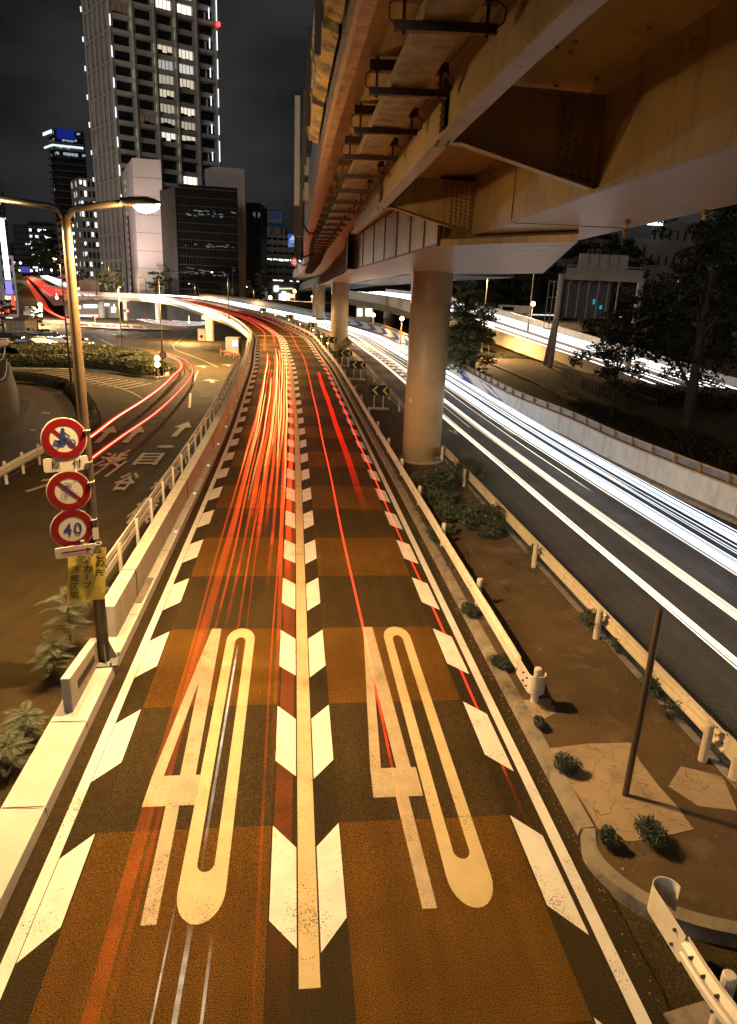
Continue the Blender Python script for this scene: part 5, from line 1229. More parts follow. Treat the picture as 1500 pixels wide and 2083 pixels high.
# stone retaining wall with dark railing on the far left
P = [SG(38, 800), SG(41, 830), SG(38, 858), SG(20, 874), SG(0, 888), SG(-60, 930), SG(-160, 1000)]
sw = empty('stone_wall', tuple(P[2]), 'dark curved stone retaining wall at the left edge with a railing on top', 'wall')
MT['stone'] = mat('rubble_stone', (.12, .085, .06), .85, noise=(3, .3), bump=(5, .8)); cracks(MT['stone'], 2.2, .05, (.02, .014, .01), .9, .1)
cv = Curve(P, .5); S_ = rng(0, cv.len, .5); H_ = 2.3
mb = MB(); mb.strip([gz(cv.P(q)) for q in S_], [gz(cv.P(q, .45 if False else .35), H_) for q in S_]); mb.strip([gz(cv.P(q, .35), H_) for q in S_], [gz(cv.P(q, 3), H_) for q in S_]); put(mb, 'stone_face', MT['stone'], sw)
mb = MB(); mb.tube([gz(cv.P(q, .55), H_ + 1.1) for q in S_], .05, 6); mb.tube([gz(cv.P(q, .55), H_ + .1) for q in S_], .04, 6); put(mb, 'handrail', MT['rust'], sw)
for q in rng(0, cv.len, .16)[:95]: mb = MB(); p = gz(cv.P(q, .55), H_); mb.bar(p, p + Vector((0, 0, 1.1)), .03, .03); put(mb, 'baluster', MT['rust'], sw)
# guard rail by the pavement
pp_ = [(-90, 1035), (-40, 1000), (0, 976), (44, 950), (86, 925), (125, 901)]
cvg = Curve([SG(px, py, .2) for px, py in [(-90, 1040), (0, 985), (44, 958), (84, 936), (120, 914)]], .4)
g4 = empty('guard_rail', tuple(gz(cvg.P(cvg.len / 2))), 'white guard rail at the left edge beside the wet brick pavement', 'guard rail')
mb = MB(); S_ = rng(0, cvg.len, .4); pr_ = wprof(0, 1); b0 = len(mb.v); k = len(pr_)
for q in S_:
    for t_, z_ in pr_: mb.vert(gz(cvg.P(q, t_), z_))
for i in range(len(S_) - 1):
    for j in range(k): mb.idx([b0 + i * k + j, b0 + i * k + (j + 1) % k, b0 + (i + 1) * k + (j + 1) % k, b0 + (i + 1) * k + j])
put(mb, 'beam', MT['white'], g4)
for q in rng(1, cvg.len - .5, 2.0): mb = MB(); p = gz(cvg.P(q, -.12), -.05); mb.tube([p, p + Vector((0, 0, .9))], .06, 10); put(mb, 'post', MT['white'], g4)
# road markings on the left road
mb = MB()
def quadtext(ch, q, off=.02):
    """q: top-left, top-right, bottom-right, bottom-left ground pixels"""
    c = [SG(px, py) for px, py in q]
    V, F, w, h = text_polys(ch, 1.0, off); b = len(mb.v)
    for a, e in V:
        u, v = a / w + .5, .5 - e / h
        p = c[0].lerp(c[1], u).lerp(c[3].lerp(c[2], u), v); mb.vert(gz(p, .014))
    for f in F: mb.idx([b + i for i in f])
quadtext('渋', [(215, 921), (268, 921), (243, 950), (182, 950)])
quadtext('谷', [(252, 962), (292, 962), (262, 998), (220, 998)])
quadtext('目', [(290, 922), (337, 922), (318, 946), (268, 946)])
quadtext('黒', [(335, 958), (372, 958), (350, 996), (303, 996)])
quadtext('横', [(290, 1013), (330, 1013), (303, 1066), (246, 1066)])
quadtext('六', [(102, 966), (180, 966), (140, 1002), (45, 1002)])
quadtext('木', [(368, 918), (398, 918), (378, 948), (352, 948)])
mb.build('painted_lane_writing', MT['paintold'], kind='structure')
mb = MB()
gline(mb, [(392, 783), (400, 762), (403, 755)], .15); gline(mb, [(388, 800), (386, 830)], .15)
gdash(mb, [(215, 970), (262, 935), (300, 905)], .12, 3, 400)
gline(mb, [(190, 968), (235, 935), (265, 915)], .1)
gline(mb, [(352, 700), (358, 712), (385, 722), (420, 736), (443, 747)], .2)
gdash(mb, [(445, 660), (400, 672), (370, 688), (356, 700)], .25, .9, 1.0)
for y_, x0, x1 in ((690, 215, 345), (702, 225, 340), (680, 250, 380), (672, 270, 400), (698, 330, 356)): gdash(mb, [(x0, y_), ((x0 + x1) / 2, y_ - 3), (x1, y_ - 10)], .25, 2.2, 4.5)
gline(mb, [(205, 690), (250, 712)], .3); gline(mb, [(230, 680), (262, 686), (300, 682)], .5)
for o_, (px, py) in enumerate([(218, 880), (275, 880), (372, 870)]):
    a = SG(px, py); d = (SG(px + 26, py - 26) - a); d.z = 0; d.normalize(); n = Vector((d.y, -d.x, 0)); mb.poly([gz(a - d * 3 - n * .15, .013), gz(a - n * .15, .013), gz(a - n * .5, .013), gz(a + d * 2.2, .013), gz(a + n * .5, .013), gz(a + n * .15, .013), gz(a - d * 3 + n * .15, .013)])
for (px, py) in [(413, 746), (464, 743), (484, 765), (430, 775)]:
    a = SG(px, py); d = (SG(px - 12, py - 12) - a).normalized(); d.z = 0; n = Vector((d.y, -d.x, 0)); mb.poly([gz(a - d * 1.8 - n * .2, .013), gz(a - n * .2, .013), gz(a - n * .8, .013), gz(a + d * 1.8, .013), gz(a + n * .8, .013), gz(a + n * .2, .013), gz(a - d * 1.8 + n * .2, .013)])
for k in range(13):   # hatched area in front of the island
    u = k / 12; x0 = 60 + 200 * u; y0 = 756 + 12 * u; x1 = x0 + 60 - 12 * u; y1 = y0 + 2 + 14 * u
    gline(mb, [(x0 - 10, y0 + 6 + 18 * u), (x1, y1 - 4)], .2)
gline(mb, [(175, 770), (220, 782), (260, 795), (290, 810)], .15)
for k in range(9):   # zebra crossing
    a = SG(158 + 8 * k, 654 + .6 * k); b2 = SG(172 + 9.5 * k, 667 - .5 * k); d = (b2 - a).normalized(); n = Vector((d.y, -d.x, 0)) * .5; mb.face(gz(a - n, .013), gz(a + n, .013), gz(b2 + n, .013), gz(b2 - n, .013))
for k in range(12):
    a = SG(300 + 5 * k, 650 + .8 * k); b2 = SG(314 + 6 * k, 658 + .8 * k); d = (b2 - a).normalized(); n = Vector((d.y, -d.x, 0)) * .5; mb.face(gz(a - n, .013), gz(a + n, .013), gz(b2 + n, .013), gz(b2 - n, .013))
mb.build('junction_markings', MT['paintold'], kind='structure')
mb = MB(); c = SG(337, 909); mb.poly([gz(c + Vector((.42 * math.cos(a * .52), .42 * math.sin(a * .52), 0)), .02) for a in range(12)]); mb.build('manhole_cover', MT['rust'], kind='structure')
# tail light streaks on the slip road
def gstrand(mb, pts, w, z=.75, st=.7, base=SG):
    cv = Curve([base(px, py, z) for px, py in pts], st); S_ = rng(0, cv.len, st); b0 = len(mb.v)
    for i, q in enumerate(S_):
        f = min(1, q / 1.5 + .2, (cv.len - q) / 1.5 + .2)
        for dt, dz_ in ((-w / 2 * f, 0), (0, .02), (w / 2 * f, 0), (0, -.02)): p = cv.P(q, dt, dz_); mb.vert(p, (dt, q))
    for i in range(len(S_) - 1):
        for k in range(4): j = (k + 1) % 4; mb.idx([b0 + i * 4 + k, b0 + i * 4 + j, b0 + (i + 1) * 4 + j, b0 + (i + 1) * 4 + k])
SA = [(105, 940), (185, 888), (235, 850), (290, 815), (330, 785), (350, 765), (367, 748), (360, 733), (340, 724), (325, 720)]
SB = [(120, 985), (190, 930), (250, 886), (310, 845), (350, 810), (378, 780), (391, 760), (388, 742), (368, 728), (335, 718), (322, 716)]
mb = MB()
for P_, w in ((SA, .3), (SB, .24), ([(p[0] + 9, p[1] - 3) for p in SA[4:]], .15)): gstrand(mb, P_, w)
stuff(mb, 'tail_light_streaks', emat('slip_red', (1, .045, .008), 1.2), 'red tail light streaks curling round the island onto the slip road')
mb = MB()
for P_, w in ((SA, .045), (SB, .04), ([(p[0] + 3, p[1] - 1) for p in SA], .05)): gstrand(mb, P_, w, z=.81)
stuff(mb, 'tail_light_streaks', emat('slip_core', (1, .6, .4), 1.1, add=True), 'pale cores of the streaks curling round the island')
def hp(px, py, y): return atY(px, py, y)
def hill_strand(mb, pts, w, st=6):
    cv = Curve([hp(*p) for p in pts], st); S_ = rng(0, cv.len, st); A = [cv.P(q, -w / 2) for q in S_]; B_ = [cv.P(q, w / 2) for q in S_]; C_ = [cv.P(q, 0, .25) for q in S_]
    mb.strip(A, C_); mb.strip(C_, B_)
# streaks through the junction and up the far road
mb = MB()
for dx, dy in ((0, 0), (4, 2), (-4, -2), (8, 3), (-8, -3)): hill_strand(mb, [(53 + dx * .4, 566 + dy, 420), (80 + dx, 606 + dy, 250), (104 + dx, 636 + dy, 200), (150 + dx, 654 + dy, 178), (200 + dx, 663 + dy, 168), (238 + dx, 666 + dy, 165)], .28, 3)
stuff(mb, 'tail_light_streaks', emat('far_red', (1, .08, .03), .9, add=True), 'red-orange streaks bending from the far road into the junction')
mb = MB()
for y0 in range(9): 
    gstrand(mb, [(262 + y0 * 2, 628 + y0 * 2.6), (320, 637 + y0 * 2.6), (375, 645 + y0 * 2.2), (425, 652 + y0)], .35, z=.65, st=3)
stuff(mb, 'headlight_streaks', emat('cross_white', (1, .96, .95), 1.6, add=True), 'white headlight streaks of the cross road passing under the flyover')
mb = MB()
for y0 in (0, 4, 9): gstrand(mb, [(262, 640 + y0), (320, 648 + y0), (370, 655 + y0)], .2, z=.8, st=3)
stuff(mb, 'tail_light_streaks', emat('cross_red', (1, .05, .04), 1.0, add=True), 'thin red streaks among the white ones under the flyover')
MT['hillroad'] = mat('hill_asphalt', (.12, .11, .1), .8, noise=(.3, .2))
for px, py, y, w_ in ((100, 566, 300, 16000), (75, 552, 430, 30000)): q = atY(px, py, y); sodium('sodium_or_fill', (q.x, q.y, q.z + 8), w_, .5, (1, .75, .5))  # added lights without lanterns, brightening the hill road
mb = MB(); mb.face(hp(110, 622, 215), hp(255, 607, 235), hp(120, 556, 560), hp(48, 553, 560)); mb.face(hp(48, 553, 560), hp(120, 556, 560), hp(100, 549, 800), hp(48, 549, 800)); mb.build('hill_road', MT['hillroad'], kind='structure')
mb = MB()
for k in range(7): hill_strand(mb, [(104 + k * 5.5, 603 - k * .3, 228), (47 + k * 1.3, 556.5, 556)], .32)
stuff(mb, 'tail_light_streaks', emat('hill_red', (1, .06, .04), 1.1, add=True), 'red streaks climbing the far hill road')
mb = MB()
for k in range(8): hill_strand(mb, [(158 + k * 9 + random.uniform(-3, 3), 603 - k * .2, 232), (72 + k * 1.6, 556.5, 556)], random.uniform(.2, .45))
stuff(mb, 'headlight_streaks', emat('hill_white', (.95, .97, 1), 1.25, add=True), 'white streaks coming down the far hill road')
mb = MB()
for k in range(2): hill_strand(mb, [(206 + k * 7, 601, 232), (168 + k * 5, 584, 300)], .3)
stuff(mb, 'headlight_streaks', emat('hill_amber', (1, .6, .15), 1.3, add=True), 'two amber streaks beside the direction sign at the flyover end')
# ------------------------------------------------------------------ street lamps
def street_lamp(base, h, armdir, armlen, label, lit=0, lampz=0, m=None, group=None, r=.09):
    o = empty('street_lamp', tuple(base), label, 'street lamp', group); m = m or MT['pole']
    mb = MB(); mb.tube([base, base + Vector((0, 0, h * .35)), base + Vector((0, 0, h))], [r, r * .8, r * .5], 10); put(mb, 'pole', m, o, smooth=True)
    d = Vector((math.cos(armdir), math.sin(armdir), 0)); tp = base + Vector((0, 0, h))
    if armlen:
        mb = MB(); mb.tube([tp - Vector((0, 0, .35)), tp + d * .25 + Vector((0, 0, -.02)), tp + d * armlen * .5 + Vector((0, 0, .1)), tp + d * armlen + Vector((0, 0, .15))], r * .42, 8); put(mb, 'arm', m, o, smooth=True)
        e = tp + d * armlen + Vector((0, 0, .14))
    else: e = tp
    mb = MB(); mb.tube([e - d * .15, e + d * .05, e + d * .45, e + d * .6], [.06, .13, .13, .05], 10, flat=.6); hd = put(mb, 'lamp_head', m, o, smooth=True)
    mb = MB(); mb.sphere((e.x + d.x * .25, e.y + d.y * .25, e.z - .07), .13, 10, 6, .6); put(mb, 'lens', emat('lens', (1, .66, .28), 22, sampling='NONE') if lit else MT['polegrey'], hd)
    if lit: sodium('sodium_or_fill', e + d * .25 - Vector((0, 0, .25)), lit, .15)
    return o
LG = 'street lamps round the junction'
p = SG(332, 747); t_ = atY(326, 553, p.y); street_lamp(p, t_.z - p.z, .1, 2.6, 'tall thin lamp post on the tip of the island, round red sign on its stem', 0, group=LG)
sodium('sodium_or_fill', (p.x + 3, p.y, t_.z - .3), 36000, .3)  # light added at the unlit head to brighten the junction
b_ = atY(332, 722, p.y - .15); rs = empty('road_sign', tuple(b_), 'small round red and white sign halfway up the lamp post on the island tip', 'road sign')
mb = MB(); disc(mb, .42, 0, .02, 24); mb.build('panel', MT['signwhite'], rs); mb = MB(); ring(mb, .27, .41, -.01, 24); mb.build('red_ring', MT['signred'], rs); mb = MB(); text_mesh(mb, '40', lambda a, b: (a, -.012, b), fit=(.36, .3), offset=.01); mb.build('digits', MT['signblue'], rs)
p = SG(249, 716); t_ = atY(240, 583, p.y); street_lamp(p, t_.z - p.z, .3, 0, 'slim dark pole behind the hedge carrying a small oval plate', 42000, group=LG)  # dark head lit as an added light for the junction ground
b_ = atY(246, 685, p.y - .15); mb = MB(); mb.box(b_, (1.5, .06, .45)); o = mb.build('name_plate', mat('brown_plate', (.12, .07, .05), .5), label='small dark oval name plate on the slim pole behind the hedge', cat='plate')
p = SG(146, 787); t_ = atY(119, 528, p.y); street_lamp(p, t_.z - p.z, 2.6, .4, 'dark lamp post left of the near lamp standard, small lit head on top', 1300, group=LG)
mb = MB(); mb.tube([p + Vector((.45, 0, 0)), p + Vector((.45, 0, 1.6))], .2, 14); mb.sphere((p.x + .45, p.y, 1.6 + p.z), .2, 12, 6); mb.build('bollard', MT['rust'], label='squat dark round bollard beside the dark lamp post', cat='bollard')
p = S(466, 655, 1.0); t_ = atY(465, 556, p.y); street_lamp(p, t_.z - p.z, math.pi, 2.0, 'lit street lamp standing on the flyover parapet where it bends', 3000, group='street lamps along the flyover')
for i, (px, py, tp_, y, arm, lit, lab) in enumerate([(546, 612, 560, 190, 0, 0, 'unlit lamp post beyond the flyover in front of the narrow black building'), (475, 606, 545, 200, 0, 0, 'dark thin post in front of the white fin of the black building'), (398, 600, 578, 215, math.pi, 6000, 'short lit lamp post before the dark glass building'), (197, 600, 530, 225, 0, 0, 'thick brown post beside the direction sign at the flyover end'), (298, 597, 566, 230, math.pi, 0, 'lamp post in front of the pink-lit white slab'), (517, 612, 585, 185, math.pi, 5000, 'lit lamp with two globes left of the small tree'), (225, 598, 536, 228, 3.3, 6000, 'lamp post reaching over the far end of the flyover')]):
    b = atY(px, py, y); tt_ = atY(px, tp_, y); street_lamp(b, tt_.z - b.z, arm, 1.6 if lit or i == 4 else 0, lab, lit, group='street lamps beyond the flyover', r=.16)
# direction sign
b = atY(182, 582, 226); mb = MB(); mb.box(b, (6.2, .25, 3.4)); mb.build('direction_sign', mat('brown_sign', (.1, .05, .025), .6), label='dark brown back of a direction sign on the post at the flyover end', cat='road sign')
# amber beacon and marker posts on the island tip
p = SG(322, 768); bc = empty('amber_beacon', tuple(p), 'twin amber warning beacon glowing at the tip of the island', 'beacon')
mb = MB(); mb.tube([p, p + Vector((0, 0, 1.0))], .08, 8); put(mb, 'post', MT['white'], bc)
for z in (1.25, 1.85): mb = MB(); mb.sphere((p.x, p.y, p.z + z), .26, 12, 8); put(mb, 'beacon_lamp', emat('beacon_glow', (1, .6, .16), 16, sampling='NONE'), bc)
sodium('beacon_light', (p.x, p.y - .5, p.z + 1.6), 260, .3, (1, .6, .15))
pr = empty('marker_post', (0, 0, 0)); mb = MB(); mb.tube([(0, 0, 0), (0, 0, 1.0)], .05, 8); mb.build('post', MT['white'], pr); mb = MB(); mb.tube([(0, 0, .7), (0, 0, .85)], .056, 8); mb.build('band', MT['signred'], pr)
for i, px in enumerate((316, 326, 334, 340, 345)):
    o = pr if i == 0 else copy_tree(pr); o.location = SG(px, 776 - i * 2); tag(o, '%s white marker post from the left in front of the beacon' % ['first', 'second', 'third', 'fourth', 'fifth'][i], 'marker post', 'marker posts round the island tip')
for i, px in enumerate((22, 42, 58, 78)):
    o = copy_tree(pr); o.location = SG(px, 717); tag(o, '%s small marker post from the left by the black taxi' % ['first', 'second', 'third', 'fourth'][i], 'marker post', 'marker posts by the queue of cars')
# ------------------------------------------------------------------ cars waiting at the junction
def car_proto(colr, kind='sedan'):
    o = empty('parked_car', (0, 0, 0)); m = mat('car_paint', colr, .25, spec=.7); L = 4.5; hw = .86
    side = [(-2.2, .3), (-2.25, .62), (-2.1, .88), (-1.55, .95), (-1.05, 1.38), (.45, 1.42), (1.05, .98), (1.95, .84), (2.22, .6), (2.2, .3)] if kind == 'sedan' else [(-2.2, .3), (-2.25, .8), (-2.15, 1.2), (-2.0, 1.62), (-1.7, 1.7), (.7, 1.68), (1.3, 1.1), (2.0, .95), (2.22, .65), (2.2, .3)]
    def sec(x, z): k = hw * (.99 if z < 1 else .8 if z > 1.3 else .9); return k
    mb = MB(); n = len(side); b = 0
    for s in (-1, 1):
        for x, z in side: mb.vert((x, s * sec(x, z), z))
    mb.idx(list(range(n))); mb.idx(list(range(n, 2 * n))[::-1])
    for i in range(n): j = (i + 1) % n; mb.idx([i, n + i, n + j, j])
    mb.build('body', m, o, bevel=.05)
    z1 = 1.0 if kind == 'sedan' else 1.18; z2 = 1.34 if kind == 'sedan' else 1.6
    mb = MB()
    for s in (-1, 1):
        mb.poly([(-1.35, s * hw * .93, z1), (-1.05, s * hw * .86, z2), (-.15, s * hw * .86, z2), (-.15, s * hw * .93, z1)]); mb.poly([(-.08, s * hw * .93, z1), (-.08, s * hw * .86, z2), (.45, s * hw * .86, z2), (.85, s * hw * .93, z1)])
    f = side[5], side[6]; mb.poly([(f[0][0] + .08, -.6, f[0][1] - .03), (f[0][0] + .08, .6, f[0][1] - .03), (f[1][0] + .03, .7, f[1][1] + .03), (f[1][0] + .03, -.7, f[1][1] + .03)])
    mb.build('window', MT['glassd'], o)
    for x in (-1.4, 1.4):
        for s in (-1, 1):
            mb = MB(); mb.tube([(x, s * (hw - .12), .32), (x, s * (hw + .03), .32)], .32, 16); w_ = mb.build('wheel', MT['rubber'], o); mb = MB(); mb.tube([(x, s * (hw + .0), .32), (x, s * (hw + .045), .32)], .19, 10); mb.build('rim', MT['galv'], w_)
    for s in (-1, 1):
        mb = MB(); mb.box((2.2, s * .62, .66), (.08, .36, .16)); mb.build('headlight', emat('headlight', (1, .93, .8), 9, sampling='NONE'), o)
        mb = MB(); mb.box((-2.22, s * .66, .72), (.08, .3, .2)); mb.build('taillight', emat('taillight', (1, .03, .02), 6, sampling='NONE'), o)
    return o
protos = [car_proto((.6, .58, .55)), car_proto((.02, .02, .025)), car_proto((.12, .12, .13)), car_proto((.55, .56, .58), 'van')]
cars = [(0, 12, 709, 'white saloon at the left edge of the queue'), (1, 55, 712, 'black taxi saloon nearest the island in the queue'), (0, 88, 703, 'white estate car in the middle of the queue, lights flaring'), (2, 125, 704, 'grey saloon at the right end of the front row, behind the dark post'), (1, 20, 694, 'dark car with bright red tail lights in the back row'), (2, 48, 692, 'silver-grey car in the back row left of centre'), (1, 78, 692, 'dark car in the back row right of centre'), (2, 105, 690, 'grey car in the back row behind the estate'), (3, 58, 684, 'boxy white van behind the queue'), (1, 92, 684, 'black car farthest back in the queue'), (0, 150, 697, 'white car at the right end of the queue partly behind the lamp standard'), (2, 160, 705, 'grey car half hidden by the near lamp standard')]
used = {}
for k, px, py, lab in cars:
    o = protos[k] if k not in used else copy_tree(protos[k]); used[k] = 1
    p = SG(px, py); o.location = (p.x, p.y, zg(p.y)); o.rotation_euler.z = random.choice([.0, .15, -.1]) + (0 if px > 40 else .2); tag(o, lab, 'car', 'cars waiting at the junction')
hc = SG(103, 706); sodium('headlight_flare', (hc.x, hc.y - 1.5, hc.z + 1.2), 1500, .2, (1, .8, .5))
mb = MB(); mb.sphere((hc.x, hc.y - .3, hc.z + .8), .3, 10, 8); mb.build('dazzling_headlight', emat('dazzle', (1, .8, .5), 18, sampling='NONE'), label='dazzling headlight in the middle of the car queue', cat='headlight')
# kiosk, tree and flare left of the junction
def boxat(name, px0, px1, pyb, y, pyt, dep, m, label, cat, parent=None, rz=0):
    a = atY(px0, pyb, y); b = atY(px1, pyb, y); t = atY((px0 + px1) / 2, pyt, y)
    mb = MB(); mb.box8([(a.x, y, a.z), (b.x, y, a.z), (b.x, y + dep, a.z), (a.x, y + dep, a.z), (a.x, y, t.z), (b.x, y, t.z), (b.x, y + dep, t.z), (a.x, y + dep, t.z)])
    return mb.build(name, m, label=label, cat=cat)
p = SG(35, 684); ks = empty('kiosk', tuple(p), 'plain pale panelled kiosk building behind the queue of cars', 'building')
a, b = atY(15, 684, p.y), atY(53, 684, p.y); t_ = atY(34, 652, p.y)
mb = MB(); mb.box(((a.x + b.x) / 2, p.y + 2.5, (p.z + t_.z) / 2), (b.x - a.x, 5, t_.z - p.z)); put(mb, 'wall', MT['conc'], ks)
mb = MB(); mb.box(((a.x + b.x) / 2, p.y + 2.5, t_.z + .12), (b.x - a.x + .5, 5.5, .25)); mb.box(((a.x + b.x) / 2 + 1, p.y + 2.5, t_.z + .6), (2, 2, .7)); put(mb, 'roof', MT['concd'], ks)
mb = MB()
for k in range(1, 4): mb.box((a.x + (b.x - a.x) * k / 4, p.y - .01, (p.z + t_.z) / 2), (.05, .04, t_.z - p.z))
mb.box(((a.x + b.x) / 2, p.y - .012, (p.z + t_.z) / 2), (b.x - a.x, .04, .05)); put(mb, 'panel_joint', MT['rust'], ks)
def tree(base, h, crowns, label, n=3000, ls=.16, m=None, group=None, cat='tree', trunk_r=.18, name='street_tree'):
    o = empty(name, tuple(base), label, cat, group); base = Vector(base)
    mb = MB(); top = base + Vector((0, 0, h)); mb.tube([base - Vector((0, 0, .2)), base + Vector((.05, 0, h * .3)), base + Vector((-.05, .05, h * .65)), top], [trunk_r * 1.25, trunk_r, trunk_r * .7, trunk_r * .25], 8)
    for c in crowns:
        cc = base + Vector(c[0]); s = base + Vector((0, 0, min(h * .8, max(h * .25, c[0][2] - c[1] * .8)))); mb.tube([s, s.lerp(cc, .5) + Vector((0, 0, .1)), cc], [trunk_r * .5, trunk_r * .3, trunk_r * .1], 5)
    put(mb, 'trunk', MT['trunk'], o)
    mb = MB(); tot = sum(c[1] * c[2] for c in crowns); R_ = random.Random(len(label))
    for c in crowns:
        k = int(n * c[1] * c[2] / tot); sub = max(4, k // 60)
        for _ in range(sub):
            while True:
                x, y, z = R_.uniform(-1, 1), R_.uniform(-1, 1), R_.uniform(-1, 1)
                if .15 < x * x + y * y + z * z < 1: break
            q = base + Vector(c[0]) + Vector((x * c[1], y * c[1], z * c[2])); leafclump(mb, q, c[1] * .3, c[1] * .3, c[2] * .22, k // sub, ls, R_.random(), 0)
    put(mb, 'crown', m or MT['tree'], o); return o
def lumps(r, h0, h1, n, seed, taper=False):
    R_ = random.Random(seed); L_ = []
    for k in range(n):
        f = k / max(1, n - 1); z = h0 + (h1 - h0) * f; rr = r * ((1 - f * .85) if taper else (.55 + .45 * math.sin(math.pi * (.15 + .75 * f)))); a = k * 2.4; d = rr * (.45 if k % 2 else .15)
        L_.append(((math.cos(a) * d, math.sin(a) * d, z), rr * R_.uniform(.6, .8), (h1 - h0) / n * 1.3 + .25))
    return L_
tree(SG(78, 676), 4.2, lumps(2.2, 2.2, 5, 5, 2), 'small thin street tree right of the kiosk', 1400, .16, group='street trees left of the junction')
tree(SG(8, 676), 5, lumps(3.2, 2.2, 6, 6, 3), 'dark bush-like tree at the left edge over the kiosk', 1800, .2, group='street trees left of the junction')
b = atY(37, 622, 235); tree(b, 9, lumps(3.6, 3.5, 12.5, 7, 5), 'round street tree below the white neon column', 2600, .32, group='street trees left of the junction', trunk_r=.3)
p = SG(86, 662); mb = MB(); mb.tube([p, p + Vector((0, 0, 5))], .1, 8); mb.sphere((p.x, p.y, p.z + 5), .5, 10, 8); o = mb.build('lit_pole_lamp', [MT['pole']], label='flaring lamp on a short pole left of the far junction', cat='street lamp')
o.data.materials.append(emat('lampball', (1, .7, .35), 14, sampling='NONE'))
for f in o.data.polygons:
    if f.center.z > p.z + 4.4: f.material_index = 1
sodium('sodium_or_fill', (p.x, p.y - 1, p.z + 5), 30000, .4)
# traffic lights, banner, site cabin and hoarding by the flyover piers
def traffic_light(px, py, y, lab):
    p = atY(px, py, y); o = empty('traffic_light', tuple(gz(p)), lab, 'traffic light', 'traffic lights under the flyover')
    mb = MB(); mb.tube([gz(p), gz(p) + Vector((0, 0, p.z - zg(y) + .3))], .1, 8); put(mb, 'pole', MT['polegrey'], o)
    mb = MB(); mb.box((p.x, y - .1, p.z), (1.3, .25, .5)); put(mb, 'housing', MT['dark'], o); mb = MB(); mb.sphere((p.x + .3, y - .3, p.z), .34, 10, 8); put(mb, 'red_lamp', emat('red_signal', (1, .05, .02), 16, sampling='NONE'), o)
traffic_light(258, 632, 178, 'traffic light glowing bright red under the flyover'); traffic_light(193, 645, 200, 'smaller red traffic light left of the flyover pier')
sodium('signal_glow', (atY(258, 632, 176).x, 175, 3), 300, .3, (1, .06, .03))
p = SG(411, 706); a = atY(411, 681, p.y); bn = empty('banner_sign', tuple(p), 'upright white banner sign left of the round flyover pier', 'sign')
mb = MB(); mb.box((p.x, p.y, a.z), (1.3, .05, 2.1)); put(mb, 'panel', MT['signwhite'], bn); mb = MB(); mb.tube([p, (p.x, p.y, a.z)], .04, 6); put(mb, 'post', MT['polegrey'], bn); mb = MB(); mb.sphere((p.x, p.y - .03, a.z - .3), .3, 8, 6); put(mb, 'red_mark', MT['signred'], bn)
p = SG(474, 722); a, b = atY(460, 722, p.y), atY(486, 722, p.y); t_ = atY(473, 690, p.y); sc_ = empty('site_cabin', tuple(p), 'pale site cabin with a lit screen under the flyover wall', 'cabin')
mb = MB(); mb.box(((a.x + b.x) / 2, p.y + 1, p.z + 1.3), (b.x - a.x, 2.2, 2.6)); put(mb, 'wall', MT['conc'], sc_)
mb = MB(); mb.box((b.x - .5, p.y - .12, p.z + 1.7), (.9, .05, .9)); put(mb, 'screen', emat('screen', (.6, .7, 1), 1.6), sc_)
MT['barrier'] = mat('orange_barrier', (.45, .12, .03), .5, noise=(8, .4))
for i, px in enumerate((455, 464, 473, 482)):
    q = SG(px, 722 + i * 2.6); o = empty('site_barrier', tuple(q), '%s orange and white barrier from the left before the site cabin' % ['first', 'second', 'third', 'fourth'][i], 'barrier', 'barriers before the site cabin')
    mb = MB(); mb.box((q.x, q.y, q.z + .55), (1.0, .05, .3)); put(mb, 'board', MT['barrier'], o)
    for s in (-.45, .45): mb = MB(); mb.tube([(q.x + s, q.y, q.z), (q.x + s, q.y, q.z + .9)], .03, 6); put(mb, 'leg', MT['white'], o)
for i, (px, py, y, pw, lab) in enumerate([(233, 628, 196, 36000, 'white work lamp hung under the flyover beside the red signal'), (116, 606, 205, 26000, 'white lamp under the far end of the flyover'), (385, 655, 140, 16000, 'added warm lamp under the flyover edge left of the round pier')]):  # the third lamp is added to brighten the junction floor
    b = atY(px, py, y); mb = MB(); mb.sphere(b, .4 if i < 2 else .22, 10, 8); mb.tube([b, b + Vector((0, 0, 1.2))], .05, 6); mb.build('underdeck_lamp', emat('underdeck%d' % i, (1, .96, .88) if i < 2 else (1, .7, .35), 12 if i < 2 else 5, sampling='NONE'), label=lab, cat='lamp', group='lamps under the flyover')
    sodium('underdeck_light', (b.x, b.y - 2.5, b.z - .2), pw, .3, (1, .88, .7) if i < 2 else SOD)
# lit underside area behind the piers
hb = empty('lit_hoarding', (HX(170, 232), 232, -3), 'white-lit shop front and hoarding seen under the far end of the flyover', 'shop front')
mb = MB(); a, b = atY(133, 655, 236), atY(245, 655, 236); mb.face((a.x, 236, -3), (b.x, 236, -3), (b.x, 236, 3.4), (a.x, 236, 3.4)); put(mb, 'hoarding', MT['concd'], hb)
for (x0, x1, y0, y1, st_) in ((150, 165, 622, 628, 3), (170, 198, 620, 626, 4), (205, 222, 618, 622, 5), (160, 200, 640, 650, 1.2), (226, 236, 624, 636, 1.5)):
    mb = MB(); mb.face(atY(x0, y1, 235.7), atY(x1, y1, 235.7), atY(x1, y0, 235.7), atY(x0, y0, 235.7)); put(mb, 'lit_panel', emat('shop_light', (.95, .97, 1), st_), hb)
mb = MB(); c = SG(245, 668); R_ = 9
mb.poly([gz(c + Vector((math.cos(a * .39) * 13, math.sin(a * .39) * 5, 0)), .25) for a in range(16)]); mb.build('pier_island', MT['conc'], kind='structure')
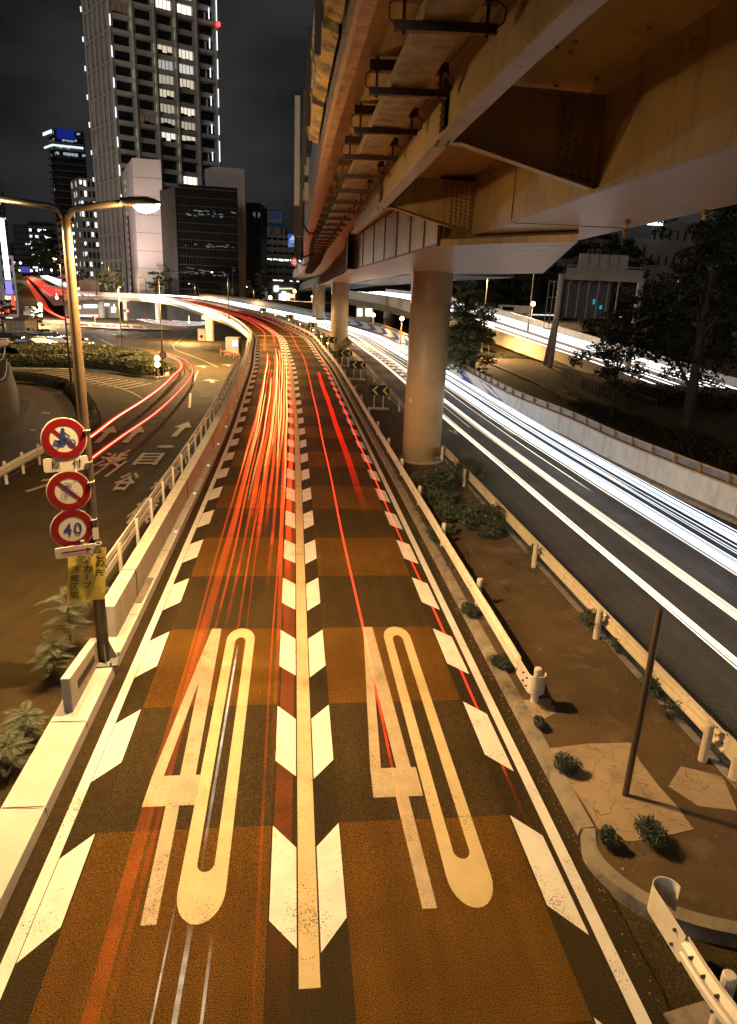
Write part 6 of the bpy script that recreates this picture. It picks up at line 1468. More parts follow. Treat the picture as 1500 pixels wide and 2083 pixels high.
for i in range(7):
    q = gz(c + Vector((-11 + i * 3.4, -4.2, 0)), .25); mb = MB(); mb.box((q.x, q.y, q.z + .5), (2.4, .08, .5)); mb.tube([(q.x - 1, q.y, q.z), (q.x - 1, q.y, q.z + .9)], .05, 6); mb.tube([(q.x + 1, q.y, q.z), (q.x + 1, q.y, q.z + .9)], .05, 6)
    mb.build('white_barrier', emat('barrier_lit', (1, .95, .85), .7, sampling='NONE') if False else MT['white'], label='%s white barrier section round the island under the flyover' % ['leftmost', 'second', 'third', 'middle', 'fifth', 'sixth', 'rightmost'][i], cat='barrier', group='white barriers under the flyover')
# ------------------------------------------------------------------ buildings
def hit(A, d, px):
    r = ray(px, horizon(px)); det = r.x * -d[1] + r.y * d[0]; k = (A.x * -d[1] + A.y * d[0]) / det
    return Vector((r.x * k, r.y * k, 0))
def BP(px, y): return Vector((HX(px, y), y, 0))
def ztop(px, py, P): return atY(px, py, P.y).z
LIT = {}
def litm(c, s):
    k = (c, s)
    if k not in LIT: LIT[k] = emat('lit_window', c, s, sampling='NONE')
    return LIT[k]
WB = (1, .93, .72); WW = (.85, .95, 1)
def facade(root, A, B, z0, z1, nx, nz, fx, fz, wallm, glassm, lit=None, rec=.5, store=None, sill=.5, skip=None):
    """wall with real recessed openings; panes collected in store"""
    d = (B - A); L = d.length; d.normalize(); n = Vector((d.y, -d.x, 0))     # outward: towards camera
    if n.y > 0 and abs(n.y) > .01: n = -n
    if n.dot(-A) < 0: n = -n
    mb = MB(); cw = L / nx; ch = (z1 - z0) / nz
    def Pt(u, z, o=0): return Vector((A.x + d.x * u - n.x * o, A.y + d.y * u - n.y * o, z))
    for i in range(nx):
        for j in range(nz):
            u0, u1 = i * cw, (i + 1) * cw; a, b = z0 + j * ch, z0 + (j + 1) * ch
            if skip and skip(i, j): mb.face(Pt(u0, a), Pt(u1, a), Pt(u1, b), Pt(u0, b)); continue
            p, q = u0 + cw * (1 - fx) / 2, u1 - cw * (1 - fx) / 2; r_, s_ = a + ch * (1 - fz) * sill, b - ch * (1 - fz) * (1 - sill)
            mb.face(Pt(u0, a), Pt(u1, a), Pt(q, r_), Pt(p, r_)); mb.face(Pt(u1, a), Pt(u1, b), Pt(q, s_), Pt(q, r_)); mb.face(Pt(u1, b), Pt(u0, b), Pt(p, s_), Pt(q, s_)); mb.face(Pt(u0, b), Pt(u0, a), Pt(p, r_), Pt(p, s_))
            mb.face(Pt(p, r_), Pt(q, r_), Pt(q, r_, rec), Pt(p, r_, rec)); mb.face(Pt(q, r_), Pt(q, s_), Pt(q, s_, rec), Pt(q, r_, rec)); mb.face(Pt(q, s_), Pt(p, s_), Pt(p, s_, rec), Pt(q, s_, rec)); mb.face(Pt(p, s_), Pt(p, r_), Pt(p, r_, rec), Pt(p, s_, rec))
            m = (lit(i, j) if lit else None)
            store.append((m, [Pt(p, r_, rec), Pt(q, r_, rec), Pt(q, s_, rec), Pt(p, s_, rec)], glassm))
    put(mb, 'wall', wallm, root); return Pt, cw, ch
def flush(root, store, maxn=96):
    store.sort(key=lambda s: s[0] is None)
    for m, q, g in store[:maxn]:
        mb = MB()
        if m is None: mb.face(*q); put(mb, 'window', g, root)
        else:
            # lit room: pane split by mullions, some blinds part drawn
            k = random.choice([3, 4]); f0 = random.choice([.12, .2, .3, .4]); 
            for i in range(k):
                a = i / k + .02; b = (i + 1) / k - .02; lo = f0 * random.uniform(.5, 1.5)
                mb.face(q[0].lerp(q[1], a).lerp(q[3].lerp(q[2], a), lo), q[0].lerp(q[1], b).lerp(q[3].lerp(q[2], b), lo), q[3].lerp(q[2], b), q[3].lerp(q[2], a))
            o = put(mb, 'window', m, root); mb = MB(); n = (q[1] - q[0]).cross(q[3] - q[0]).normalized() * .06; n = n if n.y > 0 else -n; mb.face(*[x + n for x in q]); put(mb, 'pane', g, o)
    rest = store[maxn:]
    if rest:
        by = {}
        for m, q, g in rest: by.setdefault(m or g, []).append(q)
        mats_ = list(by); mb = MB()
        for k, mm in enumerate(mats_):
            mb.cur = k
            for q in by[mm]: mb.face(*q)
        put(mb, 'windows', mats_, root, kind='stuff')
def body(root, pts, z0, z1, m, roofm=None, skip=()):
    mb = MB(); n = len(pts)
    for i in range(n):
        if i in skip: continue
        a, b = pts[i], pts[(i + 1) % n]; mb.face((a.x, a.y, z0), (b.x, b.y, z0), (b.x, b.y, z1), (a.x, a.y, z1))
    put(mb, 'side_wall', m, root)
    mb = MB(); mb.poly([(p.x, p.y, z1) for p in pts]); put(mb, 'roof', roofm or m, root)
GR = mat('tower_concrete', (.47, .45, .42), .7, noise=(.3, .08)); DG = MT['glassd']
R = random.Random(11)
# --- the tall tower
A = BP(258, 300); dr = Vector((.841, .541, 0)); dl = Vector((-.66, .75, 0)); B = hit(A, dr, 452); D = hit(A, dl, 213)
tw = empty('office_tower', tuple(A), 'tall pale gridded office tower, columns of lit windows up its face', 'building'); store = []
H0, MG, nm = -3, 10.35, 18; H1 = H0 + MG * nm
def litA(i, j):
    if i == 2 and 11 <= j <= 29 and j not in (12,): return litm(WB, 1.9) if j > 13 or j == 11 else None
    if i == 3 and 9 <= j <= 31 and j not in (11, 12, 13): return litm(WB, 1.6)
    return litm(WB, .5) if R.random() < .03 else None
# rows counted so that the lit rows fall at the height seen in the photograph
zlit0, zlit1 = ztop(340, 255, A) , ztop(340, 80, A)
def litA(i, j):
    z = H0 + (j + .5) * (H1 - H0) / (2 * nm)
    if i in (2, 3) and zlit0 - 2 < z < zlit1 + 3 and R.random() < .92: return litm(R.choice([WB, (1, .88, .62), (.95, .95, .85)]), R.choice([.45, .7, .95]))
    if i == 3 and abs(z - ztop(380, 357, A)) < 2.7: return litm(WB, 1.7)
    if i in (2, 3) and z > ztop(360, 8, A): return litm(WB, 1.7)
    return litm((.5, .3, .2), .15) if R.random() < .04 else None
facade(tw, A, B, H0, H1, 5, 2 * nm, .72, .66, GR, DG, litA, 1.2, store, .45)
facade(tw, D, A, H0, H1, 10, 2 * nm, .42, .72, GR, DG, lambda i, j: litm(WW, .8) if R.random() < .015 else None, 1.0, store)
body(tw, [D, A, B, B + (D - A)], H0, H1, GR, skip=(0, 1)); flush(tw, store, 96)
mb = MB(); nA = Vector((dr.y, -dr.x, 0)); nD = Vector((-dl.y, dl.x, 0)); nD = nD if nD.dot(-A) > 0 else -nD
for j in range(nm + 1):
    z = H0 + MG * j
    mb.bar(A + Vector((0, 0, z)) + nA * .25, B + Vector((0, 0, z)) + nA * .25, .7, 1.3); mb.bar(D + Vector((0, 0, z)) + nD * .25, A + Vector((0, 0, z)) + nD * .25, .7, 1.2)
put(mb, 'floor_band', GR, tw)
mb = MB()
for i in range(6): p = A.lerp(B, i / 5) + nA * .5; mb.bar((p.x, p.y, H0), (p.x, p.y, H1), 1.3, .9)
for i in range(6): p = D.lerp(A, i / 5) + nD * .3; mb.bar((p.x, p.y, H0), (p.x, p.y, H1), .9, .6)
put(mb, 'pilaster', GR, tw)
mb = MB()
for i in (1, 2, 3):
    for j in range(1, nm):
        p = A.lerp(B, i / 5 + .02) + nA * 1.18 - (B - A).normalized() * 1.6; z = H0 + MG * j
        if R.random() < .75: mb.bar(p + Vector((0, 0, z + 1.4)), p + Vector((0, 0, z + 4.0)), .5, .1); mb.bar(p + Vector((0, 0, z + 5.6)), p + Vector((0, 0, z + 8.6)), .5, .1)
put(mb, 'side_light', emat('stair_light', (1, .92, .6), .35, sampling='NONE'), tw, kind='stuff')
el = emat('edge_light', (.95, .97, 1), 1.5, sampling='NONE')
for nme, base, off in (('edge_light', B, nA * 1.3), ('edge_light', B, nA * 1.3 - (B - A).normalized() * 3.2), ('edge_light', A, nA * 1.3), ('edge_light', D, nD * 1.2)):
    for j in range(4, nm):
        mb = MB()
        z = H0 + MG * j; p = base + off; hh = (8.2 if base is B and off.length < 2 else 4.0); 
        if base is D: hh = 2.0
        mb.bar((p.x, p.y, z + 1), (p.x, p.y, z + 1 + hh * R.uniform(.8, 1)), .35, .35)
        put(mb, nme, el, tw)
bz = atY(437, 51, B.y); mb = MB(); mb.sphere((B.x + 1.4, B.y - 1, bz.z), .9, 10, 8); put(mb, 'red_beacon', emat('red_glow', (1, .02, .02), 9, sampling='NONE'), tw)
# --- white slab building
A = BP(285, 232); dr = Vector((.98, .2, 0)); B = hit(A, dr, 340); D = hit(A, Vector((-.42, .9, 0)), 262); z1 = ztop(269, 321, A)
MT['slabw'] = mat('white_rendered_wall', (.56, .5, .5), .65, noise=(.15, .08)); t = MT['slabw'].node_tree
wb = empty('white_slab_building', tuple(A), 'windowless white slab building in front of the tower', 'building')
mb = MB(); mb.face((A.x, A.y, -3), (B.x, B.y, -3), (B.x, B.y, z1), (A.x, A.y, z1)); put(mb, 'front_wall', MT['slabw'], wb)
body(wb, [D, A, B, B + (D - A)], -3, z1 - .01, MT['slabw'], skip=(1,))
mb = MB()
for k in range(1, 9): z = -3 + (z1 + 3) * k / 9; mb.bar(A + Vector((0, -.03, z)), B + Vector((0, -.03, z)), .06, .12)
put(mb, 'panel_joint', MT['concd'], wb, kind='stuff')
q = D.lerp(A, .45); mb = MB(); mb.bar((q.x - .2, q.y - .4, 2), (q.x - .2, q.y - .4, ztop(262, 430, A)), 1.0, .5); put(mb, 'stair_window_strip', MT['rust'], wb)
mb = MB()
for k in range(16):
    z = 4 + k * 2.4; mb.bar((q.x - .3, q.y - .8, z), (q.x - .3, q.y - .8, z + 1.2), .7, .2)
put(mb, 'stair_windows', emat('stair_dim', (1, .85, .6), .35, sampling='NONE'), wb, kind='stuff')
def spot(loc, target, power, col, size=60):
    l = bpy.data.lights.new('floodlight', 'SPOT'); l.energy = power; l.color = col; l.spot_size = math.radians(size); l.spot_blend = .9; l.shadow_soft_size = .4
    o = bpy.data.objects.new('floodlight', l); COL.objects.link(o); o.location = loc; o.rotation_euler = (Vector(target) - Vector(loc)).to_track_quat('-Z', 'Y').to_euler()
spot((A.x - 3, A.y - 22, 4), (A.x + 2, A.y, 24), 30000, (1, .66, .62), 48)
spot((D.x - 9, D.y - 14, 3), (D.x + 3, D.y, 16), 24000, (.8, .76, 1), 70)
ufw = empty('shade_backdrop', (HX(330, 222), 222, -3), 'added dark sheet giving the shade behind the piers under the middle of the flyover', 'fence')  # dark sheet added for the gloom under the deck, hides the slab base
a, b = BP(246, 222), BP(600, 222); mb = MB(); mb.box8([(a.x, 222, -3.2), (b.x, 222, -3.2), (b.x, 222.3, -3.2), (a.x, 222.3, -3.2), (a.x, 222, 3.3), (b.x, 222, 3.3), (b.x, 222.3, 3.3), (a.x, 222.3, 3.3)]); put(mb, 'panel', mat('shade_sheet', (.025, .022, .02), .7, noise=(.6, .5)), ufw)
# --- dark glass building with white fin
A = BP(366, 224); B = hit(A, dr, 487); D = hit(A, Vector((-.6, .8, 0)), 338); z1 = ztop(410, 383, A)
db = empty('dark_glass_building', tuple(A), 'black glass office block with faint reflections, right of the white slab', 'building')
MT['blackgl'] = mat('black_curtain_glass', (.008, .008, .01), .08, spec=.6, bump=(.35, .06)); MT['blackfr'] = mat('black_frame', (.018, .014, .012), .5)
store = []
facade(db, A, B, 0, z1, 22, 15, .93, .9, MT['blackfr'], MT['blackgl'], None, .12, store)
MT['ribbed'] = mat('brown_ribbed_wall', (.035, .025, .022), .6)
body(db, [D, A, B, B + (D - A) * .8, D + (D - A) * .1], 0, z1 - .02, MT['ribbed'], MT['concd'], skip=(1,))
mb = MB(); nn = 18
for k in range(nn + 1): p = D.lerp(A, k / nn) + Vector((-.2, -.3, 0)); mb.bar((p.x, p.y, 0), (p.x, p.y, z1), .18, .25)
put(mb, 'rib', MT['ribbed'], db, kind='stuff')
flush(db, store, 0)
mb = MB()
for k in range(70):   # reflections of lit windows painted on as faint glowing slivers
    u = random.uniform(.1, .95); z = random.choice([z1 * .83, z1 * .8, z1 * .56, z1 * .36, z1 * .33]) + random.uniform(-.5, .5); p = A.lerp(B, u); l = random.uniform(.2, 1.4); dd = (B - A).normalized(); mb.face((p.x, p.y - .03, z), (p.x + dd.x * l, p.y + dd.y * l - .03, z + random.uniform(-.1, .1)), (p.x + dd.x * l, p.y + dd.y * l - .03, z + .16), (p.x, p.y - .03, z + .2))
put(mb, 'painted_reflections', emat('painted_glint', (.8, .85, .8), .22, sampling='NONE'), db, kind='stuff')
mb = MB(); mb.bar(A + Vector((1, -.1, z1 + .5)), B + Vector((0, -.1, z1 + .5)), .1, .9); put(mb, 'roof_parapet', MT['blackgl'], db)
A2 = BP(441, 240); B2 = hit(A2, dr, 501); D2 = hit(A2, Vector((-.6, .8, 0)), 424); z2 = ztop(440, 339, A2)
fb = empty('white_core_block', tuple(A2), 'plain off-white core tower rising behind the black glass block', 'building'); body(fb, [D2, A2, B2, B2 + (D2 - A2)], -3, z2, MT['slabw'])
mb = MB(); mb.tube([(A2.x + 2, A2.y + 3, z2), (A2.x + 2, A2.y + 3, z2 + 7)], .15, 5); mb.tube([(A2.x + 6, A2.y + 3, z2), (A2.x + 6, A2.y + 3, z2 + 4)], .12, 5); put(mb, 'antenna', MT['concd'], fb)
# --- narrow black building
A = BP(503, 250); B = hit(A, dr, 531); z1 = ztop(515, 412, A); nb_ = empty('narrow_black_building', tuple(A), 'narrow black glass building right of the off-white core tower', 'building'); store = []
facade(nb_, A, B, 0, z1, 6, 13, .9, .86, MT['blackfr'], MT['blackgl'], lambda i, j: litm((.6, .75, .8), .16) if R.random() < .12 and j > 9 else None, .15, store); body(nb_, [A, B, B + Vector((0, 15, 0)), A + Vector((0, 15, 0))], 0, z1 - .01, MT['blackfr'], skip=(0,)); flush(nb_, store, 80)
# --- banded office
A = BP(531, 300); B = hit(A, Vector((.99, .1, 0)), 566); E_ = hit(B, Vector((.99, .14, 0)), 612); z1 = ztop(560, 478, A)
bo = empty('banded_office', tuple(A), 'pale banded office with rows of lit windows beside the viaduct edge', 'building'); store = []
MT['bandw'] = mat('banded_tile', (.3, .28, .25), .7, noise=(.5, .1))
def lb(i, j): return litm(WW, 2.2) if (j in (2, 5, 8, 10) and R.random() < .6) else None
facade(bo, A, B, -3, z1, 3, 12, .8, .36, MT['bandw'], DG, lb, .5, store); facade(bo, B, E_, -3, z1, 4, 12, .85, .36, MT['bandw'], DG, lb, .5, store); body(bo, [A, B, E_, E_ + Vector((0, 20, 0)), A + Vector((0, 20, 0))], -3, z1 - .02, MT['bandw'], skip=(0, 1))
mb = MB(); c = BP(556, 304); zt_ = ztop(556, 462, c); mb.box((c.x, c.y + 4, (z1 + zt_) / 2), (10, 7, zt_ - z1)); put(mb, 'plant_room', MT['concd'], bo); flush(bo, store, 96)
bb = empty('rooftop_billboard', (c.x, c.y, z1), 'blue-framed billboard on the roof of the banded office', 'billboard')
a, b = atY(543, 428, 303), atY(576, 457, 303); mb = MB(); mb.box(((a.x + b.x) / 2, 303, (a.z + b.z) / 2), (b.x - a.x, .4, a.z - b.z)); put(mb, 'panel', mat('billboard_face', (.16, .15, .15), .5), bb)
mb = MB(); w_ = b.x - a.x; h_ = a.z - b.z; cx, cz = (a.x + b.x) / 2, (a.z + b.z) / 2
for dx, dz_, sx, sz_ in ((0, h_ / 2, w_ + .6, .4), (0, -h_ / 2, w_ + .6, .9), (-w_ / 2, 0, .4, h_), (w_ / 2, 0, .4, h_)): mb.box((cx + dx, 302.7, cz + dz_), (sx, .3, sz_))
put(mb, 'blue_frame', emat('blue_frame', (.02, .05, .3), .15, sampling='NONE'), bb); mb = MB(); mb.box((cx, 302.7, cz + .6), (w_ * .55, .1, h_ * .42)); put(mb, 'blue_panel', emat('blue_pan', (.03, .06, .14), .35, sampling='NONE'), bb)
for s in (-2, 2): mb = MB(); mb.tube([(cx + s, 303.4, z1 - 1), (cx + s, 303.4, a.z)], .2, 6); put(mb, 'mast', MT['concd'], bb)
# shops at the foot
sf = empty('corner_shop', tuple(BP(575, 285)), 'brightly lit corner shop at the foot of the banded office', 'shop')
mb = MB(); a, b, t_ = atY(548, 612, 286), atY(604, 612, 286), atY(575, 572, 286); mb.box(((a.x + b.x) / 2, 290, (a.z + t_.z) / 2), (b.x - a.x, 8, t_.z - a.z)); put(mb, 'wall', MT['conc'], sf)
for x0, x1, y0, y1, c_, s_ in ((558, 566, 582, 592, WW, 5), (568, 573, 598, 612, (.75, .7, 1), 2.5), (574, 582, 594, 613, (1, .97, .9), 6), (584, 590, 596, 612, (1, .8, .6), 1.5), (590, 600, 598, 606, (1, .75, .45), 1.2), (566, 596, 586, 588, (1, .7, .35), 2)):
    mb = MB(); mb.face(atY(x0, y1, 285.7), atY(x1, y1, 285.7), atY(x1, y0, 285.7), atY(x0, y0, 285.7)); put(mb, 'lit_front', emat('shopfront', c_, s_), sf)
for i, (px, py, y, lab) in enumerate([(550, 605, 240, 'low flaring lamp left of the corner shop'), (600, 592, 240, 'round flaring lamp right of the corner shop'), (635, 603, 240, 'small lamp beside the far viaduct columns')]):
    b = atY(px, py, y); mb = MB(); mb.sphere(b, .62 if i < 2 else .3, 10, 8); o = mb.build('globe_lamp', emat('globe', (1, .72, .38), 10, sampling='NONE'), label=lab, cat='lamp'); 
    mb = MB(); mb.tube([(b.x, b.y, zg(y)), (b.x, b.y, b.z)], .1, 6); mb.build('pole', MT['pole'], o); sodium('sodium_or_fill', (b.x, b.y - 2, b.z), 14000, .4)
# --- left group
def simple(px0, pxc, px1, y, pyt, nl, nr, nz, fx, fz, m, lit, label, name, maxn=60, rec=.4, z0=-3, d1=(.93, .37), d0=(-.6, .8), sill=.5, glass=None):
    A = BP(pxc, y); B = hit(A, Vector((*d1, 0)), px1); D = hit(A, Vector((*d0, 0)), px0); z1 = ztop(pxc, pyt, A); o = empty(name, tuple(A), label, 'building'); st_ = []
    facade(o, A, B, z0, z1, nr, nz, fx, fz, m, glass or DG, lit, rec, st_, sill); facade(o, D, A, z0, z1, nl, nz, fx, fz, m, glass or DG, lit if nl > 1 else None, rec, st_, sill)
    body(o, [D, A, B, B + (D - A)], z0, z1 - .02, m, skip=(0, 1)); flush(o, st_, maxn); return o, A, B, D, z1
lt = mat('light_tile', (.27, .27, .26), .7, noise=(.4, .1)); dk = mat('dark_cladding', (.045, .045, .05), .6); dk2 = mat('dim_cladding', (.08, .08, .085), .6)
simple(162, 178, 210, 330, 362, 4, 4, 13, .62, .62, lt, lambda i, j: litm((.95, .97, .88), 1.4) if R.random() < .42 else None, 'grey gridded block with many lit windows left of the tower', 'gridded_block')
simple(128, 140, 168, 345, 450, 1, 3, 11, .94, .42, lt, lambda i, j: litm(WW, 1.9) if R.random() < .62 else None, 'low block with bright ribbon windows behind the near lamp post', 'ribbon_window_block')
o, A, B, D, z1 = simple(128, 138, 196, 430, 262, 4, 8, 26, .9, .5, dk, lambda i, j: litm(WW, .45) if (j > 21 and R.random() < .45) else (litm(WW, .5) if R.random() < .01 else None), 'dark tower with blue-lit crown left of the tall tower', 'dark_tower')
mb = MB()
for j in range(26): z = -3 + (z1 + 3) * j / 26; mb.bar(D + Vector((-1, -1, z)), A + Vector((0, -1.2, z)), 1.6, .5); mb.bar(A + Vector((0, -1.2, z)), B + Vector((0, -1.2, z)), 1.4, .5)
put(mb, 'balcony_slab', dk2, o)
mb = MB(); mb.bar(D + Vector((-2, -2.6, z1 - 2)), A + Vector((0, -2.6, z1 - 2)), .5, 1.6); mb.bar(D + Vector((-2, -2.6, z1 - 9)), A + Vector((0, -2.6, z1 - 9)), .5, 1.0); mb.bar(A + Vector((0, -2.6, z1 - 9)), B + Vector((0, -2.6, z1 - 9)), .5, 1.0); put(mb, 'crown_light', emat('crown_white', (.85, .95, 1), 1.1, sampling='NONE'), o)
mb = MB(); mb.bar(A + Vector((3, -2.8, z1 - 3)), A.lerp(B, .75) + Vector((0, -2.8, z1 - 3)), .5, 5.5); put(mb, 'blue_crown_panel', emat('crown_blue', (.02, .05, .5), .35, sampling='NONE'), o)
pat = ['1001110000', '1011111100', '1001111100', '1000101100', '1111011010', '1010011100', '1101001100', '1000111110', '1000011000']
simple(70, 71, 128, 600, 449, 1, 10, 12, .92, .5, dk2, lambda i, j: litm(WW, 2.6) if (2 <= j <= 10 and pat[10 - j][i] == '1') else None, 'distant block with its lit windows in broken rows', 'distant_block', 110, d1=(.98, .15))
simple(36, 37, 72, 560, 490, 1, 6, 10, .6, .35, dk, lambda i, j: litm(WW, 1.5) if R.random() < .17 else None, 'dark distant block behind the neon column', 'distant_dark_block', 60, d1=(.98, .15))
simple(40, 41, 70, 640, 455, 1, 4, 12, .4, .3, dk, lambda i, j: None, 'taller dark distant block left of the broken-row windows', 'distant_dark_tower', 30, d1=(.98, .15))
simple(-25, -14, 30, 420, 385, 3, 6, 22, .5, .5, dk2, lambda i, j: litm((1, .9, .6), 1.0) if R.random() < .18 else None, 'distant tower at the left edge above the neon column', 'left_edge_tower', 80)
# building with neon column
A = BP(34, 212); B = A + Vector((-30, 2, 0)); z1 = ztop(20, 520, A); nb = empty('neon_column_building', tuple(A), 'low shop building at the left edge with a tall white neon column', 'building'); store = []
def ln(i, j): return litm((1, .85, .6), 1.4) if (j == 1 and R.random() < .8) else (litm(WW, 1.1) if R.random() < .15 else None)
facade(nb, B, A, -3, z1, 6, 5, .7, .5, dk2, DG, ln, .4, store); body(nb, [B, A, A * 1.12, B * 1.12], -3, z1 - .02, dk2, skip=(0,)); flush(nb, store, 40)
def px_panel(mb, x0, y0, x1, y1, Y, lean=0): mb.face(atY(x0 + lean, y1, Y), atY(x1 + lean, y1, Y), atY(x1, y0, Y), atY(x0, y0, Y))
c0 = atY(5, 445, 209); c1_ = atY(20, 598, 209)
mb = MB(); mb.bar((c1_.x, 209, c1_.z + 4), (c1_.x, 209, c0.z), 1.15, .8, (0, 1, 0)); put(mb, 'white_neon_column', emat('neon_white', (.8, .9, 1), 5), nb)
mb = MB(); mb.bar((c1_.x, 208.4, c1_.z + 8), (c1_.x, 208.4, c0.z - 1), .2, .2, (0, 1, 0)); put(mb, 'pink_neon_line', emat('neon_pink', (1, .25, .4), 2.5), nb)
mb = MB(); mb.bar((c1_.x, 209, c1_.z), (c1_.x, 209, c1_.z + 3.6), 1.6, .8, (0, 1, 0)); put(mb, 'blue_neon_foot', emat('neon_blue', (.25, .2, 1), 1.6), nb)
a = atY(4, 632, 208); mb = MB(); mb.box((a.x, 208, a.z), (4.4, .3, 2.0)); put(mb, 'red_shop_sign', emat('red_sign', (1, .06, .02), 1.6), nb)
mb = MB(); text_mesh(mb, '大', lambda p, q: (a.x + p - .7, 207.8, a.z + q), fit=(1.2, 1.3)); text_mesh(mb, '生', lambda p, q: (a.x + p + .9, 207.8, a.z + q), fit=(1.2, 1.3)); put(mb, 'sign_lettering', emat('sign_white', (1, .9, .7), 3, sampling='NONE'), nb)
for x0 in (13, 22, 3): 
    q = atY(x0, 650, 207.5); mb = MB(); mb.box((q.x, 207.5, q.z), (1.0, .3, 1.2)); put(mb, 'lit_shop_window', emat('shopw', (1, .95, .95), 6), nb)
b = atY(27, 612, 207); mb = MB(); mb.box((b.x, 207, b.z + -.5), (.9, .4, 4.0)); put(mb, 'red_light_strip', emat('redstrip', (1, .1, .05), 1.4), nb)
sodium('shop_glow', (b.x + 2, 203, 0), 6000, .5, (1, .8, .6))
# dark wooded hill at the head of the road, and small lights
for i, (px, y, r_, h, lab) in enumerate([(88, 520, 13, 22, 'large dark tree at the head of the hill road, left of three'), (112, 500, 14, 27, 'largest dark tree at the head of the hill road'), (136, 470, 13, 24, 'dark tree at the head of the hill road behind the near lamp post'), (64, 540, 8, 12, 'lower lit tree over the hill road by the signals')]):
    b = atY(px, horizon(px), y); b.z = zg(y); tree(b, h * .6, lumps(r_, h * .25, h, 7, i), lab, 2400, 1.1 if i < 3 else .7, group='trees at the head of the hill road', trunk_r=.6)
for i, (px, py, y, r_, h, lab) in enumerate([(160, 590, 300, 4, 8, 'round tree lit amber left of the direction sign'), (212, 600, 238, 4.5, 8, 'pale lit street tree before the tower base'), (238, 600, 236, 4, 7.5, 'second pale lit street tree before the tower base'), (318, 600, 226, 4.2, 6.5, 'bright green tree at the foot of the white slab'), (505, 615, 205, 2.2, 5, 'small dark conifer before the white fin'), (532, 615, 205, 4, 7.5, 'dark bushy tree left of the corner shop'), (610, 600, 230, 3.5, 9, 'tree hidden behind the viaduct edge'), (133, 562, 450, 4, 7, 'amber-lit tree beside the hill road')]):
    b = atY(px, py, y); b.z = max(b.z, zg(y)); tree(b, h * .6, lumps(r_, h * .3, h, 6, i + 9), lab, 1500, .4, group='street trees beyond the flyover', trunk_r=.25)
for i, (px, py, y, c_, r_, st_, lab) in enumerate([(62, 552, 540, (1, .95, .85), 1.5, 10, 'widest white headlamp glare at the head of the hill road'), (84, 549, 540, (.8, .9, 1), .9, 9, 'first blue-white lamp right of the glare at the hill top'), (106, 549, 540, (.8, .9, 1), 1.0, 9, 'second blue-white lamp at the hill top'), (127, 549, 500, (.8, .9, 1), .7, 7, 'third blue-white lamp, nearest the lamp standard'), (75, 550, 540, (1, .6, .2), .7, 6, 'small amber lamp between the white ones on the hill'), (29, 535, 480, (1, .2, .25), 1.0, 5, 'red signal light over the hill road'), (42, 535, 480, (.9, .95, 1), .8, 4, 'pale signal light over the hill road'), (40, 550, 520, (1, .9, .9), .6, 6, 'small white light left of the blue sign on the hill'), (80, 530, 500, (1, .75, .3), .4, 5, 'tiny amber lamp among the dark trees')]):
    b = atY(px, py, y); mb = MB(); mb.sphere(b, r_, 10, 8); mb.build('distant_lamp', emat('dist%d' % i, c_, st_, sampling='NONE'), label=lab, cat='lamp', group='distant lamps on the hill')
b = atY(52, 549, 520); mb = MB(); mb.box(b, (7, .5, 4.4)); mb.build('blue_direction_sign', emat('bluesign', (.08, .1, .5), .8, sampling='NONE'), label='blue direction sign over the head of the hill road', cat='road sign')
b = atY(60, 632, 196); tk = empty('delivery_truck', (b.x, 196, -3), 'pale lit delivery truck on the far road left of the flyover', 'truck')
mb = MB(); mb.box((b.x, 198.5, -.6), (2.4, 5, 2.8)); put(mb, 'cargo_box', MT['conc'], tk); mb = MB(); mb.box((b.x, 195.4, -1.3), (2.2, 1.2, 1.9)); put(mb, 'cab', MT['white'], tk)
for s in (-.7, .7): mb = MB(); mb.sphere((b.x + s, 194.7, -1.9), .28, 8, 6); put(mb, 'headlight', emat('truckl', (1, .85, .5), 12, sampling='NONE'), tk)
for s in (-1.0, 1.0): mb = MB(); mb.tube([(b.x + s, 195.6, -2.6), (b.x + s * 1.15, 195.6, -2.6)], .4, 10); put(mb, 'wheel', MT['rubber'], tk)
# ------------------------------------------------------------------ right: ramp bridge, gantry, trees
RP = [(704, 590, 130), (777, 600, 110), (836, 613, 95), (915, 638, 84), (1000, 667, 75), (1117, 707, 65), (1187, 730, 60), (1350, 790, 51), (1500, 852, 43)]
RC = Curve([atY(*p) for p in RP], 1.0)
rb = empty('ramp_bridge', tuple(RC.P(60)), 'beige ramp bridge with headlight trails passing behind the round column', 'bridge')
S0 = RC.len
mb = MB(); sweep(mb, RC, [(0, 0), (0, -1.35), (.25, -1.35), (.25, 0)], 0, S0, 1.5); put(mb, 'near_parapet', MT['cream'], rb)
# deck lies to the far side (left of travel = +Y side)
sgn = -1 if RC.P(60, 1).y < RC.P(60, -1).y else 1
mb = MB(); sweep(mb, RC, [(sgn * .3, -.95), (sgn * 7.6, -.75), (sgn * 7.6, -1.3), (sgn * .3, -1.5)], 0, S0, 1.5); put(mb, 'deck', MT['concd'], rb)
mb = MB(); sweep(mb, RC, [(sgn * 7.6, -.9), (sgn * 7.6, .55), (sgn * 7.85, .55), (sgn * 7.85, -.9)], 0, S0, 1.5); put(mb, 'far_parapet', MT['wallw'], rb)
mb = MB(); sweep(mb, RC, [(sgn * .4, -1.4), (sgn * .8, -2.5), (sgn * 6, -2.5), (sgn * 7, -1.4)], 0, S0, 2); put(mb, 'girder', MT['dirtyst'], rb)
for q in (16, 38):
    p = RC.P(q, sgn * 3); mb = MB(); mb.tube([(p.x, p.y, -1), (p.x, p.y, p.z - 2.3)], .9, 16); put(mb, 'pier', MT['cream'], rb)
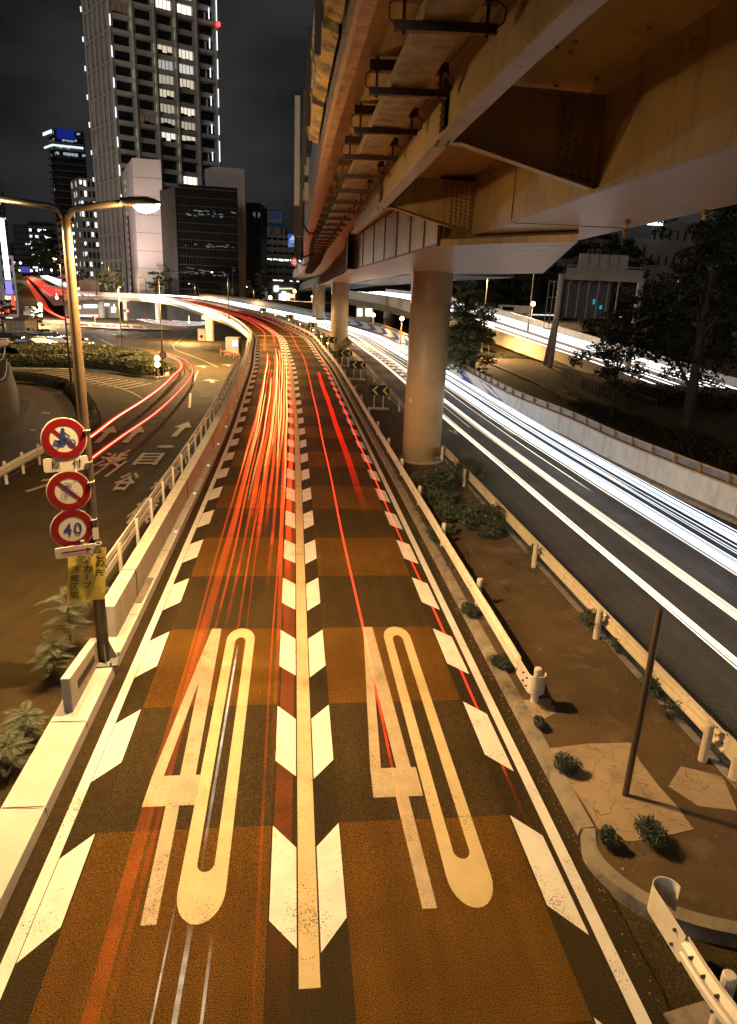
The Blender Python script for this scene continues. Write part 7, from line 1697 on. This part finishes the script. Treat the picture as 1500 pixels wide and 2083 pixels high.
def cstrand(mb, t, z, w, a, b):
    S_ = rng(a, b, 2); mb.strip([RC.P(q, sgn * (t - w / 2), z) for q in S_], [RC.P(q, sgn * t, z + .06) for q in S_]); mb.strip([RC.P(q, sgn * t, z + .06) for q in S_], [RC.P(q, sgn * (t + w / 2), z) for q in S_])
mb = MB()
for t, z, w in ((1.2, -.3, .16), (2.2, -.2, .08), (3.2, -.25, .1), (4.5, -.15, .3), (5.2, -.1, .3), (5.9, -.05, .3), (6.6, 0, .4)): cstrand(mb, t, z, w, 0, S0)
stuff(mb, 'headlight_streaks', emat('ramp_white', (.92, .94, 1), 2.0, add=True), 'white headlight streaks on the ramp bridge behind the trees')
# small lit kiosk / toll booth under it
a, b, t_ = atY(724, 650, 105), atY(760, 650, 105), atY(742, 622, 105); tb = empty('toll_booth', (a.x, 105, a.z), 'small lit booth behind the second column', 'booth')
mb = MB(); mb.box(((a.x + b.x) / 2, 106.5, (a.z + t_.z) / 2), (b.x - a.x, 3, t_.z - a.z)); put(mb, 'wall', MT['concd'], tb)
for x0, x1 in ((727, 737), (744, 757)): mb = MB(); mb.face(atY(x0, 643, 104.9), atY(x1, 643, 104.9), atY(x1, 628, 104.9), atY(x0, 628, 104.9)); put(mb, 'lit_window', emat('boothlight', (1, .9, .7), 3.5), tb)
for i, (px, py, y, lit, lab) in enumerate([(818, 648, 88, 6000, 'star-like lamp between the two round columns'), (1000, 662, 68, 3600, 'star-like lamp on the ramp beside the lit conifer'), (1085, 618, 85, 4000, 'small amber lamp above the ramp bridge'), (760, 641, 100, 900, 'smaller lamp beside the lit booth')]):
    b = atY(px, py, y); o = empty('bracket_lamp', tuple(b), lab, 'lamp', 'sodium lamps along the ramp'); mb = MB(); mb.sphere(b, .27 if i != 1 else .3, 12, 8); put(mb, 'globe', emat('rampglobe', (1, .7, .32), 16, sampling='NONE'), o)
    mb = MB(); mb.tube([(b.x, b.y + .3, b.z - 3.5), (b.x, b.y + .3, b.z)], .06, 6); put(mb, 'stem', MT['pole'], o); sodium('sodium_or_fill', (b.x, b.y - .5, b.z - .3), lit, .25)
# tall thin lamp posts on the verge
for px, py, tx, ty, lab in ((977, 742, 991, 566, 'thin grey lamp post right of the lit conifer, its top hidden by the viaduct'), (1072, 690, 1083, 558, 'thin lamp post in front of the ramp bridge, its top hidden by the viaduct')):
    p = S(px, py, .8, lambda y: 0.0) if px < 1000 else atY(px, py, 75); o = empty('lamp_post', tuple(p), lab, 'lamp post'); mb = MB(); mb.tube([p, p + Vector((0, 0, 1.6)), p + Vector((0, 0, 1.62)), p + Vector((0, 0, 9))], [.12, .12, .07, .05], 10); put(mb, 'pole', MT['polegrey'], o); mb = MB(); mb.tube([p + Vector((-.3, 0, 9)), p + Vector((-.9, 0, 9.05))], .14, 8, flat=.6); put(mb, 'lamp_head', MT['polegrey'], o); sodium('sodium_or_fill', p + Vector((-.6, -.1, 8.8)), 2600, .15)
# sign gantry seen from behind
YG = 57.0
gb = atY(1112, 745, YG); gt = atY(1150, 560, YG); gr_ = atY(1306, 560, YG)
gan = empty('sign_gantry', tuple(gb), 'white portal gantry carrying cabinets and sign panels seen from behind', 'gantry')
MT['gan'] = mat('gantry_paint', (.4, .35, .28), .5, noise=(2, .1))
xl, xr, zt_ = gb.x + .35, gr_.x, gt.z
mb = MB()
for s in (-.35, .35): mb.tube([(xl + s * .2 - .25, YG + s * 3.2, gb.z), (xl, YG + s * .6, gb.z + 4.2), (xl, YG + s * .3, zt_)], [.22, .17, .17], 8)
mb.bar((xl, YG, gb.z + 3.8), (xl, YG, zt_ + .1), .36, .42, (0, 1, 0)); put(mb, 'left_leg', MT['gan'], gan)
mb = MB(); mb.tube([(xl, YG, zt_ - .5), (xl + .15, YG, zt_ - .1), (xl + .6, YG, zt_ + .05), (xr - .5, YG, zt_ + .05)], .2, 8); put(mb, 'cross_beam', MT['gan'], gan)
mb = MB(); mb.bar((xr, YG, gb.z), (xr, YG, zt_), .36, .42, (0, 1, 0)); put(mb, 'right_leg', MT['gan'], gan)
mb = MB()
for x in rng(xl + .3, xr, .32): mb.bar((x, YG - .5, zt_ + .15), (x, YG - .5, zt_ + .75), .035, .035)
mb.bar((xl + .3, YG - .5, zt_ + .75), (xr, YG - .5, zt_ + .75), .05, .05); mb.bar((xl + .3, YG - .2, zt_ + .14), (xr, YG - .2, zt_ + .14), .06, .9); put(mb, 'walkway_railing', MT['gan'], gan)
for k in range(5): mb = MB(); mb.box((xl + 1.7 + .78 * k, YG + .4, zt_ + 1.1), (.66, .6, 1.15)); mb.tube([(xl + 1.95 + .78 * k, YG + .08, zt_ + 1.1), (xl + 1.95 + .78 * k, YG + .05, zt_ + 1.1)], .06, 6); put(mb, 'cabinet', MT['gan'], gan, bevel=.02)
mb = MB(); mb.box(((xl + xr) / 2 - .9, YG + .5, zt_ - 1.75), ((xr - xl) * .62, .12, 2.9)); put(mb, 'sign_back', mat('sign_back_panel', (.1, .1, .105), .5, noise=(1, .1)), gan)
for x in rng(xl + .8, xr - 1.6, .85): mb = MB(); mb.bar((x, YG + .35, zt_ - 3.2), (x, YG + .35, zt_ + .1), .09, .1, (0, 1, 0)); mb.bar((x, YG + .3, zt_ - .6), (x + .5, YG + .3, zt_ - .05), .06, .06); put(mb, 'sign_strut', MT['gan'], gan)
mb = MB(); mb.box((xl + 2.9, YG + .2, zt_ - 1.9), (.12, .1, .4)); mb.box((xl + 3.5, YG + .2, zt_ - 2.3), (.15, .1, .3)); put(mb, 'teal_indicator', emat('teal', (.02, .5, .5), .8, sampling='NONE'), gan)
# ladder on the left leg
mb = MB(); mb.bar((xl - .55, YG, gb.z + 2.8), (xl - .5, YG, zt_ - .4), .05, .05, (0, 1, 0)); mb.bar((xl - .95, YG, gb.z + 2.8), (xl - .9, YG, zt_ - .4), .05, .05, (0, 1, 0))
for z in rng(gb.z + 3, zt_ - .5, 1.3): mb.bar((xl - .95, YG, z), (xl - .2, YG, z), .05, .05)
put(mb, 'ladder', MT['gan'], gan)
def fence_line(p0, p1, h, st, m, label, name='fence', rail=2, r=.025, cat='fence'):
    o = empty(name, tuple(p0), label, cat); d = (p1 - p0); L_ = d.length
    for f in [h * (k + .3) / rail if rail > 1 else h for k in range(rail)]: mb = MB(); mb.bar(p0 + Vector((0, 0, f)), p1 + Vector((0, 0, f)), .05, .05); put(mb, 'rail', m, o)
    mb = MB(); mb.bar(p0 + Vector((0, 0, h)), p1 + Vector((0, 0, h)), .07, .07); put(mb, 'top_rail', m, o)
    for q in rng(0, L_, st)[:95]: mb = MB(); p = p0 + d * (q / L_); mb.bar(p, p + Vector((0, 0, h)), r * 2, r * 2); put(mb, 'bar', m, o)
    return o
zf_ = lambda y: 0.0
def V8(px, py): return S(px, py, .82, zf_)
fence_line(V8(1108, 765), V8(1178, 805), 1.7, .35, MT['gan'], 'cream vertical-bar gate and fence at the foot of the gantry', 'gate_fence')
fence_line(V8(1180, 806), V8(1330, 860), 1.3, .5, MT['rust'], 'dark fence running right from the cream gate', 'dark_fence')
fence_line(V8(1109, 806), V8(1149, 826), .9, 1.0, MT['sodrail'], 'low brown hoop barrier at the kerb of the side road', 'hoop_barrier', 1)
# trees of the verge
MT['treedk'] = leafmat('dark_tree_leaf', (.022, .024, .01)); MT['treegr'] = leafmat('pale_lit_leaf', (.2, .23, .11))  # the paler leaf colour has lamplight on the foliage painted in
p = V8(938, 772)
tree(p, 8.5, lumps(3.3, 1.6, 9.6, 12, 21, True), 'tall conifer lit pale green right of the near round column', 16000, .12, MT['treegr'], trunk_r=.18, name='conifer')
p = V8(1240, 862); tree(p, 3.5, lumps(2.6, 2.6, 6.2, 7, 22), 'small dark tree in front of the gantry', 5200, .1, MT['treedk'], trunk_r=.09, name='verge_tree')
p = V8(1392, 878); tree(p, 7, lumps(4.2, 3.6, 10.5, 10, 23), 'largest dark tree on the verge at the right, thick trunk', 9000, .13, MT['treedk'], trunk_r=.28, name='verge_tree')
p = V8(1560, 900); tree(p, 7, lumps(2.7, 4.2, 9.5, 8, 24), 'tree at the right edge with leaves lit golden', 6000, .1, MT['treegr'], trunk_r=.2, name='verge_tree')
for i, (px, y, r_, h, lab) in enumerate([(1040, 120, 9, 17, 'dark background tree behind the thin lamp posts'), (1180, 130, 10, 20, 'dark background tree left of the grey hall'), (1240, 88, 4, 13, 'rounded dark tree behind the gantry cabinets'), (1450, 95, 8, 21, 'dark background tree behind the largest verge tree'), (880, 150, 10, 15, 'dark background tree behind the near round column'), (1330, 100, 6, 9, 'low dark background tree behind the gantry')]):
    b = BP(px, y); b.z = .4; tree(b, h * .6, lumps(r_, h * .2, h, 9, 40 + i), lab, 4200, .45, MT['treedk'], group='dark trees behind the verge', trunk_r=.4, name='background_tree')
def shrub(px0, px1, py, w, h, lab, n=2600, m=None): 
    o = hedge([(px0, py), ((px0 + px1) / 2, py), (px1, py)], w, h, lab, n, .09, m or MT['weed'], z0=0, group='shrubs on the verge'); return o
def vhedge(a, b, w, h, lab, n, m):
    o = empty('shrub', tuple((a + b) / 2), lab, 'shrub', 'shrubs on the verge'); mb = MB(); L_ = (b - a).length; k = max(3, int(L_ / (w * .45)))
    for i in range(k + 1):
        c = a.lerp(b, i / k) + Vector((random.uniform(-.2, .2), random.uniform(-.3, .3), h * random.uniform(.35, .5))); leafclump(mb, c, w * .5, w * .5, h * .55, n // k, .07, random.random(), .1)
    put(mb, 'leaves', m, o); mb = MB()
    for i in range(k + 1): c = a.lerp(b, i / k); mb.tube([c - Vector((0, 0, .1)), c + Vector((.1, 0, h * .5))], .02, 4)
    put(mb, 'stem', MT['trunk'], o)
vhedge(V8(915, 752), V8(985, 762), 1.3, .8, 'clipped shrub along the kerb under the lit conifer', 4200, MT['weed'])
vhedge(V8(985, 745), V8(1085, 752), 3.0, 1.5, 'loose green shrubs between the lamp post and the gantry', 6500, MT['weed'])
vhedge(V8(1180, 835), V8(1370, 905), 1.6, .8, 'low dark shrubs along the side road under the verge trees', 6500, MT['treedk'])
vhedge(V8(1370, 905), V8(1560, 985), 2.0, 1.0, 'dark shrubs at the right edge below the big tree', 6500, MT['treedk'])
vhedge(V8(1260, 822), V8(1500, 850), 3.0, 1.6, 'dark shrubs behind the dark fence', 8000, MT['treedk'])
# hall behind the trees
A = BP(1186, 150); B = hit(A, Vector((.98, .18, 0)), 1300); E_ = hit(B, Vector((.98, -.1, 0)), 1420); z1 = ztop(1240, 480, A)
hl = empty('grey_hall', tuple(A), 'dim grey institutional building behind the gantry with small dark windows', 'building'); st_ = []; hm = mat('hall_wall', (.13, .12, .11), .7, noise=(.5, .1))
facade(hl, A, B, 0, z1, 7, 4, .3, .42, hm, DG, None, .3, st_); z2 = ztop(1330, 452, B); facade(hl, B, E_, 0, z2, 8, 5, .3, .4, hm, DG, lambda i, j: litm((1, .85, .4), .5) if (i, j) == (4, 2) else None, .3, st_)
body(hl, [A, B, B + Vector((0, 20, 0)), A + Vector((0, 20, 0))], 0, z1 - .02, hm, skip=(0,)); flush(hl, st_, 70)
a = atY(1318, 453, 149); b = atY(1348, 457, 149); mb = MB(); mb.box(((a.x + b.x) / 2, 149, a.z), (b.x - a.x, .3, .8)); put(mb, 'roof_light', emat('rooflight', (.9, 1, .95), 3, sampling='NONE'), hl)
wv_ = empty('parked_van', tuple(atY(1045, 640, 100)), 'pale parked van and shed on the road above the ramp', 'van')
c = atY(1045, 632, 100); mb = MB(); mb.box((c.x, 100, c.z), (4.2, 2, 1.5)); put(mb, 'body', MT['white'], wv_, bevel=.15); mb = MB(); mb.box((c.x - 1, 98.97, c.z + .25), (1.6, .06, .5)); put(mb, 'window', MT['glassd'], wv_)
for s in (-1.3, 1.3): mb = MB(); mb.tube([(c.x + s, 98.9, c.z - .75), (c.x + s, 99.2, c.z - .75)], .36, 12); put(mb, 'wheel', MT['rubber'], wv_)
# upper road behind
mb = MB(); a, b = atY(1000, 652, 92), atY(1330, 662, 92); mb.box8([(a.x, 92, a.z - 1), (b.x, 92, b.z - 1), (b.x, 104, b.z - 1), (a.x, 104, a.z - 1), (a.x, 92, a.z), (b.x, 92, b.z), (b.x, 104, b.z), (a.x, 104, a.z)]); mb.build('upper_road', MT['concd'], kind='structure')
fence_line(atY(1000, 652, 91.8), atY(1330, 662, 91.8), 1.0, 1.6, MT['rust'], 'dark railing of the upper road behind the ramp bridge', 'upper_railing')
mb = MB(); a, b = atY(1080, 640, 96), atY(1290, 645, 96); mb.bar(a, b, .25, .12); stuff(mb, 'headlight_streaks', emat('upper_white', (.8, .92, 1), .7, add=True), 'pale streak on the upper road behind the gantry leg')
# signs and lamps on the edge of the viaduct
for i, (px, py, y, lab) in enumerate([(606, 391, 60, 'upper lit lamp on the outer edge of the viaduct'), (603, 470, 90, 'lower lit lamp on the outer edge of the viaduct')]):
    b = atY(px, py, y); o = empty('viaduct_lamp', tuple(b), lab, 'street lamp', 'lamps on the viaduct edge'); mb = MB(); e = lerp_at([(x, y_) for x, y_ in SL], y); mb.tube([(e - .5, y, 9.5), (b.x - .1, y, b.z - .1), (b.x - .05, y, b.z + .02), (b.x + .3, y, b.z + .02)], .05, 6); put(mb, 'pole', MT['pole'], o); mb = MB(); mb.sphere((b.x + .3, y, b.z), .16, 10, 6); put(mb, 'globe', emat('vlamp', (1, .68, .32), 14, sampling='NONE'), o)
    sodium('sodium_or_fill', (b.x + .3, y, b.z - .4), 3000, .2)
b = atY(596, 490, 85); o = empty('viaduct_sign', tuple(b), 'small blue and white triangle sign hung on the viaduct edge', 'road sign')
mb = MB(); mb.box(b, (1.15, .06, 1.45)); put(mb, 'panel', emat('vs_blue', (.05, .12, .5), .7, sampling='NONE'), o); mb = MB(); mb.prism([(b.x - .45, 84.95, b.z + .05), (b.x + .45, 84.95, b.z + .05), (b.x, 84.95, b.z + .65)], (0, .01, 0)); put(mb, 'white_triangle', emat('vs_wh', (.6, .65, .8), .8, sampling='NONE'), o)
mb = MB(); text_mesh(mb, '200m', lambda p, q: (b.x + p, 84.95, b.z + q - .15), fit=(.9, .28)); text_mesh(mb, '急カーブ', lambda p, q: (b.x + p, 84.95, b.z + q - .5), fit=(.95, .28)); put(mb, 'lettering', emat('vs_w2', (.7, .75, .9), .8, sampling='NONE'), o)
b = atY(600, 533, 110); o = empty('viaduct_speed_sign', tuple(b), 'round red speed sign hung on the viaduct edge', 'road sign'); mb = MB(); mb.prism([(b.x + .62 * math.cos(k * .26), 110, b.z + .62 * math.sin(k * .26)) for k in range(24)], (0, .05, 0)); put(mb, 'panel', emat('vr', (1, .08, .04), .8, sampling='NONE'), o)
mb = MB(); mb.prism([(b.x + .36 * math.cos(k * .26), 109.96, b.z + .36 * math.sin(k * .26)) for k in range(24)], (0, .02, 0)); put(mb, 'centre', emat('vr2', (.9, .7, .7), .8, sampling='NONE'), o); mb = MB(); text_mesh(mb, '40', lambda p, q: (b.x + p, 109.93, b.z + q), fit=(.45, .36)); put(mb, 'digits', MT['signblue'], o)
# grey post, junction boxes and drooping cables on the parapet
ce = lambda y, t=0, z=0: Vector((lerp_at([(x, y_) for x, y_ in SL], y) + t, y, 9.45 + (0 if y < 22 else (y - 22) * .006) + z))
for y0, zz0, zz1, lab in ((23, .2, 3.2, 'weathered white post and boxes on the viaduct parapet'),):
    o = empty('parapet_mast', tuple(ce(y0, -.35)), lab, 'mast'); mb = MB(); mb.bar(ce(y0, -.45, zz0), ce(y0, -.45, zz1), .16, .16); put(mb, 'post', MT['white'], o)
    for z in (.6, 1.3): mb = MB(); mb.box(ce(y0, -.2, z), (.28, .25, .5)); put(mb, 'junction_box', MT['cream'], o)
    mb = MB(); mb.tube([ce(y0, -.25, .3), ce(y0 + .3, -.28, -.3), ce(y0 + .6, -.05, -.55), ce(y0 + .9, .3, -.5)], .035, 6); put(mb, 'cable', MT['rust'], o)
for i, y0 in enumerate((33, 44)):
    o = empty('equipment_cabinet', tuple(ce(y0, -.4, .3)), ['larger brown cabinet on the viaduct parapet with a drooping cable', 'smaller brown cabinet farther along the viaduct parapet'][i], 'cabinet'); mb = MB(); mb.box(ce(y0, -.35, .75), (.45, .4, 1.5)); put(mb, 'body', MT['rust'] if i else MT['pole'], o, bevel=.02); mb = MB(); mb.tube([ce(y0, -.5, .1), ce(y0 + .5, -.5, -.6), ce(y0 + 1.5, -.1, -.8), ce(y0 + 2, .4, -.6)], .04, 6); put(mb, 'cable', MT['dark'], o)
# ivy patch on the flyover wall
p = MAIN.P(76, -4.2); mb = MB()
for k in range(8): leafclump(mb, (p.x + random.uniform(-.1, .1), p.y + random.uniform(-.3, .3), p.z - .4 - k * .45), .12, .35, .35, 60, .07, k, 0)
mb.build('ivy', MT['treedk'], label='dark ivy trailing down the flyover side wall', cat='ivy')
